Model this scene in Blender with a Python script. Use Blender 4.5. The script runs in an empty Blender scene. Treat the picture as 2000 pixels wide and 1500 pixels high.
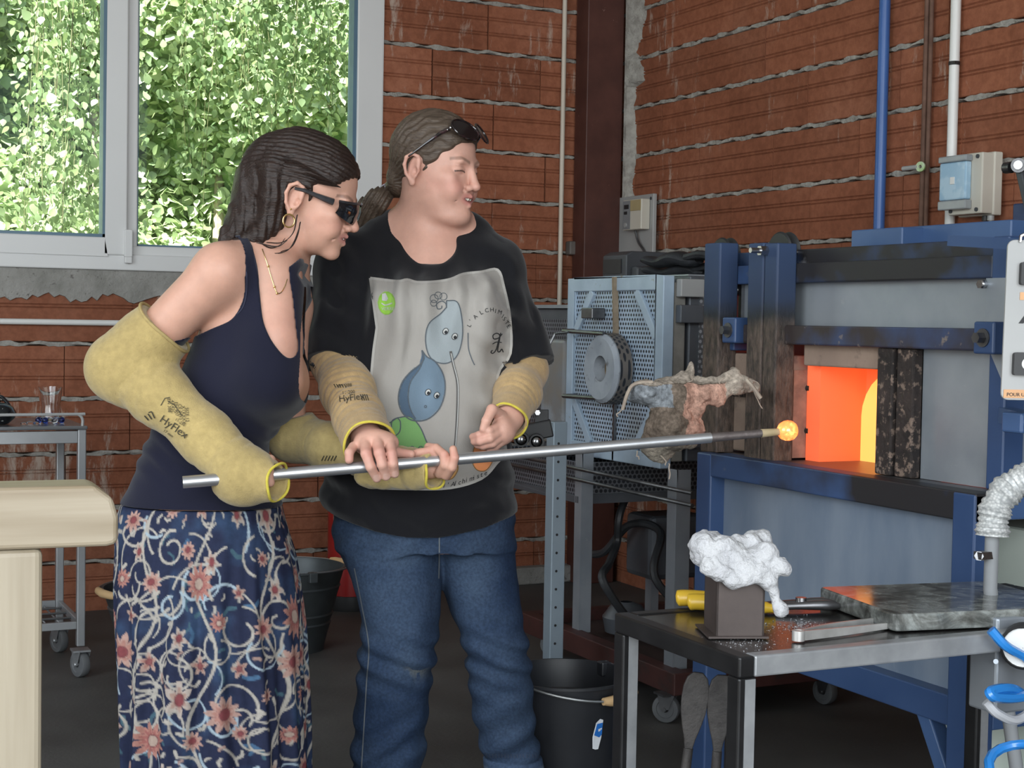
import bpy, bmesh, math, random
import numpy as np
from mathutils import Vector, Matrix, Euler
from mathutils.bvhtree import BVHTree

scene = bpy.context.scene
C = scene.collection
random.seed(7)
PI = math.pi

# ------------------------------------------------------------------ camera
CAM_H = 1.16
F_PX = 3011.5
YAW, PITCH, ROLL = [math.radians(a) for a in (25.867, 2.337, .987)]
_fw = np.array([math.sin(YAW)*math.cos(PITCH), math.cos(YAW)*math.cos(PITCH), -math.sin(PITCH)])
_rt = np.array([math.cos(YAW), -math.sin(YAW), 0.0])
_up = np.cross(_rt, _fw)
RT = math.cos(ROLL)*_rt + math.sin(ROLL)*_up
UP = -math.sin(ROLL)*_rt + math.cos(ROLL)*_up
FW = _fw
CP = np.array([0.0, 0.0, CAM_H])
cam_data = bpy.data.cameras.new('camera')
cam = bpy.data.objects.new('camera', cam_data)
C.objects.link(cam)
cam_data.sensor_width = 36.0
cam_data.lens = 36.0*F_PX/2000.0
cam_data.clip_start = .05
cam_data.clip_end = 300
cam.matrix_world = Matrix(((RT[0], UP[0], -FW[0], CP[0]), (RT[1], UP[1], -FW[1], CP[1]), (RT[2], UP[2], -FW[2], CP[2]), (0, 0, 0, 1)))
scene.camera = cam

# ------------------------------------------------------------------ light
scene.view_settings.view_transform = 'Standard'
scene.view_settings.look = 'None'
scene.view_settings.gamma = 1.0
scene.view_settings.use_curve_mapping = False
scene.view_settings.exposure = 0.75
scene.cycles.use_denoising = True
scene.cycles.max_bounces = 8
scene.cycles.transparent_max_bounces = 12
scene.cycles.sample_clamp_indirect = 6.0
scene.cycles.caustics_reflective = False
scene.cycles.caustics_refractive = False

world = bpy.data.worlds.new('world')
scene.world = world
world.use_nodes = True
wn = world.node_tree
wn.nodes.clear()
w_out = wn.nodes.new('ShaderNodeOutputWorld')
w_bg = wn.nodes.new('ShaderNodeBackground')
w_sky = wn.nodes.new('ShaderNodeTexSky')
w_sky.sky_type = 'NISHITA'
w_sky.sun_disc = False
w_sky.sun_elevation = math.radians(52)
w_sky.sun_rotation = math.radians(-60)
w_sky.air_density = 1.3
w_sky.dust_density = 3.0
w_bg.inputs[1].default_value = 0.2
wn.links.new(w_sky.outputs[0], w_bg.inputs[0])
wn.links.new(w_bg.outputs[0], w_out.inputs[0])

sun_d = bpy.data.lights.new('sun', 'SUN')
sun_d.energy = 19.0
sun_d.color = (1, .95, .84)
sun_d.angle = math.radians(.6)
sun = bpy.data.objects.new('sun', sun_d)
C.objects.link(sun)
sun.rotation_euler = Vector((.55, .48, -1.0)).to_track_quat('-Z', 'Y').to_euler()

def area_light(name, loc, target, sx, sy, power, col):
    d = bpy.data.lights.new(name, 'AREA')
    d.shape = 'RECTANGLE'; d.size = sx; d.size_y = sy; d.energy = power; d.color = col
    o = bpy.data.objects.new(name, d)
    C.objects.link(o)
    o.location = loc
    o.rotation_euler = (Vector(target)-Vector(loc)).to_track_quat('-Z', 'Y').to_euler()
    return o
# daylight through the open workshop gate behind the photographer and the glazed front on the left
area_light('gate_daylight', (-.4, -2.6, 1.9), (1.6, 4, 1.0), 4.2, 3.0, 175, (.93, .97, 1))
area_light('side_daylight', (-2.4, 1.6, 1.9), (2.0, 3.6, .9), 3.2, 2.4, 62, (.9, .96, 1))

# ------------------------------------------------------------------ pixel rays -> real points
def ray(px, py): return FW + ((px-1000)*RT - (py-750)*UP)/F_PX
def at(px, py, dep): return CP + ray(px, py)*dep
def on_x(px, py, X): d = ray(px, py); return CP + d*(X/d[0])
def on_y(px, py, Y): d = ray(px, py); return CP + d*(Y/d[1])
def on_z(px, py, Z): d = ray(px, py); return CP + d*((Z-CAM_H)/d[2])

# ------------------------------------------------------------------ object helpers
def tag(o, label=None, cat=None, group=None, kind=None):
    if label: o['label'] = label
    if cat: o['category'] = cat
    if group: o['group'] = group
    if kind: o['kind'] = kind
    return o

def thing(name, label, cat, loc=(0, 0, 0), rotz=0.0, group=None):
    o = bpy.data.objects.new(name, None)
    C.objects.link(o)
    o.location = loc
    o.rotation_euler = (0, 0, rotz)
    return tag(o, label, cat, group)

def world_mat(o):
    m = Matrix.LocRotScale(o.location, o.rotation_euler, o.scale)
    return world_mat(o.parent) @ m if o.parent else m

class MB:
    def __init__(self):
        self.v = []; self.f = []; self.s = []
    def add(self, vs, fs, smooth=False):
        n = len(self.v)
        self.v += [tuple(map(float, p)) for p in vs]
        self.f += [tuple(i+n for i in q) for q in fs]
        self.s += [smooth]*len(fs)
        return self
    def box(self, c, s, M=None):
        x, y, z = [a/2 for a in s]
        vs = [(-x, -y, -z), (x, -y, -z), (x, y, -z), (-x, y, -z), (-x, -y, z), (x, -y, z), (x, y, z), (-x, y, z)]
        if M is not None: vs = [M @ Vector(p) for p in vs]
        vs = [(p[0]+c[0], p[1]+c[1], p[2]+c[2]) for p in vs]
        return self.add(vs, [(0, 3, 2, 1), (4, 5, 6, 7), (0, 1, 5, 4), (1, 2, 6, 5), (2, 3, 7, 6), (3, 0, 4, 7)])
    def bb(self, x0, x1, y0, y1, z0, z1):
        return self.box(((x0+x1)/2, (y0+y1)/2, (z0+z1)/2), (abs(x1-x0), abs(y1-y0), abs(z1-z0)))
    def bar(self, p0, p1, w, h, up=(0, 0, 1)):
        p0, p1 = Vector(p0), Vector(p1)
        d = (p1-p0); L = d.length; d.normalize()
        u = Vector(up)
        if abs(d.dot(u)) > .99: u = Vector((0, 1, 0))
        s = d.cross(u).normalized(); u = s.cross(d)
        M = Matrix((d, s, u)).transposed()
        return self.box((p0+p1)/2, (L, w, h), M)
    def tube(self, pts, r, n=8, caps=True, closed=False):
        pts = [Vector(p) for p in pts]
        m = len(pts)
        rs = r if hasattr(r, '__len__') else [r]*m
        vs = []; fs = []
        prev = None
        for i, p in enumerate(pts):
            if closed: t = pts[(i+1) % m]-pts[i-1]
            else: t = pts[min(i+1, m-1)]-pts[max(i-1, 0)]
            t.normalize()
            if prev is None:
                a = Vector((0, 0, 1)) if abs(t.z) < .9 else Vector((1, 0, 0))
                s = t.cross(a).normalized()
            else:
                s = (prev-t*prev.dot(t)).normalized()
            prev = s
            b = t.cross(s)
            for k in range(n):
                a = 2*PI*k/n
                vs.append(p+(s*math.cos(a)+b*math.sin(a))*rs[i])
        mm = m if closed else m-1
        for i in range(mm):
            j = (i+1) % m
            for k in range(n):
                k2 = (k+1) % n
                fs.append((i*n+k, i*n+k2, j*n+k2, j*n+k))
        self.add(vs, fs, True)
        if caps and not closed:
            self.add(vs[:n], [tuple(range(n))[::-1]])
            self.add(vs[-n:], [tuple(range(n))])
        return self
    def cyl(self, p0, p1, r0, r1=None, n=16, caps=True):
        return self.tube([p0, p1], [r0, r0 if r1 is None else r1], n, caps)
    def lathe(self, prof, c=(0, 0, 0), axis=(0, 0, 1), n=24, close=False):
        ax = Vector(axis).normalized()
        a = Vector((1, 0, 0)) if abs(ax.x) < .9 else Vector((0, 1, 0))
        s = (a-ax*a.dot(ax)).normalized(); b = ax.cross(s)
        c = Vector(c); vs = []; fs = []
        for (r, h) in prof:
            for k in range(n):
                t = 2*PI*k/n
                vs.append(c+ax*h+(s*math.cos(t)+b*math.sin(t))*max(r, 1e-5))
        m = len(prof)
        for i in range(m if close else m-1):
            j = (i+1) % m
            for k in range(n):
                k2 = (k+1) % n
                fs.append((i*n+k, i*n+k2, j*n+k2, j*n+k))
        return self.add(vs, fs, True)
    def prism(self, poly, o, ex, ey, ez, t):
        # poly of 2D points in (ex, ey), extruded by t along ez from o
        o, ex, ey, ez = map(Vector, (o, ex, ey, ez))
        n = len(poly)
        a = [o+ex*p[0]+ey*p[1] for p in poly]
        b = [p+ez*t for p in a]
        fs = [tuple(range(n))[::-1], tuple(range(n, 2*n))]
        for i in range(n):
            j = (i+1) % n
            fs.append((i, j, j+n, i+n))
        return self.add(a+b, fs)
    def sphere(self, c, r, n=16, m=10, sc=(1, 1, 1)):
        vs = []; fs = []
        for i in range(m+1):
            t = PI*i/m
            for k in range(n):
                p = 2*PI*k/n
                vs.append((c[0]+r*sc[0]*math.sin(t)*math.cos(p), c[1]+r*sc[1]*math.sin(t)*math.sin(p), c[2]+r*sc[2]*math.cos(t)))
        for i in range(m):
            for k in range(n):
                k2 = (k+1) % n
                fs.append((i*n+k, (i+1)*n+k, (i+1)*n+k2, i*n+k2))
        return self.add(vs, fs, True)
    def mesh(self, name, mt):
        me = bpy.data.meshes.new(name)
        me.from_pydata(self.v, [], self.f)
        me.polygons.foreach_set('use_smooth', self.s)
        bm = bmesh.new(); bm.from_mesh(me)
        bmesh.ops.remove_doubles(bm, verts=bm.verts, dist=1e-6)
        bmesh.ops.dissolve_degenerate(bm, edges=bm.edges, dist=1e-7)
        bmesh.ops.recalc_face_normals(bm, faces=bm.faces)
        for e in bm.edges:
            if len(e.link_faces) == 2 and e.calc_face_angle(0) > .7: e.smooth = False
        bm.to_mesh(me); bm.free()
        if mt: me.materials.append(mt)
        return me

def obj(name, mb, mt, parent=None, bevel=0.0, seg=2, **kw):
    if isinstance(mb, MB):
        if parent is not None:
            Mi = world_mat(parent).inverted()
            mb.v = [tuple(Mi @ Vector(p)) for p in mb.v]
        me = mb.mesh(name, mt)
    else:
        me = mb
    o = bpy.data.objects.new(name, me)
    C.objects.link(o)
    if parent is not None: o.parent = parent
    if bevel:
        b = o.modifiers.new('bevel', 'BEVEL'); b.width = bevel; b.segments = seg; b.limit_method = 'ANGLE'; b.angle_limit = .6
        b.harden_normals = False
    tag(o, kw.get('label'), kw.get('cat'), kw.get('group'), kw.get('kind'))
    return o

def children(o): return [c for c in C.objects if c.parent == o]
def dup(o, loc=None, rot=None, label=None, parent=None):
    c = o.copy(); C.objects.link(c)
    if parent is not None: c.parent = parent
    if loc is not None: c.location = loc
    if rot is not None: c.rotation_euler = rot
    if label: c['label'] = label
    for ch in children(o): dup(ch, parent=c)
    return c

# ------------------------------------------------------------------ materials
def srgb(r, g, b):
    return tuple((c/255/12.92 if c <= 10 else ((c/255+.055)/1.055)**2.4) for c in (r, g, b))

def new_mat(name):
    m = bpy.data.materials.new(name); m.use_nodes = True
    nt = m.node_tree
    return m, nt, nt.nodes['Principled BSDF']

def ramp(nt, stops):
    r = nt.nodes.new('ShaderNodeValToRGB')
    e = r.color_ramp.elements
    e[0].position, e[0].color = stops[0][0], (*stops[0][1], 1)
    e[1].position, e[1].color = stops[-1][0], (*stops[-1][1], 1)
    for p, c in stops[1:-1]:
        x = e.new(p); x.color = (*c, 1)
    return r

def texco(nt, scale=(1, 1, 1), kind='Object'):
    tc = nt.nodes.new('ShaderNodeTexCoord')
    mp = nt.nodes.new('ShaderNodeMapping')
    mp.inputs['Scale'].default_value = scale
    nt.links.new(tc.outputs[kind], mp.inputs[0])
    return mp.outputs[0]

def noise(nt, vec, scale, detail=4, rough=.55, dist=0):
    n = nt.nodes.new('ShaderNodeTexNoise')
    n.inputs['Scale'].default_value = scale
    n.inputs['Detail'].default_value = detail
    n.inputs['Roughness'].default_value = rough
    n.inputs['Distortion'].default_value = dist
    nt.links.new(vec, n.inputs['Vector'])
    return n.outputs['Fac']

def mixc(nt, fac, a, b, mode='MIX'):
    m = nt.nodes.new('ShaderNodeMix'); m.data_type = 'RGBA'; m.blend_type = mode
    for s, v in ((0, fac), (6, a), (7, b)):
        if hasattr(v, 'is_linked') or hasattr(v, 'links'): nt.links.new(v, m.inputs[s])
        elif s == 0: m.inputs[0].default_value = v
        else: m.inputs[s].default_value = (*v, 1)
    return m.outputs[2]

def math_n(nt, op, a, b=None):
    m = nt.nodes.new('ShaderNodeMath'); m.operation = op
    for i, v in enumerate((a, b)):
        if v is None: continue
        if hasattr(v, 'links'): nt.links.new(v, m.inputs[i])
        else: m.inputs[i].default_value = v
    return m.outputs[0]

def bump(nt, bs, h, strength=.3, dist=.01):
    b = nt.nodes.new('ShaderNodeBump')
    b.inputs['Strength'].default_value = strength
    b.inputs['Distance'].default_value = dist
    nt.links.new(h, b.inputs['Height'])
    nt.links.new(b.outputs[0], bs.inputs['Normal'])

def pmat(name, c1, c2=None, scale=12, rough=.6, metal=0.0, bmp=0.0, stretch=(1, 1, 1), detail=5, lo=.35, hi=.65, spec=.5, bscale=None, rvar=0.0, wear=None, wscale=6, wlo=.55, whi=.62, coat=0, trans=0, vary=0.0, bdist=.004):
    m, nt, bs = new_mat(name)
    vec = texco(nt, stretch)
    c2 = c2 or tuple(c*.8 for c in c1)
    n = noise(nt, vec, scale, detail)
    r = ramp(nt, [(lo, c1), (hi, c2)])
    nt.links.new(n, r.inputs[0])
    col = r.outputs[0]
    if wear is not None:
        n2 = noise(nt, vec, wscale, 6, .65)
        r2 = ramp(nt, [(wlo, (0, 0, 0)), (whi, (1, 1, 1))])
        nt.links.new(n2, r2.inputs[0])
        col = mixc(nt, r2.outputs[0], col, wear)
    if vary:
        oi = nt.nodes.new('ShaderNodeObjectInfo')
        h = nt.nodes.new('ShaderNodeHueSaturation')
        nt.links.new(math_n(nt, 'ADD', math_n(nt, 'MULTIPLY', oi.outputs['Random'], vary), 1-vary/2), h.inputs['Value'])
        nt.links.new(col, h.inputs['Color'])
        col = h.outputs[0]
    nt.links.new(col, bs.inputs['Base Color'])
    bs.inputs['Roughness'].default_value = rough
    if rvar:
        nt.links.new(math_n(nt, 'ADD', math_n(nt, 'MULTIPLY', n, rvar), rough-rvar/2), bs.inputs['Roughness'])
    bs.inputs['Metallic'].default_value = metal
    bs.inputs['Specular IOR Level'].default_value = spec
    bs.inputs['Coat Weight'].default_value = coat
    bs.inputs['Transmission Weight'].default_value = trans
    if bmp:
        nb = noise(nt, vec, bscale or scale*4, 6, .6)
        bump(nt, bs, nb, bmp, bdist)
    return m
# ------------------------------------------------------------------ signed-distance sculpting (numpy) and surface nets
def _hash3(ix, iy, iz, seed):
    h = (ix.astype(np.int64)*374761393 + iy.astype(np.int64)*668265263 + iz.astype(np.int64)*2147483647 + seed*974634777) & 0xffffffff
    h = ((h ^ (h >> 13))*1274126177) & 0xffffffff
    return ((h ^ (h >> 16)) & 0xffff).astype(np.float32)/32768.0-1.0
def vnoise(P, seed=0):
    f = np.floor(P); t = (P-f).astype(np.float32); t = t*t*(3-2*t)
    i = f.astype(np.int64)
    out = 0
    for a in (0, 1):
        wx = t[..., 0] if a else 1-t[..., 0]
        for b in (0, 1):
            wy = t[..., 1] if b else 1-t[..., 1]
            for c in (0, 1):
                wz = t[..., 2] if c else 1-t[..., 2]
                out = out+wx*wy*wz*_hash3(i[..., 0]+a, i[..., 1]+b, i[..., 2]+c, seed)
    return out
def fbm(P, octv=3, seed=0):
    s = 0; a = 1.0; f = 1.0; tot = 0
    for o in range(octv):
        s = s+a*vnoise(P*f, seed+o*17); tot += a; a *= .5; f *= 2.03
    return s/tot
def axis_coords(lo, hi, h, fine=None):
    # spacing h; optional list of (a, b, hfine) zones
    xs = [lo]
    while xs[-1] < hi:
        s = h
        for (a, b, hf) in (fine or []):
            if a <= xs[-1] < b: s = min(s, hf)
        xs.append(xs[-1]+s)
    return np.array(xs, dtype=np.float32)
def smin(a, b, k):
    if k <= 0: return np.minimum(a, b)
    h = np.maximum(k-np.abs(a-b), 0)/k
    return np.minimum(a, b)-h*h*k*.25
class SDF:
    BIG = .06
    def __init__(self, lo, hi, h, zfine=None, xfine=None, yfine=None):
        self.ax = [axis_coords(lo[0], hi[0], h, xfine), axis_coords(lo[1], hi[1], h, yfine), axis_coords(lo[2], hi[2], h, zfine)]
        self.D = np.full([len(a) for a in self.ax], self.BIG, dtype=np.float32)
    def sub(self, lo, hi):
        s = []
        for a, l, h in zip(self.ax, lo, hi):
            i0 = max(0, int(np.searchsorted(a, l))-1); i1 = min(len(a), int(np.searchsorted(a, h))+1)
            if i1-i0 < 1: return None, None
            s.append(slice(i0, i1))
        s = tuple(s)
        X, Y, Z = self.ax[0][s[0]][:, None, None], self.ax[1][s[1]][None, :, None], self.ax[2][s[2]][None, None, :]
        return s, (X, Y, Z)
    def put(self, s, d, k, op='add'):
        cur = self.D[s]
        if op == 'add': self.D[s] = smin(cur, d, k)
        elif op == 'cut': self.D[s] = -smin(-cur, d, k)          # subtract the shape d
        elif op == 'int': self.D[s] = -smin(-cur, -d, k)
    def cone(self, a, b, ra, rb, k=.01, op='add', sc=None, M=None):
        # rounded cone from a to b
        a = np.array(a, float); b = np.array(b, float)
        m = max(ra, rb)+k+.02
        s, G = self.sub(np.minimum(a, b)-m, np.maximum(a, b)+m)
        if s is None: return self
        ab = b-a; L2 = max(float(ab@ab), 1e-9)
        px, py, pz = G[0]-a[0], G[1]-a[1], G[2]-a[2]
        t = np.clip((px*ab[0]+py*ab[1]+pz*ab[2])/L2, 0, 1).astype(np.float32)
        d = np.sqrt((px-t*ab[0])**2+(py-t*ab[1])**2+(pz-t*ab[2])**2)-(ra+(rb-ra)*t)
        self.put(s, d.astype(np.float32), k, op); return self
    def chain(self, pts, rs, k=.01, op='add'):
        for i in range(len(pts)-1): self.cone(pts[i], pts[i+1], rs[i], rs[i+1], k, op)
        return self
    def ellipsoid(self, c, r, k=.01, M=None, op='add', pad=0.0):
        c = np.array(c, float); r = np.array(r, float)
        if M is None: M = np.eye(3)
        ext = np.sqrt(((M*r[None, :])**2).sum(1))+k+.02+pad
        s, G = self.sub(c-ext, c+ext)
        if s is None: return self
        p = [G[0]-c[0], G[1]-c[1], G[2]-c[2]]
        q = [p[0]*M[0, i]+p[1]*M[1, i]+p[2]*M[2, i] for i in range(3)]
        k0 = np.sqrt(sum((q[i]/r[i])**2 for i in range(3)))
        k1 = np.sqrt(sum((q[i]/r[i]**2)**2 for i in range(3)))+1e-9
        d = k0*(k0-1)/k1
        self.put(s, d.astype(np.float32), k, op); return self
    def loft(self, secs, k=.02, op='add', power=2.2, z_axis=2):
        # secs: rows (z, cx, cy, a, b, yaw): elliptical sections stacked along z
        S = np.array(secs, float); S = S[np.argsort(S[:, 0])]
        z0, z1 = S[0, 0], S[-1, 0]; m = k+.03
        R = np.maximum(S[:, 3], S[:, 4]).max()
        lo = (S[:, 1].min()-R-m, S[:, 2].min()-R-m, z0-m); hi = (S[:, 1].max()+R+m, S[:, 2].max()+R+m, z1+m)
        s, G = self.sub(lo, hi)
        z = np.clip(G[2][0, 0], z0, z1)
        def itp(j):
            # smooth (Catmull-Rom) interpolation
            x = S[:, 0]; y = S[:, j]; mm = np.gradient(y, x)
            i = np.clip(np.searchsorted(x, z)-1, 0, len(x)-2); h = x[i+1]-x[i]; t = (z-x[i])/h
            return ((2*t**3-3*t**2+1)*y[i]+(t**3-2*t**2+t)*h*mm[i]+(-2*t**3+3*t**2)*y[i+1]+(t**3-t**2)*h*mm[i+1])[None, None, :].astype(np.float32)
        cx, cy, a, b, yw = [itp(j) for j in range(1, 6)]
        x = G[0]-cx; y = G[1]-cy; c, sn = np.cos(yw), np.sin(yw)
        u = x*c+y*sn; v = -x*sn+y*c
        p = power
        e = (np.abs(u/a)**p+np.abs(v/b)**p)**(1/p)
        g = np.sqrt((u/(a*a))**2+(v/(b*b))**2)/np.maximum(np.sqrt((u/a)**2+(v/b)**2), 1e-6)
        dr = (e-1)/np.maximum(g, 1/np.maximum(a, b))
        dz = np.maximum(z0-G[2], G[2]-z1)
        d = np.maximum(dr, dz)
        self.put(s, d.astype(np.float32), k, op); return self
    def plane(self, p, n, op='cut', k=0.0):
        # cut away the side the normal points to
        n = np.array(n, float); n /= np.linalg.norm(n); p = np.array(p, float)
        d = (self.ax[0][:, None, None]-p[0])*n[0]+(self.ax[1][None, :, None]-p[1])*n[1]+(self.ax[2][None, None, :]-p[2])*n[2]
        self.D = np.maximum(self.D, d.astype(np.float32)) if k <= 0 else -smin(-self.D, -d.astype(np.float32), k)
        return self
    def band(self, w):
        return np.nonzero(np.abs(self.D) < w)
    def noise(self, amp, scale, octv=3, seed=0, stretch=(1, 1, 1), w=.02):
        I = self.band(max(w, amp*2.5))
        P = np.stack([self.ax[0][I[0]]*stretch[0], self.ax[1][I[1]]*stretch[1], self.ax[2][I[2]]*stretch[2]], 1)*scale
        self.D[I] += amp*fbm(P, octv, seed).astype(np.float32); return self
    def field(self, fn, w=.03):
        # add fn(P) to the distance near the surface
        I = self.band(w)
        P = np.stack([self.ax[0][I[0]], self.ax[1][I[1]], self.ax[2][I[2]]], 1)
        self.D[I] += fn(P).astype(np.float32); return self
    def mesh(self):
        D = self.D; ax = self.ax
        inside = D < 0
        # cells with a sign change
        c = np.zeros([n-1 for n in D.shape], dtype=np.int8)
        for a in (0, 1):
            for b in (0, 1):
                for e in (0, 1):
                    c += inside[a:D.shape[0]-1+a, b:D.shape[1]-1+b, e:D.shape[2]-1+e]
        I = np.nonzero((c > 0) & (c < 8))
        n = len(I[0])
        idx = np.full(c.shape, -1, dtype=np.int32); idx[I] = np.arange(n)
        acc = np.zeros((n, 3)); cnt = np.zeros(n)
        cor = [(a, b, e) for a in (0, 1) for b in (0, 1) for e in (0, 1)]
        val = {q: D[I[0]+q[0], I[1]+q[1], I[2]+q[2]] for q in cor}
        P0 = [ax[i][I[i]] for i in range(3)]; P1 = [ax[i][I[i]+1] for i in range(3)]
        for q in cor:
            for d in range(3):
                if q[d]: continue
                r = list(q); r[d] = 1; r = tuple(r)
                va, vb = val[q], val[r]
                m = (va < 0) != (vb < 0)
                t = np.where(m, va/np.where(m, va-vb, 1), 0)
                for j in range(3):
                    co = (P0[j]+(P1[j]-P0[j])*t) if j == d else (P1[j] if q[j] else P0[j])
                    acc[:, j] += np.where(m, co, 0)
                cnt += m
        V = acc/np.maximum(cnt, 1)[:, None]
        F = []
        for d in range(3):
            e1, e2 = (d+1) % 3, (d+2) % 3
            sl0 = [slice(1, -1)]*3; sl0[d] = slice(0, -1); sl1 = [slice(1, -1)]*3; sl1[d] = slice(1, None)
            A = inside[tuple(sl0)]; B = inside[tuple(sl1)]
            for sgn, M in ((1, A & ~B), (-1, ~A & B)):
                J = list(np.nonzero(M))
                J[e1] = J[e1]+1; J[e2] = J[e2]+1
                def cell(o1, o2):
                    K = [j.copy() for j in J]; K[e1] += o1; K[e2] += o2
                    return idx[tuple(K)]
                q = np.stack([cell(-1, -1), cell(0, -1), cell(0, 0), cell(-1, 0)], 1)
                F.append(q if sgn > 0 else q[:, ::-1])
        F = np.concatenate(F)
        F = F[(F >= 0).all(1)]
        return V, F
# ------------------------------------------------------------------ the room
YB, XR = 6.1, 3.45            # brick faces of the back and the right wall
COURSE, GAP, BLEN = .2125, .017, .513
def mat_brick():
    m, nt, bs = new_mat('hollow_brick_clay')
    vec = texco(nt, (1, 1, 1))
    geo = nt.nodes.new('ShaderNodeNewGeometry')
    oi = nt.nodes.new('ShaderNodeObjectInfo')
    n1 = noise(nt, geo.outputs['Position'], 2.3, 5, .6)
    n2 = noise(nt, geo.outputs['Position'], 34, 6, .7)
    r = ramp(nt, [(.3, (.215, .076, .040)), (.52, (.265, .098, .053)), (.75, (.31, .130, .078))])
    nt.links.new(n1, r.inputs[0])
    r2 = ramp(nt, [(.4, (.86, .82, .8)), (.62, (1.1, 1.1, 1.1))])
    nt.links.new(n2, r2.inputs[0])
    c = mixc(nt, 1.0, r.outputs[0], r2.outputs[0], 'MULTIPLY')
    h = nt.nodes.new('ShaderNodeHueSaturation')
    nt.links.new(math_n(nt, 'ADD', math_n(nt, 'MULTIPLY', oi.outputs['Random'], .3), .84), h.inputs['Value'])
    nt.links.new(c, h.inputs['Color'])
    # lime smears: vertical drips, sparse
    mp = nt.nodes.new('ShaderNodeMapping'); mp.inputs['Scale'].default_value = (13, 13, 3.2)
    nt.links.new(geo.outputs['Position'], mp.inputs[0])
    n3 = noise(nt, mp.outputs[0], 1.5, 7, .72, .3)
    n4 = noise(nt, geo.outputs['Position'], 1.7, 3, .5)
    s = math_n(nt, 'MULTIPLY', n3, math_n(nt, 'ADD', n4, .28))
    r3 = ramp(nt, [(.475, (0, 0, 0)), (.60, (.75, .75, .75))])
    nt.links.new(s, r3.inputs[0])
    c = mixc(nt, r3.outputs[0], h.outputs[0], (.52, .44, .37))
    nt.links.new(c, bs.inputs['Base Color'])
    bs.inputs['Roughness'].default_value = .8
    bs.inputs['Specular IOR Level'].default_value = .25
    bump(nt, bs, n2, .35, .004)
    return m
M_brick = mat_brick()
M_mortar = pmat('grey_mortar', (.40, .385, .35), (.27, .255, .23), 26, .95, bmp=.8, bscale=60, spec=.1, bdist=.012)
M_joint = pmat('dark_joint', (.035, .022, .016), (.06, .035, .025), 20, .95, spec=.1)
M_concrete = pmat('sill_concrete', (.25, .245, .225), (.34, .33, .31), 9, .92, bmp=.8, bscale=40, wear=(.16, .15, .14), wscale=30, wlo=.6, whi=.66, spec=.15, bdist=.01)
M_floor = pmat('dark_floor', (.058, .056, .053), (.092, .089, .084), 3.0, .62, bmp=.25, bscale=70, wear=(.10, .097, .09), wscale=46, wlo=.70, whi=.74, rvar=.25, spec=.4)
M_plaster = pmat('plaster', (.45, .44, .42), (.5, .49, .47), 3, .9)
M_ceil = pmat('ceiling_boards', (.42, .41, .39), (.5, .49, .47), 3, .9)

floor = obj('floor', MB().bb(-3.2, XR+.3, -3.4, YB+.4, -.12, 0), M_floor, kind='structure')
obj('ceiling', MB().bb(-3.2, XR+.3, -3.4, YB+.4, 3.5, 3.62), M_ceil, kind='structure')
wl = MB().bb(-3.2, -3.08, -3.4, .1, 0, 3.5); wl.bb(-3.2, -3.08, 3.2, YB+.3, 0, 3.5); wl.bb(-3.2, -3.08, .1, 3.2, 0, .7)
obj('wall_left', wl, M_plaster, kind='structure')

# window opening in the back wall
WX1 = on_y(746, 250, YB)[0]           # right outer edge of the frame
WX0 = -.75
WZ0 = on_y(560, 536, YB)[2]           # underside of the frame
WZ1 = 2.95
SILL_Z = on_y(240, 584, YB)[2]
core = MB()
core.bb(-3.1, WX0, YB+.02, YB+.26, 0, 3.5)
core.bb(WX0, WX1, YB+.02, YB+.26, 0, WZ0)
core.bb(WX0, WX1, YB+.02, YB+.26, WZ1, 3.5)
core.bb(WX1, XR+.3, YB+.02, YB+.26, 0, 3.5)
wall_back = obj('wall_back', core, M_joint, kind='structure')
wall_right = obj('wall_right', MB().bb(XR+.02, XR+.26, -3.4, YB+.02, 0, 3.5), M_joint, kind='structure')

def brick_mesh(L):
    # front face (at local y=0, facing -y) with two pairs of scored lines
    H = COURSE-GAP; D = .028
    zs = [0]
    for k in (.335, .395, .665, .725):
        zs += [H*k-.0035, H*k, H*k+.0035]
    zs += [H]
    ys = [0]+[0, .0045, 0]*4+[0]
    b = .003
    prof = [(D, 0.0), (b, 0.0)]+[(ys[i], zs[i] if 0 < i < len(zs)-1 else (b if i == 0 else H-b)) for i in range(len(zs))]+[(b, H), (D, H)]
    n = len(prof)
    vs = [(0.0, y, z) for y, z in prof]+[(L, y, z) for y, z in prof]
    fs = [(i, i+1, i+1+n, i+n) for i in range(n-1)]
    fs += [tuple(range(n))[::-1], tuple(range(n, 2*n))]
    return MB().add(vs, fs).mesh('brick', M_brick)
_bm = {}
def brick(L, loc, rz, par):
    L = round(L, 2)
    if L not in _bm: _bm[L] = brick_mesh(L)
    o = bpy.data.objects.new('brick', _bm[L]); C.objects.link(o)
    o.location = (loc[0]+random.uniform(-.002, .002), loc[1]+random.uniform(-.002, .002), loc[2]); o.rotation_euler = (0, random.uniform(-.002, .002), rz)
    o.parent = par
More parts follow.
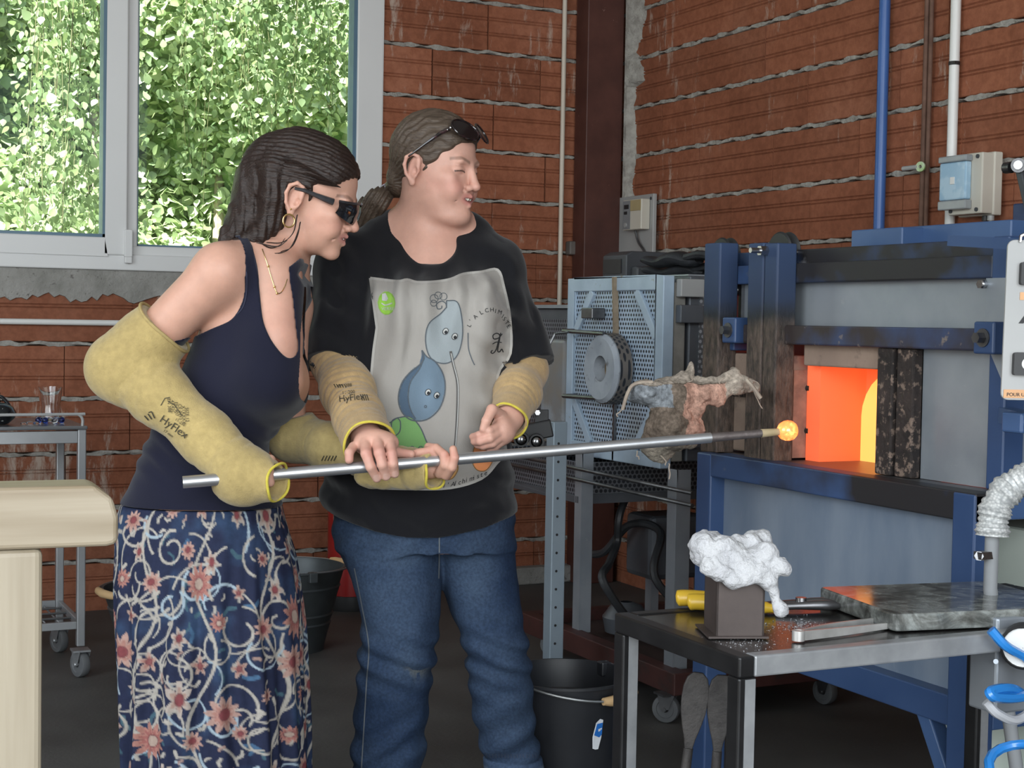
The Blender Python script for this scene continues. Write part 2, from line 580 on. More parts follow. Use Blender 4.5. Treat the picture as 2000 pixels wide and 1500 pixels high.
def bed_strip(p0, p1, nrm, z, par):
    # a squeezed-out mortar bed, ragged along both edges
    p0, p1, nrm = Vector(p0), Vector(p1), Vector(nrm)
    L = (p1-p0).length; n = max(4, int(L/.018))
    vs = []; fs = []
    ph = random.uniform(0, 50)
    for i in range(n+1):
        t = i/n; p = p0.lerp(p1, t)
        up = GAP*.5-.001+.004*math.sin(i*.9+ph)+random.uniform(-.003, .004)
        dn = GAP*.5-.001+.004*math.sin(i*.7+ph*2)+random.uniform(-.003, .005)
        o1 = .002+random.uniform(-.003, .004); o2 = random.uniform(-.002, .005)
        vs += [p+Vector((0, 0, z+up))-nrm*.02, p+nrm*o1+Vector((0, 0, z+up*.8)), p+nrm*(o2+.003)+Vector((0, 0, z)), p+nrm*o1+Vector((0, 0, z-dn*.8)), p+Vector((0, 0, z-dn))-nrm*.02]
    for i in range(n):
        for k in range(4):
            fs.append((i*5+k, i*5+k+1, i*5+k+6, i*5+k+5))
    mb = MB(); mb.add(vs, fs, True)
    obj('mortar_bed', mb, M_mortar, par)

z_ref = on_y(948, 199, YB)[2]            # a mortar line of the photograph
k0 = math.floor(z_ref/COURSE)
z_ref0 = z_ref-k0*COURSE                 # lowest bed above the floor
xj = on_y(957, 250, YB)[0]               # vertical joint below that line
POST_X0, POST_X1 = XR-.17, XR
def rows_back(x0, x1, z0, z1):
    r = -1
    while True:
        zb = z_ref0+r*COURSE+GAP/2; r += 1
        if zb > z1: break
        if zb+COURSE < z0: continue
        k = (k0-r)                        # 0 for the course just below z_ref
        off = (xj if k % 2 == 0 else xj+BLEN/2) + random.uniform(-.02, .02)
        x = off-math.ceil((off-x0)/BLEN)*BLEN
        while x < x1:
            a, b = max(x, x0), min(x+BLEN-.006, x1)
            if b-a > .05 and zb > z0-COURSE*.9:
                brick(b-a, (a, YB, zb), 0, wall_back)
            x += BLEN
        if z0 < zb-GAP/2 < z1+.02: bed_strip((x0, YB, 0), (x1, YB, 0), (0, -1, 0), zb-GAP/2, wall_back)
rows_back(WX1, XR-.0, 0, 2.9)
rows_back(-.55, WX1, 0, SILL_Z-.12)
ys0 = on_x(1498, 90, XR)[1]
def rows_right(y0, y1, z0, z1):
    r = -1
    while True:
        zb = z_ref0+r*COURSE+GAP/2; r += 1
        if zb > z1: break
        off = (ys0 if r % 2 == 0 else ys0+BLEN/2) + random.uniform(-.06, .06)
        y = off-math.ceil((off-y0)/BLEN)*BLEN
        while y < y1:
            a, b = max(y, y0), min(y+BLEN-.007, y1)
            if b-a > .05: brick(b-a, (XR, b, zb), -PI/2, wall_right)
            y += BLEN
        if z0 < zb-GAP/2: bed_strip((XR, y0, 0), (XR, y1, 0), (-1, 0, 0), zb-GAP/2, wall_right)
rows_right(2.7, YB-.02, 0, 2.95)

# concrete strip under the window with a ragged lower edge
sl = MB()
n = 150; x0, x1 = -.7, WX1+.0
vs = []; fs = []
random.seed(3)
for i in range(n+1):
    x = x0+(x1-x0)*i/n
    lo = SILL_Z+.012*math.sin(i*.55)+random.uniform(-.012, .012)
    vs += [(x, YB-.018, WZ0+.005), (x, YB-.022+random.uniform(-.002, .002), (WZ0+lo)/2), (x, YB-.012, lo), (x, YB+.03, lo-.004)]
for i in range(n):
    for k in range(3): fs.append((i*4+k, i*4+k+1, i*4+k+5, i*4+k+4))
sl.add(vs, fs, True)
obj('sill_concrete', sl, M_concrete, wall_back)
obj('trim_1', MB().bb(on_y(985, 1100, YB)[0], XR-.02, YB-.06, YB+.03, 0, .075), M_concrete, kind='structure', bevel=.006)

# steel post in the corner, plaster runs down its right side
M_post = pmat('brown_steel', (.055, .018, .013), (.085, .03, .022), 7, .55, bmp=.15, wear=(.2, .11, .09), wscale=24, wlo=.68, whi=.72)
px0 = on_y(1143, 250, YB-.12)[0]
post = MB()
post.bb(px0, px0+.012, YB-.2, YB, 0, 3.5); post.bb(px0, XR-.02, YB-.14, YB-.12, 0, 3.5); post.bb(XR-.05, XR-.038, YB-.2, YB, 0, 3.5)
tag(obj('steel_post', MB().bb(px0, XR-.035, YB-.13, YB-.02, 0, 3.5), M_post, bevel=.004), 'dark red-brown steel post standing in the corner between the two brick walls', 'post')
pl = MB(); vs = []; fs = []
n = 120
for i in range(n+1):
    z = 1.2+2.3*i/n
    w = .018+.012*math.sin(i*.37)+random.uniform(-.008, .012)+(.05 if z > 2.2 else 0)*abs(math.sin(i*.21))
    d = .02+.008*math.sin(i*.8)+random.uniform(-.004, .006)
    vs += [(XR-.04, YB-.15, z), (XR-.03-d*.3, YB-.155-d*.5, z), (XR-.006-d*.3, YB-.16-w, z), (XR+.01, YB-.17-w*1.4, z)]
for i in range(n):
    for k in range(3): fs.append((i*4+k, i*4+k+1, i*4+k+5, i*4+k+4))
pl.add(vs, fs, True)
obj('trim_2', pl, M_mortar, kind='structure')

# ------------------------------------------------------------------ window
M_pvc = pmat('grey_white_pvc', (.66, .66, .655), (.69, .69, .685), 2, .45, spec=.4)
M_gasket = pmat('dark_gasket', (.09, .16, .22), (.1, .18, .25), 5, .4)
def mat_glass_pane():
    m, nt, bs = new_mat('window_glass')
    out = nt.nodes['Material Output']
    tr = nt.nodes.new('ShaderNodeBsdfTransparent'); tr.inputs[0].default_value = (.93, .97, .96, 1)
    gl = nt.nodes.new('ShaderNodeBsdfGlossy'); gl.inputs['Roughness'].default_value = .01
    fr = nt.nodes.new('ShaderNodeFresnel'); fr.inputs[0].default_value = 1.45
    mx = nt.nodes.new('ShaderNodeMixShader')
    nt.links.new(math_n(nt, 'MULTIPLY', fr.outputs[0], .55), mx.inputs[0])
    nt.links.new(tr.outputs[0], mx.inputs[1]); nt.links.new(gl.outputs[0], mx.inputs[2])
    nt.links.new(mx.outputs[0], out.inputs[0])
    return m
M_pane = mat_glass_pane()
win = thing('window_1', None, None, (WX0, YB, WZ0)); win['kind'] = 'structure'
YF = YB-.012                                # front of the fixed frame
xm0, xm1 = on_y(250, 300, YF)[0], on_y(270, 300, YF)[0]      # fixed mullion
xr0 = on_y(697, 250, YF)[0]
zi = on_y(450, 487, YF)[2]                  # lower edge of the right pane
fr = MB()
fr.bb(WX0, WX1, YF, YB+.09, WZ0, zi)
fr.bb(xm0-.01, xm1, YF+.004, YB+.09, zi-.01, WZ1)
fr.bb(xr0, WX1, YF, YB+.09, zi-.01, WZ1)
fr.bb(WX0, WX0+.08, YF, YB+.09, zi-.01, WZ1)
fr.bb(WX0, WX1, YF, YB+.09, WZ1-.08, WZ1)
obj('window_frame', fr, M_pvc, win, bevel=.006)
obj('window_sill', MB().bb(WX0, WX1+.005, YF-.022, YF+.01, WZ0-.004, WZ0+.058), M_pvc, win, bevel=.005)
YS = YF-.03                                 # the opening sash stands proud
xs0, xs1 = on_y(209, 300, YS)[0], on_y(250, 300, YS)[0]
zg, zs = on_y(100, 459, YS)[2], on_y(100, 494, YS)[2]
sa = MB()
sa.bb(xs0, xs1, YS, YF+.05, zs, WZ1-.1); sa.bb(WX0+.03, xs0, YS, YF+.05, zs, zg); sa.bb(WX0+.03, WX0+.11, YS, YF+.05, zg, WZ1-.1); sa.bb(WX0+.11, xs0, YS, YF+.05, WZ1-.18, WZ1-.1)
sash = obj('sash', sa, M_pvc, win, bevel=.006)
hg = MB().bb(xs1-.012, xs1+.018, YS-.012, YS+.02, zs-.005, zs+.10); hg.bb(xs1-.012, xs1+.016, YS-.016, YS, zs-.03, zs-.005)
obj('hinge', hg, M_pvc, sash, bevel=.003)
g1 = MB()
for (a, b, c, d) in ((xs0-.014, xs0, zg, WZ1-.18), (WX0+.1, xs0, zg-.002, zg+.012)): g1.bb(a, b, YS+.006, YF+.05, c, d)
obj('gasket', g1, M_gasket, sash)
g2 = MB()
g2.bb(xr0-.016, xr0, YF+.006, YB+.06, zi, WZ1-.08); g2.bb(xm1, xr0, YF+.02, YB+.06, zi, zi+.008); g2.bb(xm1, xm1+.006, YF+.02, YB+.06, zi, WZ1-.08)
obj('gasket', g2, M_gasket, win)
obj('pane', MB().bb(WX0+.1, xs0-.004, YF+.02, YF+.024, zg, WZ1-.17), M_pane, sash)
obj('pane', MB().bb(xm1, xr0, YB+.04, YB+.044, zi, WZ1-.08), M_pane, win)

# ------------------------------------------------------------------ garden beyond the window
M_grass = pmat('garden_soil', (.1, .14, .05), (.2, .22, .1), 4, .95)
obj('ground_garden', MB().bb(-14, 22, YB+.42, 40, -.2, -.05), M_grass, kind='structure')
def mat_leaf(name, c1, c2, tl):
    m, nt, bs = new_mat(name)
    out = nt.nodes['Material Output']
    geo = nt.nodes.new('ShaderNodeNewGeometry')
    r = ramp(nt, [(.0, c1), (.6, c2), (1, tuple(min(1, c*1.35) for c in c2))])
    nt.links.new(geo.outputs['Random Per Island'], r.inputs[0])
    oi = nt.nodes.new('ShaderNodeObjectInfo')
    hsv = nt.nodes.new('ShaderNodeHueSaturation')
    nt.links.new(math_n(nt, 'ADD', math_n(nt, 'MULTIPLY', oi.outputs['Random'], .7), .65), hsv.inputs['Value'])
    nt.links.new(r.outputs[0], hsv.inputs['Color'])
    bs.inputs['Roughness'].default_value = .42
    nt.links.new(hsv.outputs[0], bs.inputs['Base Color'])
    t = nt.nodes.new('ShaderNodeBsdfTranslucent')
    nt.links.new(mixc(nt, .5, hsv.outputs[0], tl), t.inputs[0])
    mx = nt.nodes.new('ShaderNodeMixShader'); mx.inputs[0].default_value = .38
    nt.links.new(bs.outputs[0], mx.inputs[1]); nt.links.new(t.outputs[0], mx.inputs[2])
    nt.links.new(mx.outputs[0], out.inputs[0])
    return m
M_leaf = mat_leaf('leaf_green', (.11, .20, .075), (.38, .50, .28), (.42, .54, .22))
M_leaf2 = mat_leaf('leaf_pale', (.28, .42, .17), (.68, .78, .52), (.62, .74, .42))
M_bark = pmat('bark', (.25, .2, .14), (.4, .35, .28), 14, .9, bmp=.6)
LEAF = [(0, 0), (.34, .16), (.46, .42), (.3, .74), (0, 1.08), (-.3, .74), (-.46, .42), (-.34, .16)]
def leaf_arrays(pos, size, rng, drop):
    # many folded leaves as one array: 10 verts each
    n = len(pos)
    base = np.array([(x, y, .10*abs(x)) for x, y in LEAF]+[(0, .5, -.03)])
    k = len(base)
    yaw = rng.uniform(0, 2*np.pi, n); tilt = rng.normal(drop, .5, n); rol = rng.normal(0, .6, n)
    out = np.zeros((n, k, 3))
    cz, sz = np.cos(yaw), np.sin(yaw); ct, st = np.cos(tilt), np.sin(tilt); cr, sr = np.cos(rol), np.sin(rol)
    b = base[None]*np.asarray(size)[:, None, None]
    x = b[..., 0]*cr[:, None]+b[..., 2]*sr[:, None]; z = -b[..., 0]*sr[:, None]+b[..., 2]*cr[:, None]; y = b[..., 1]
    y2 = y*ct[:, None]-z*st[:, None]; z2 = y*st[:, None]+z*ct[:, None]
    out[..., 0] = x*cz[:, None]-y2*sz[:, None]; out[..., 1] = x*sz[:, None]+y2*cz[:, None]; out[..., 2] = z2
    out += np.asarray(pos)[:, None]
    m = k-1
    f = np.array([(i, (i+1) % m, m) for i in range(m)])
    faces = (f[None]+(np.arange(n)*k)[:, None, None]).reshape(-1, 3)
    return out.reshape(-1, 3), faces
def fast_mesh(name, v, f, mt, smooth=True):
    me = bpy.data.meshes.new(name)
    v = np.ascontiguousarray(v, dtype=np.float32); f = np.asarray(f, dtype=np.int32)
    k = f.shape[1]
    me.vertices.add(len(v)); me.vertices.foreach_set('co', v.ravel())
    me.loops.add(f.size); me.loops.foreach_set('vertex_index', f.ravel())
    me.polygons.add(len(f)); me.polygons.foreach_set('loop_start', np.arange(0, f.size, k, dtype=np.int32))
    me.update(calc_edges=True)
    me.polygons.foreach_set('use_smooth', [smooth]*len(f))
    if mt: me.materials.append(mt)
    me.validate()
    return me
rng = np.random.default_rng(5)
# clipped hedge far behind: a bumpy bank of small leaves
nb = 52000
hx = rng.uniform(-.8, 6.6, nb); hz = rng.uniform(-.1, 4.6, nb)
hy = 11.4+.35*np.sin(hx*2.1+hz)+.3*np.sin(hz*2.7+hx*.7)+.25*hz*.3+rng.exponential(.16, nb)
v, f = leaf_arrays(np.stack([hx, hy, hz], 1), rng.uniform(.05, .115, nb), rng, -.6)
hedge = thing('hedge', 'pale green sunlit hedge filling the view far behind the window', 'hedge', (1.5, 11, 0))
v = v-np.array([1.5, 11, 0])
o = obj('foliage', fast_mesh('foliage', v, f, M_leaf2), None, hedge, kind='stuff')
cv_, cf_ = [], []
for i in range(61):
    for j in range(31):
        x = -2+i*.16; z = -.1+j*.17
        cv_.append((x-1.5, 12.35+.25*math.sin(x*2.3+z)+.2*math.sin(z*3.1+x)+rng.uniform(-.08, .08)-11, z))
for i in range(60):
    for j in range(30): cf_.append((i*31+j, i*31+j+1, (i+1)*31+j+1, (i+1)*31+j))
obj('inner_foliage', fast_mesh('inner_foliage', np.array(cv_), cf_, pmat('inner_leaf_mass', (.42, .56, .27), (.22, .36, .13), 16, .8, bmp=.8, bscale=30)), None, hedge)
tk = MB()
for i in range(9): tk.tube([(-2.5+i*.95, 12.1, 0), (-2.45+i*.95, 12.1, 2.2), (-2.6+i*.95, 12.1, 4.4)], [.05, .04, .015], 7)
obj('stems', tk, M_bark, hedge, kind='stuff')
# weeping birch: hanging strands nearer to the glass
birch = thing('weeping_birch', 'leafy birch with hanging strands close outside the window', 'tree', (2.2, 8.6, 0))
tw = MB(); tr = MB()
tr.tube([(-1.3, 9.3, 0), (-1.25, 9.25, 1.6), (-1.1, 9.1, 3.4), (-.9, 8.9, 5.2)], [.13, .11, .09, .05], 10)
for (bx, by) in ((.2, 8.2), (1.2, 8.3), (2.2, 8.1), (3.4, 8.6)):
    tr.tube([(-1.0, 9.0, 4.2), ((-1+bx)/2, by+.3, 4.7), (bx, by, 4.1)], [.05, .035, .02], 7)
obj('trunk', tr, M_bark, birch)
lp = []
def strand(x, y, ztop, zbot, dens=38, spread=.06):
    n = max(6, int((ztop-zbot)*6)); pts = []
    ph = rng.uniform(0, 9)
    for i in range(n+1):
        t = i/n
        pts.append((x+.08*math.sin(t*3+ph)+.05*t, y+.06*math.cos(t*2.4+ph), ztop+(zbot-ztop)*t))
    tw.tube(pts, [.003-.0018*i/n for i in range(n+1)], 4, caps=False)
    m = int((ztop-zbot)*dens)
    for j in range(m):
        t = rng.uniform(0, 1); i = min(n-1, int(t*n)); p = pts[i]
        lp.append((p[0]+rng.normal(0, spread), p[1]+rng.normal(0, spread), ztop+(zbot-ztop)*t+rng.normal(0, .02)))
# left curtain (in front of the sash) and the ragged right-hand mass
for i in range(30):
    strand(rng.normal(1.42, .17), rng.uniform(7.6, 8.8), 3.9, rng.uniform(.5, 1.6), 66, .075)
for i in range(10):
    strand(rng.uniform(.7, 1.15), rng.uniform(7.9, 8.8), 3.9, rng.uniform(2.2, 3.0), 44)
for i in range(64):
    x = rng.uniform(1.95, 3.7)
    low = 2.35+.55*abs(x-2.35)-.5*math.exp(-((x-2.15)/.22)**2)-.35*math.exp(-((x-2.95)/.25)**2)
    strand(x, rng.uniform(7.8, 9.0), 3.9, low+rng.uniform(-.18, .25), 74, .07)
for i in range(12):
    strand(rng.uniform(1.45, 2.9), rng.uniform(8.4, 9.2), 3.9, rng.uniform(1.2, 1.9), 10, .05)
obj('twigs', tw, pmat('twig_green', (.12, .14, .06), (.16, .15, .08), 14, .9), birch, kind='stuff')
lp = np.array(lp)
order = np.argsort(lp[:, 1])
near = lp[order[:280]]; rest = lp[order[280:]]
org = np.array([2.2, 8.6, 0])
v, f = leaf_arrays(rest-org, rng.uniform(.024, .050, len(rest)), rng, -1.0)
obj('leaves', fast_mesh('leaves', v, f, M_leaf), None, birch, kind='stuff')
v, f = leaf_arrays(np.zeros((1, 3)), [.07], np.random.default_rng(1), 0)
lm = fast_mesh('leaf', v, f, M_leaf)
for p in near:
    o = bpy.data.objects.new('leaf', lm); C.objects.link(o); o.parent = birch
    o.location = p-org; o.rotation_euler = (rng.normal(-1, .5), rng.normal(0, .5), rng.uniform(0, 6.28)); s = rng.uniform(.45, .85); o.scale = (s, s, s)
# ------------------------------------------------------------------ metals and machine materials
M_blue = pmat('blue_paint', (.026, .055, .135), (.036, .07, .16), 5, .42, bmp=.03, rvar=.15)
M_blue_lt = pmat('blue_paint_lit', (.040, .080, .18), (.052, .10, .215), 5, .4)  # brighter copy of the blue paint, light on the near sides put into the colour
M_blue_soot = pmat('blue_paint_sooted', (.032, .065, .155), (.016, .015, .017), 3.2, .5, lo=.42, hi=.56, stretch=(1, .8, 1), wear=(.17, .17, .18), wscale=9, wlo=.64, whi=.75)
M_scorch = pmat('scorched_steel', (.045, .032, .028), (.018, .014, .013), 14, .75, metal=.2, bmp=.8, bscale=90, wear=(.20, .145, .115), wscale=55, wlo=.54, whi=.62)
def mat_post():
    # guide rail: blue paint above, burnt scale below (burnt off by years of heat)
    m, nt, bs = new_mat('guide_rail_burnt')
    geo = nt.nodes.new('ShaderNodeNewGeometry'); sp = nt.nodes.new('ShaderNodeSeparateXYZ')
    nt.links.new(geo.outputs['Position'], sp.inputs[0])
    n = noise(nt, geo.outputs['Position'], 9, 4)
    h = math_n(nt, 'ADD', sp.outputs['Z'], math_n(nt, 'MULTIPLY', n, .05))
    r = ramp(nt, [(0, (.10, .072, .056)), (.60, (.075, .055, .045)), (.65, (.012, .014, .02)), (.74, (.018, .032, .07)), (1, (.026, .05, .115))])
    nt.links.new(math_n(nt, 'MULTIPLY', math_n(nt, 'SUBTRACT', h, .88), 2.0), r.inputs[0])
    n2 = noise(nt, texco(nt, (1, 1, .4)), 70, 6, .7)
    r2 = ramp(nt, [(.38, (.35, .35, .35)), (.66, (1.45, 1.4, 1.35))]); nt.links.new(n2, r2.inputs[0])
    r3 = ramp(nt, [(.5, (1, 1, 1)), (.58, (0, 0, 0))]); nt.links.new(math_n(nt, 'SUBTRACT', h, .665), r3.inputs[0])
    c = mixc(nt, r3.outputs[0], r.outputs[0], mixc(nt, 1.0, r.outputs[0], r2.outputs[0], 'MULTIPLY'))
    nt.links.new(c, bs.inputs['Base Color'])
    bs.inputs['Roughness'].default_value = .6
    bump(nt, bs, math_n(nt, 'MULTIPLY', n2, r3.outputs[0]), .8, .006)
    return m
M_rail = mat_post()
M_galv = pmat('galvanised_sheet', (.30, .335, .375), (.37, .40, .435), 7, .42, metal=.55, bmp=.05, rvar=.2, bscale=60, wear=(.42, .44, .46), wscale=30, wlo=.66, whi=.74)
M_galv_blue = pmat('galvanised_panel_streaked', (.165, .215, .29), (.26, .31, .38), 6, .42, metal=.3, stretch=(1, 1, .35), rvar=.2, wear=(.30, .35, .42), wscale=17, wlo=.64, whi=.76)
M_steel = pmat('bright_steel', (.52, .52, .53), (.40, .40, .41), 18, .26, metal=1, rvar=.12)
M_steel_d = pmat('dark_steel', (.12, .12, .125), (.19, .19, .195), 14, .4, metal=.9, rvar=.2)
M_black = pmat('black_rubber', (.012, .012, .013), (.02, .02, .021), 10, .5)
M_fire = pmat('firebrick', (.34, .25, .19), (.25, .18, .14), 8, .9, bmp=.5, bscale=60, wear=(.14, .1, .085), wscale=14, wlo=.56, whi=.68)
M_plate = pmat('pale_grey_plate', (.31, .31, .305), (.345, .345, .34), 4, .4)
M_white = pmat('white_plastic', (.68, .68, .66), (.72, .72, .70), 4, .4)
M_cream = pmat('cream_plastic', (.52, .49, .42), (.56, .53, .46), 5, .45)
M_greyblk = pmat('grey_black_plastic', (.04, .045, .05), (.055, .06, .068), 5, .5)
def mat_emit(name, c, s, diff=(.6, .3, .15), nz=0.0, c2=None):
    m, nt, bs = new_mat(name)
    bs.inputs['Base Color'].default_value = (*diff, 1)
    bs.inputs['Roughness'].default_value = .9
    n = noise(nt, texco(nt), 5, 4)
    r = ramp(nt, [(.35, c), (.65, c2 or c)]); nt.links.new(n, r.inputs[0])
    nt.links.new(r.outputs[0], bs.inputs['Emission Color'])
    bs.inputs['Emission Strength'].default_value = s
    return m
M_hot = mat_emit('glowing_refractory', (1, .07, .016), .42, (.5, .2, .08), c2=(1, .105, .02))
M_hot_floor = mat_emit('glowing_floor', (1, .18, .035), .5, (.5, .2, .08), c2=(1, .12, .03))
M_flame = mat_emit('white_hot_port', (1, .36, .055), .95)

# ------------------------------------------------------------------ the furnace
XF = 2.1
def yy(px, py, X=XF): return on_x(px, py, X)[1]
def zz(px, py, X=XF): return on_x(px, py, X)[2]
fur = thing('furnace', 'blue steel glass furnace with galvanised panels and a glowing orange mouth', 'furnace', (XF+.4, 2.75, 0))
XB = 2.98                                         # rear of the furnace
YR, YL = yy(1960, 800), yy(1380, 800)             # near and far end of the upper body
# guide rails of the sliding door
for a, b in ((1382, 1414), (1468, 1499), (1500, 1527)):
    y1, y0 = yy(a, 480), yy(b, 480)
    obj('guide_rail', MB().bb(XF-.01, XF+.045, y0+.0015, y1-.0015, .845, zz(a, 476)), M_rail, fur, bevel=.004)
# lower table frame (stands slightly proud)
XL = XF-.045
yl, yr = yy(1359, 1000, XL), yy(1905, 1000, XL)
zt, zb = zz(1390, 886, XL), zz(1390, 931, XL)
fr = MB().bb(XL, XL+.055, yr, yl-.06, zb, zt)
obj('table_beam', fr, M_blue_soot, fur, bevel=.003)
obj('table_top_plate', MB().bb(XL+.03, XB, yr+.005, yl, zt-.012, zt-.001), M_steel_d, fur)
for (y0, y1, x0, lab) in ((yl-.062, yl, XL, 0), (yr, yr+.062, XL, 1), (yl-.062, yl, XB-.06, 2), (yr, yr+.062, XB-.06, 3)):
    obj('leg', MB().bb(x0-.001, x0+.06, y0, y1, 0, zt-.001), M_blue, fur, bevel=.004)
zc0, zc1 = zz(1640, 1345, XL), zz(1640, 1290, XL)
obj('stretcher', MB().bb(XL+.004, XL+.05, yr+.06, yl-.06, zc0, zc1), M_blue, fur, bevel=.003)
obj('stretcher', MB().bb(XL+.06, XB-.06, yr+.002, yr+.05, zc0, zc1), M_blue_lt, fur, bevel=.003)
obj('side_beam', MB().bb(XL+.06, XB-.06, yr+.004, yr+.055, zz(1950, 1020)-.0, zz(1950, 975)), M_blue_lt, fur, bevel=.003)
obj('side_beam', MB().bb(XL+.06, XB-.06, yl-.055, yl-.004, zb, zt-.014), M_blue, fur, bevel=.003)
br = MB(); br.bar((XL+.03, yr+.15, zc0+.01), (XL+.03, yr+.05, zc0-.16), .035, .035); obj('brace', br, M_blue_lt, fur, bevel=.003)
obj('lower_panel', MB().bb(XL+.04, XL+.046, yr+.06, yl-.06, zc1-.006, zb+.006), M_galv_blue, fur)
# upper frame
XU = XF+.045
yR, yL = yy(1936, 600, XU), yy(1412, 560, XU)
zbt, zbb = zz(1700, 508, XU), zz(1700, 549, XU)
obj('top_beam', MB().bb(XU, XU+.05, yR, yL+.03, zbb, zbt), M_blue_soot, fur, bevel=.003)
obj('top_rail', MB().bb(XU+.03, XU+.08, yR-.03, yL-.01, zbt-.004, zbt+.034), M_blue_soot, fur, bevel=.003)
obj('end_post', MB().bb(XU-.002, XU+.05, yR-.045, yR-.0005, zt, zbt+.035), M_blue, fur, bevel=.003)
obj('end_post', MB().bb(XU+.05, XB, yR-.042, yR-.012, zbb, zbt+.033), M_blue_lt, fur, bevel=.003)
obj('end_post', MB().bb(XB-.05, XB, yR-.042, yR, zt, zbb), M_blue, fur, bevel=.003)
for (a, b, c, d, x) in ((1662, 478, 1762, 450, XU+.16), (1757, 474, 1975, 444, XU+.22)):
    y1, y0 = on_x(a, b, x)[1], on_x(c, d, x)[1]
    obj('roof_sheet', MB().bb(x, x+.5, y0, y1, zbt+.02, on_x(a, d, x)[2]), M_blue_lt, fur, bevel=.003)
zrt, zrb = zz(1640, 637, XU-.01), zz(1640, 676, XU-.01)
obj('cross_bar', MB().bb(XU-.03, XU+.03, yR-.0, yL+.01, zrb, zrt), pmat('cross_bar_burnt', (.045, .035, .034), (.05, .075, .16), 3.2, .5, metal=.3, lo=.5, hi=.64, bmp=.3, wear=(.22, .18, .16), wscale=26, wlo=.62, whi=.68), fur, bevel=.004)
for (px, py, s) in ((1436, 645, .036), (1936, 660, .036)):
    p = on_x(px, py, XU-.035)
    b = obj('clamp_block', MB().box((XU-.03, p[1], p[2]), (.05, .055, .062)), M_blue, fur, bevel=.004)
    obj('bolt', MB().cyl((XU-.075, p[1], p[2]), (XU-.05, p[1], p[2]), .011, n=6).cyl((XU-.058, p[1], p[2]), (XU-.053, p[1], p[2]), .018), M_steel_d, b)
obj('clamp_block', MB().bb(XU-.02, XU+.03, yy(1446, 680, XU), yy(1418, 680, XU), zz(1430, 685), zrb), M_blue, fur, bevel=.003)
XP = XU+.03
obj('upper_panel', MB().bb(XP, XP+.006, yR+.005, yL-.05, zrt-.01, zbb+.01), M_galv, fur)
obj('side_strip', MB().bb(XP-.01, XP+.01, yL-.052, yL-.04, zrt, zbb), M_steel_d, fur)
obj('vent_bracket', MB().prism([(0, 0), (.052, 0), (.052, -.20), (.02, -.15), (0, -.09)], (XU-.004, yR+.012, zbb), (0, -1, 0), (0, 0, 1), (1, 0, 0), .004), M_galv, fur)
obj('bolt', MB().cyl((XU-.018, yR+.015, zbb-.012), (XU, yR+.015, zbb-.012), .009, n=6), M_steel, fur)
# right-hand panel, jamb, lintel and mouth
XM = XF+.055
yo1, yo0 = yy(1580, 820, XM), yy(1727, 820, XM)
zo1, zo0 = zz(1650, 718, XM), .842
yj0 = yy(1801, 800, XM)
obj('end_panel', MB().bb(XM, XM+.006, yR, yj0, zt, zrb), M_galv, fur)
jb = MB(); jm = (yo0-.006+yj0)/2
jb.bb(XM-.03, XM, jm+.004, yo0-.008, zt, zrb); jb.bb(XM-.026, XM, yj0, jm-.004, zt, zrb); jb.bb(XM-.012, XM+.04, jm-.006, jm+.006, zt, zrb)
obj('door_jamb', jb, M_scorch, fur, bevel=.004)
obj('glow_blocker', MB().bb(XM+.008, XM+.03, yj0-.03, yo0-.012, zt, zrb+.004), M_steel_d, fur)  # unseen plate added to block chamber glow leaking past the jamb
obj('side_panel', MB().bb(XM+.02, XB-.02, yR-.030, yR-.022, zt, zbb+.02), M_galv_blue, fur)
obj('side_panel', MB().bb(XM+.02, XB-.02, yL+.004, yL+.010, zt, zbb+.02), M_galv_blue, fur)
obj('back_panel', MB().bb(XB-.02, XB-.014, yR, yL, zt, zbb+.02), M_galv, fur)
obj('top_panel', MB().bb(XP+.01, XB-.02, yR, yL, zbb+.021, zbb+.027), M_galv, fur)
yli = yL+.02
obj('lintel_block', MB().bb(XM-.005, XM+.12, yo0-.008, yo1+.02, zo1, zrb+.004), M_fire, fur, bevel=.004)
obj('jamb_block', MB().bb(XM+.0, XM+.10, yo0-.03, yo0, zo0, zo1), M_fire, fur, bevel=.003)
# glowing chamber: five inner faces and a white-hot port
XC = on_y(1690, 820, yo1)[0]
ch = MB()
ch.bb(XM+.03, XC, yo1, yo1+.05, zo0-.001, zo1+.16)
ch.bb(XC, XC+.05, yo0-.20, yo1+.05, zo0-.001, zo1+.16)
ch.bb(XM+.10, XC, yo0-.25, yo0-.20, zo0-.001, zo1+.16)
ch.bb(XM+.12, XC+.05, yo0-.25, yo1+.05, zo1+.14, zo1+.18)
obj('chamber', ch, M_hot, fur)
obj('chamber_floor', MB().bb(XM+.0, XC, yo0-.20, yo1+.01, zo0-.001, zo0+.004), M_hot_floor, fur)
port = [(-.12, 0), (.12, 0)]+[(.12*math.cos(t*PI/12), .10+.115*math.sin(t*PI/12)) for t in range(13)]
yp = on_x(1689, 880, XC)[1]-.118
obj('port', MB().prism(port, (XC-.012, yp, zo0+.004), (0, 1, 0), (0, 0, 1), (1, 0, 0), .02), M_flame, fur)
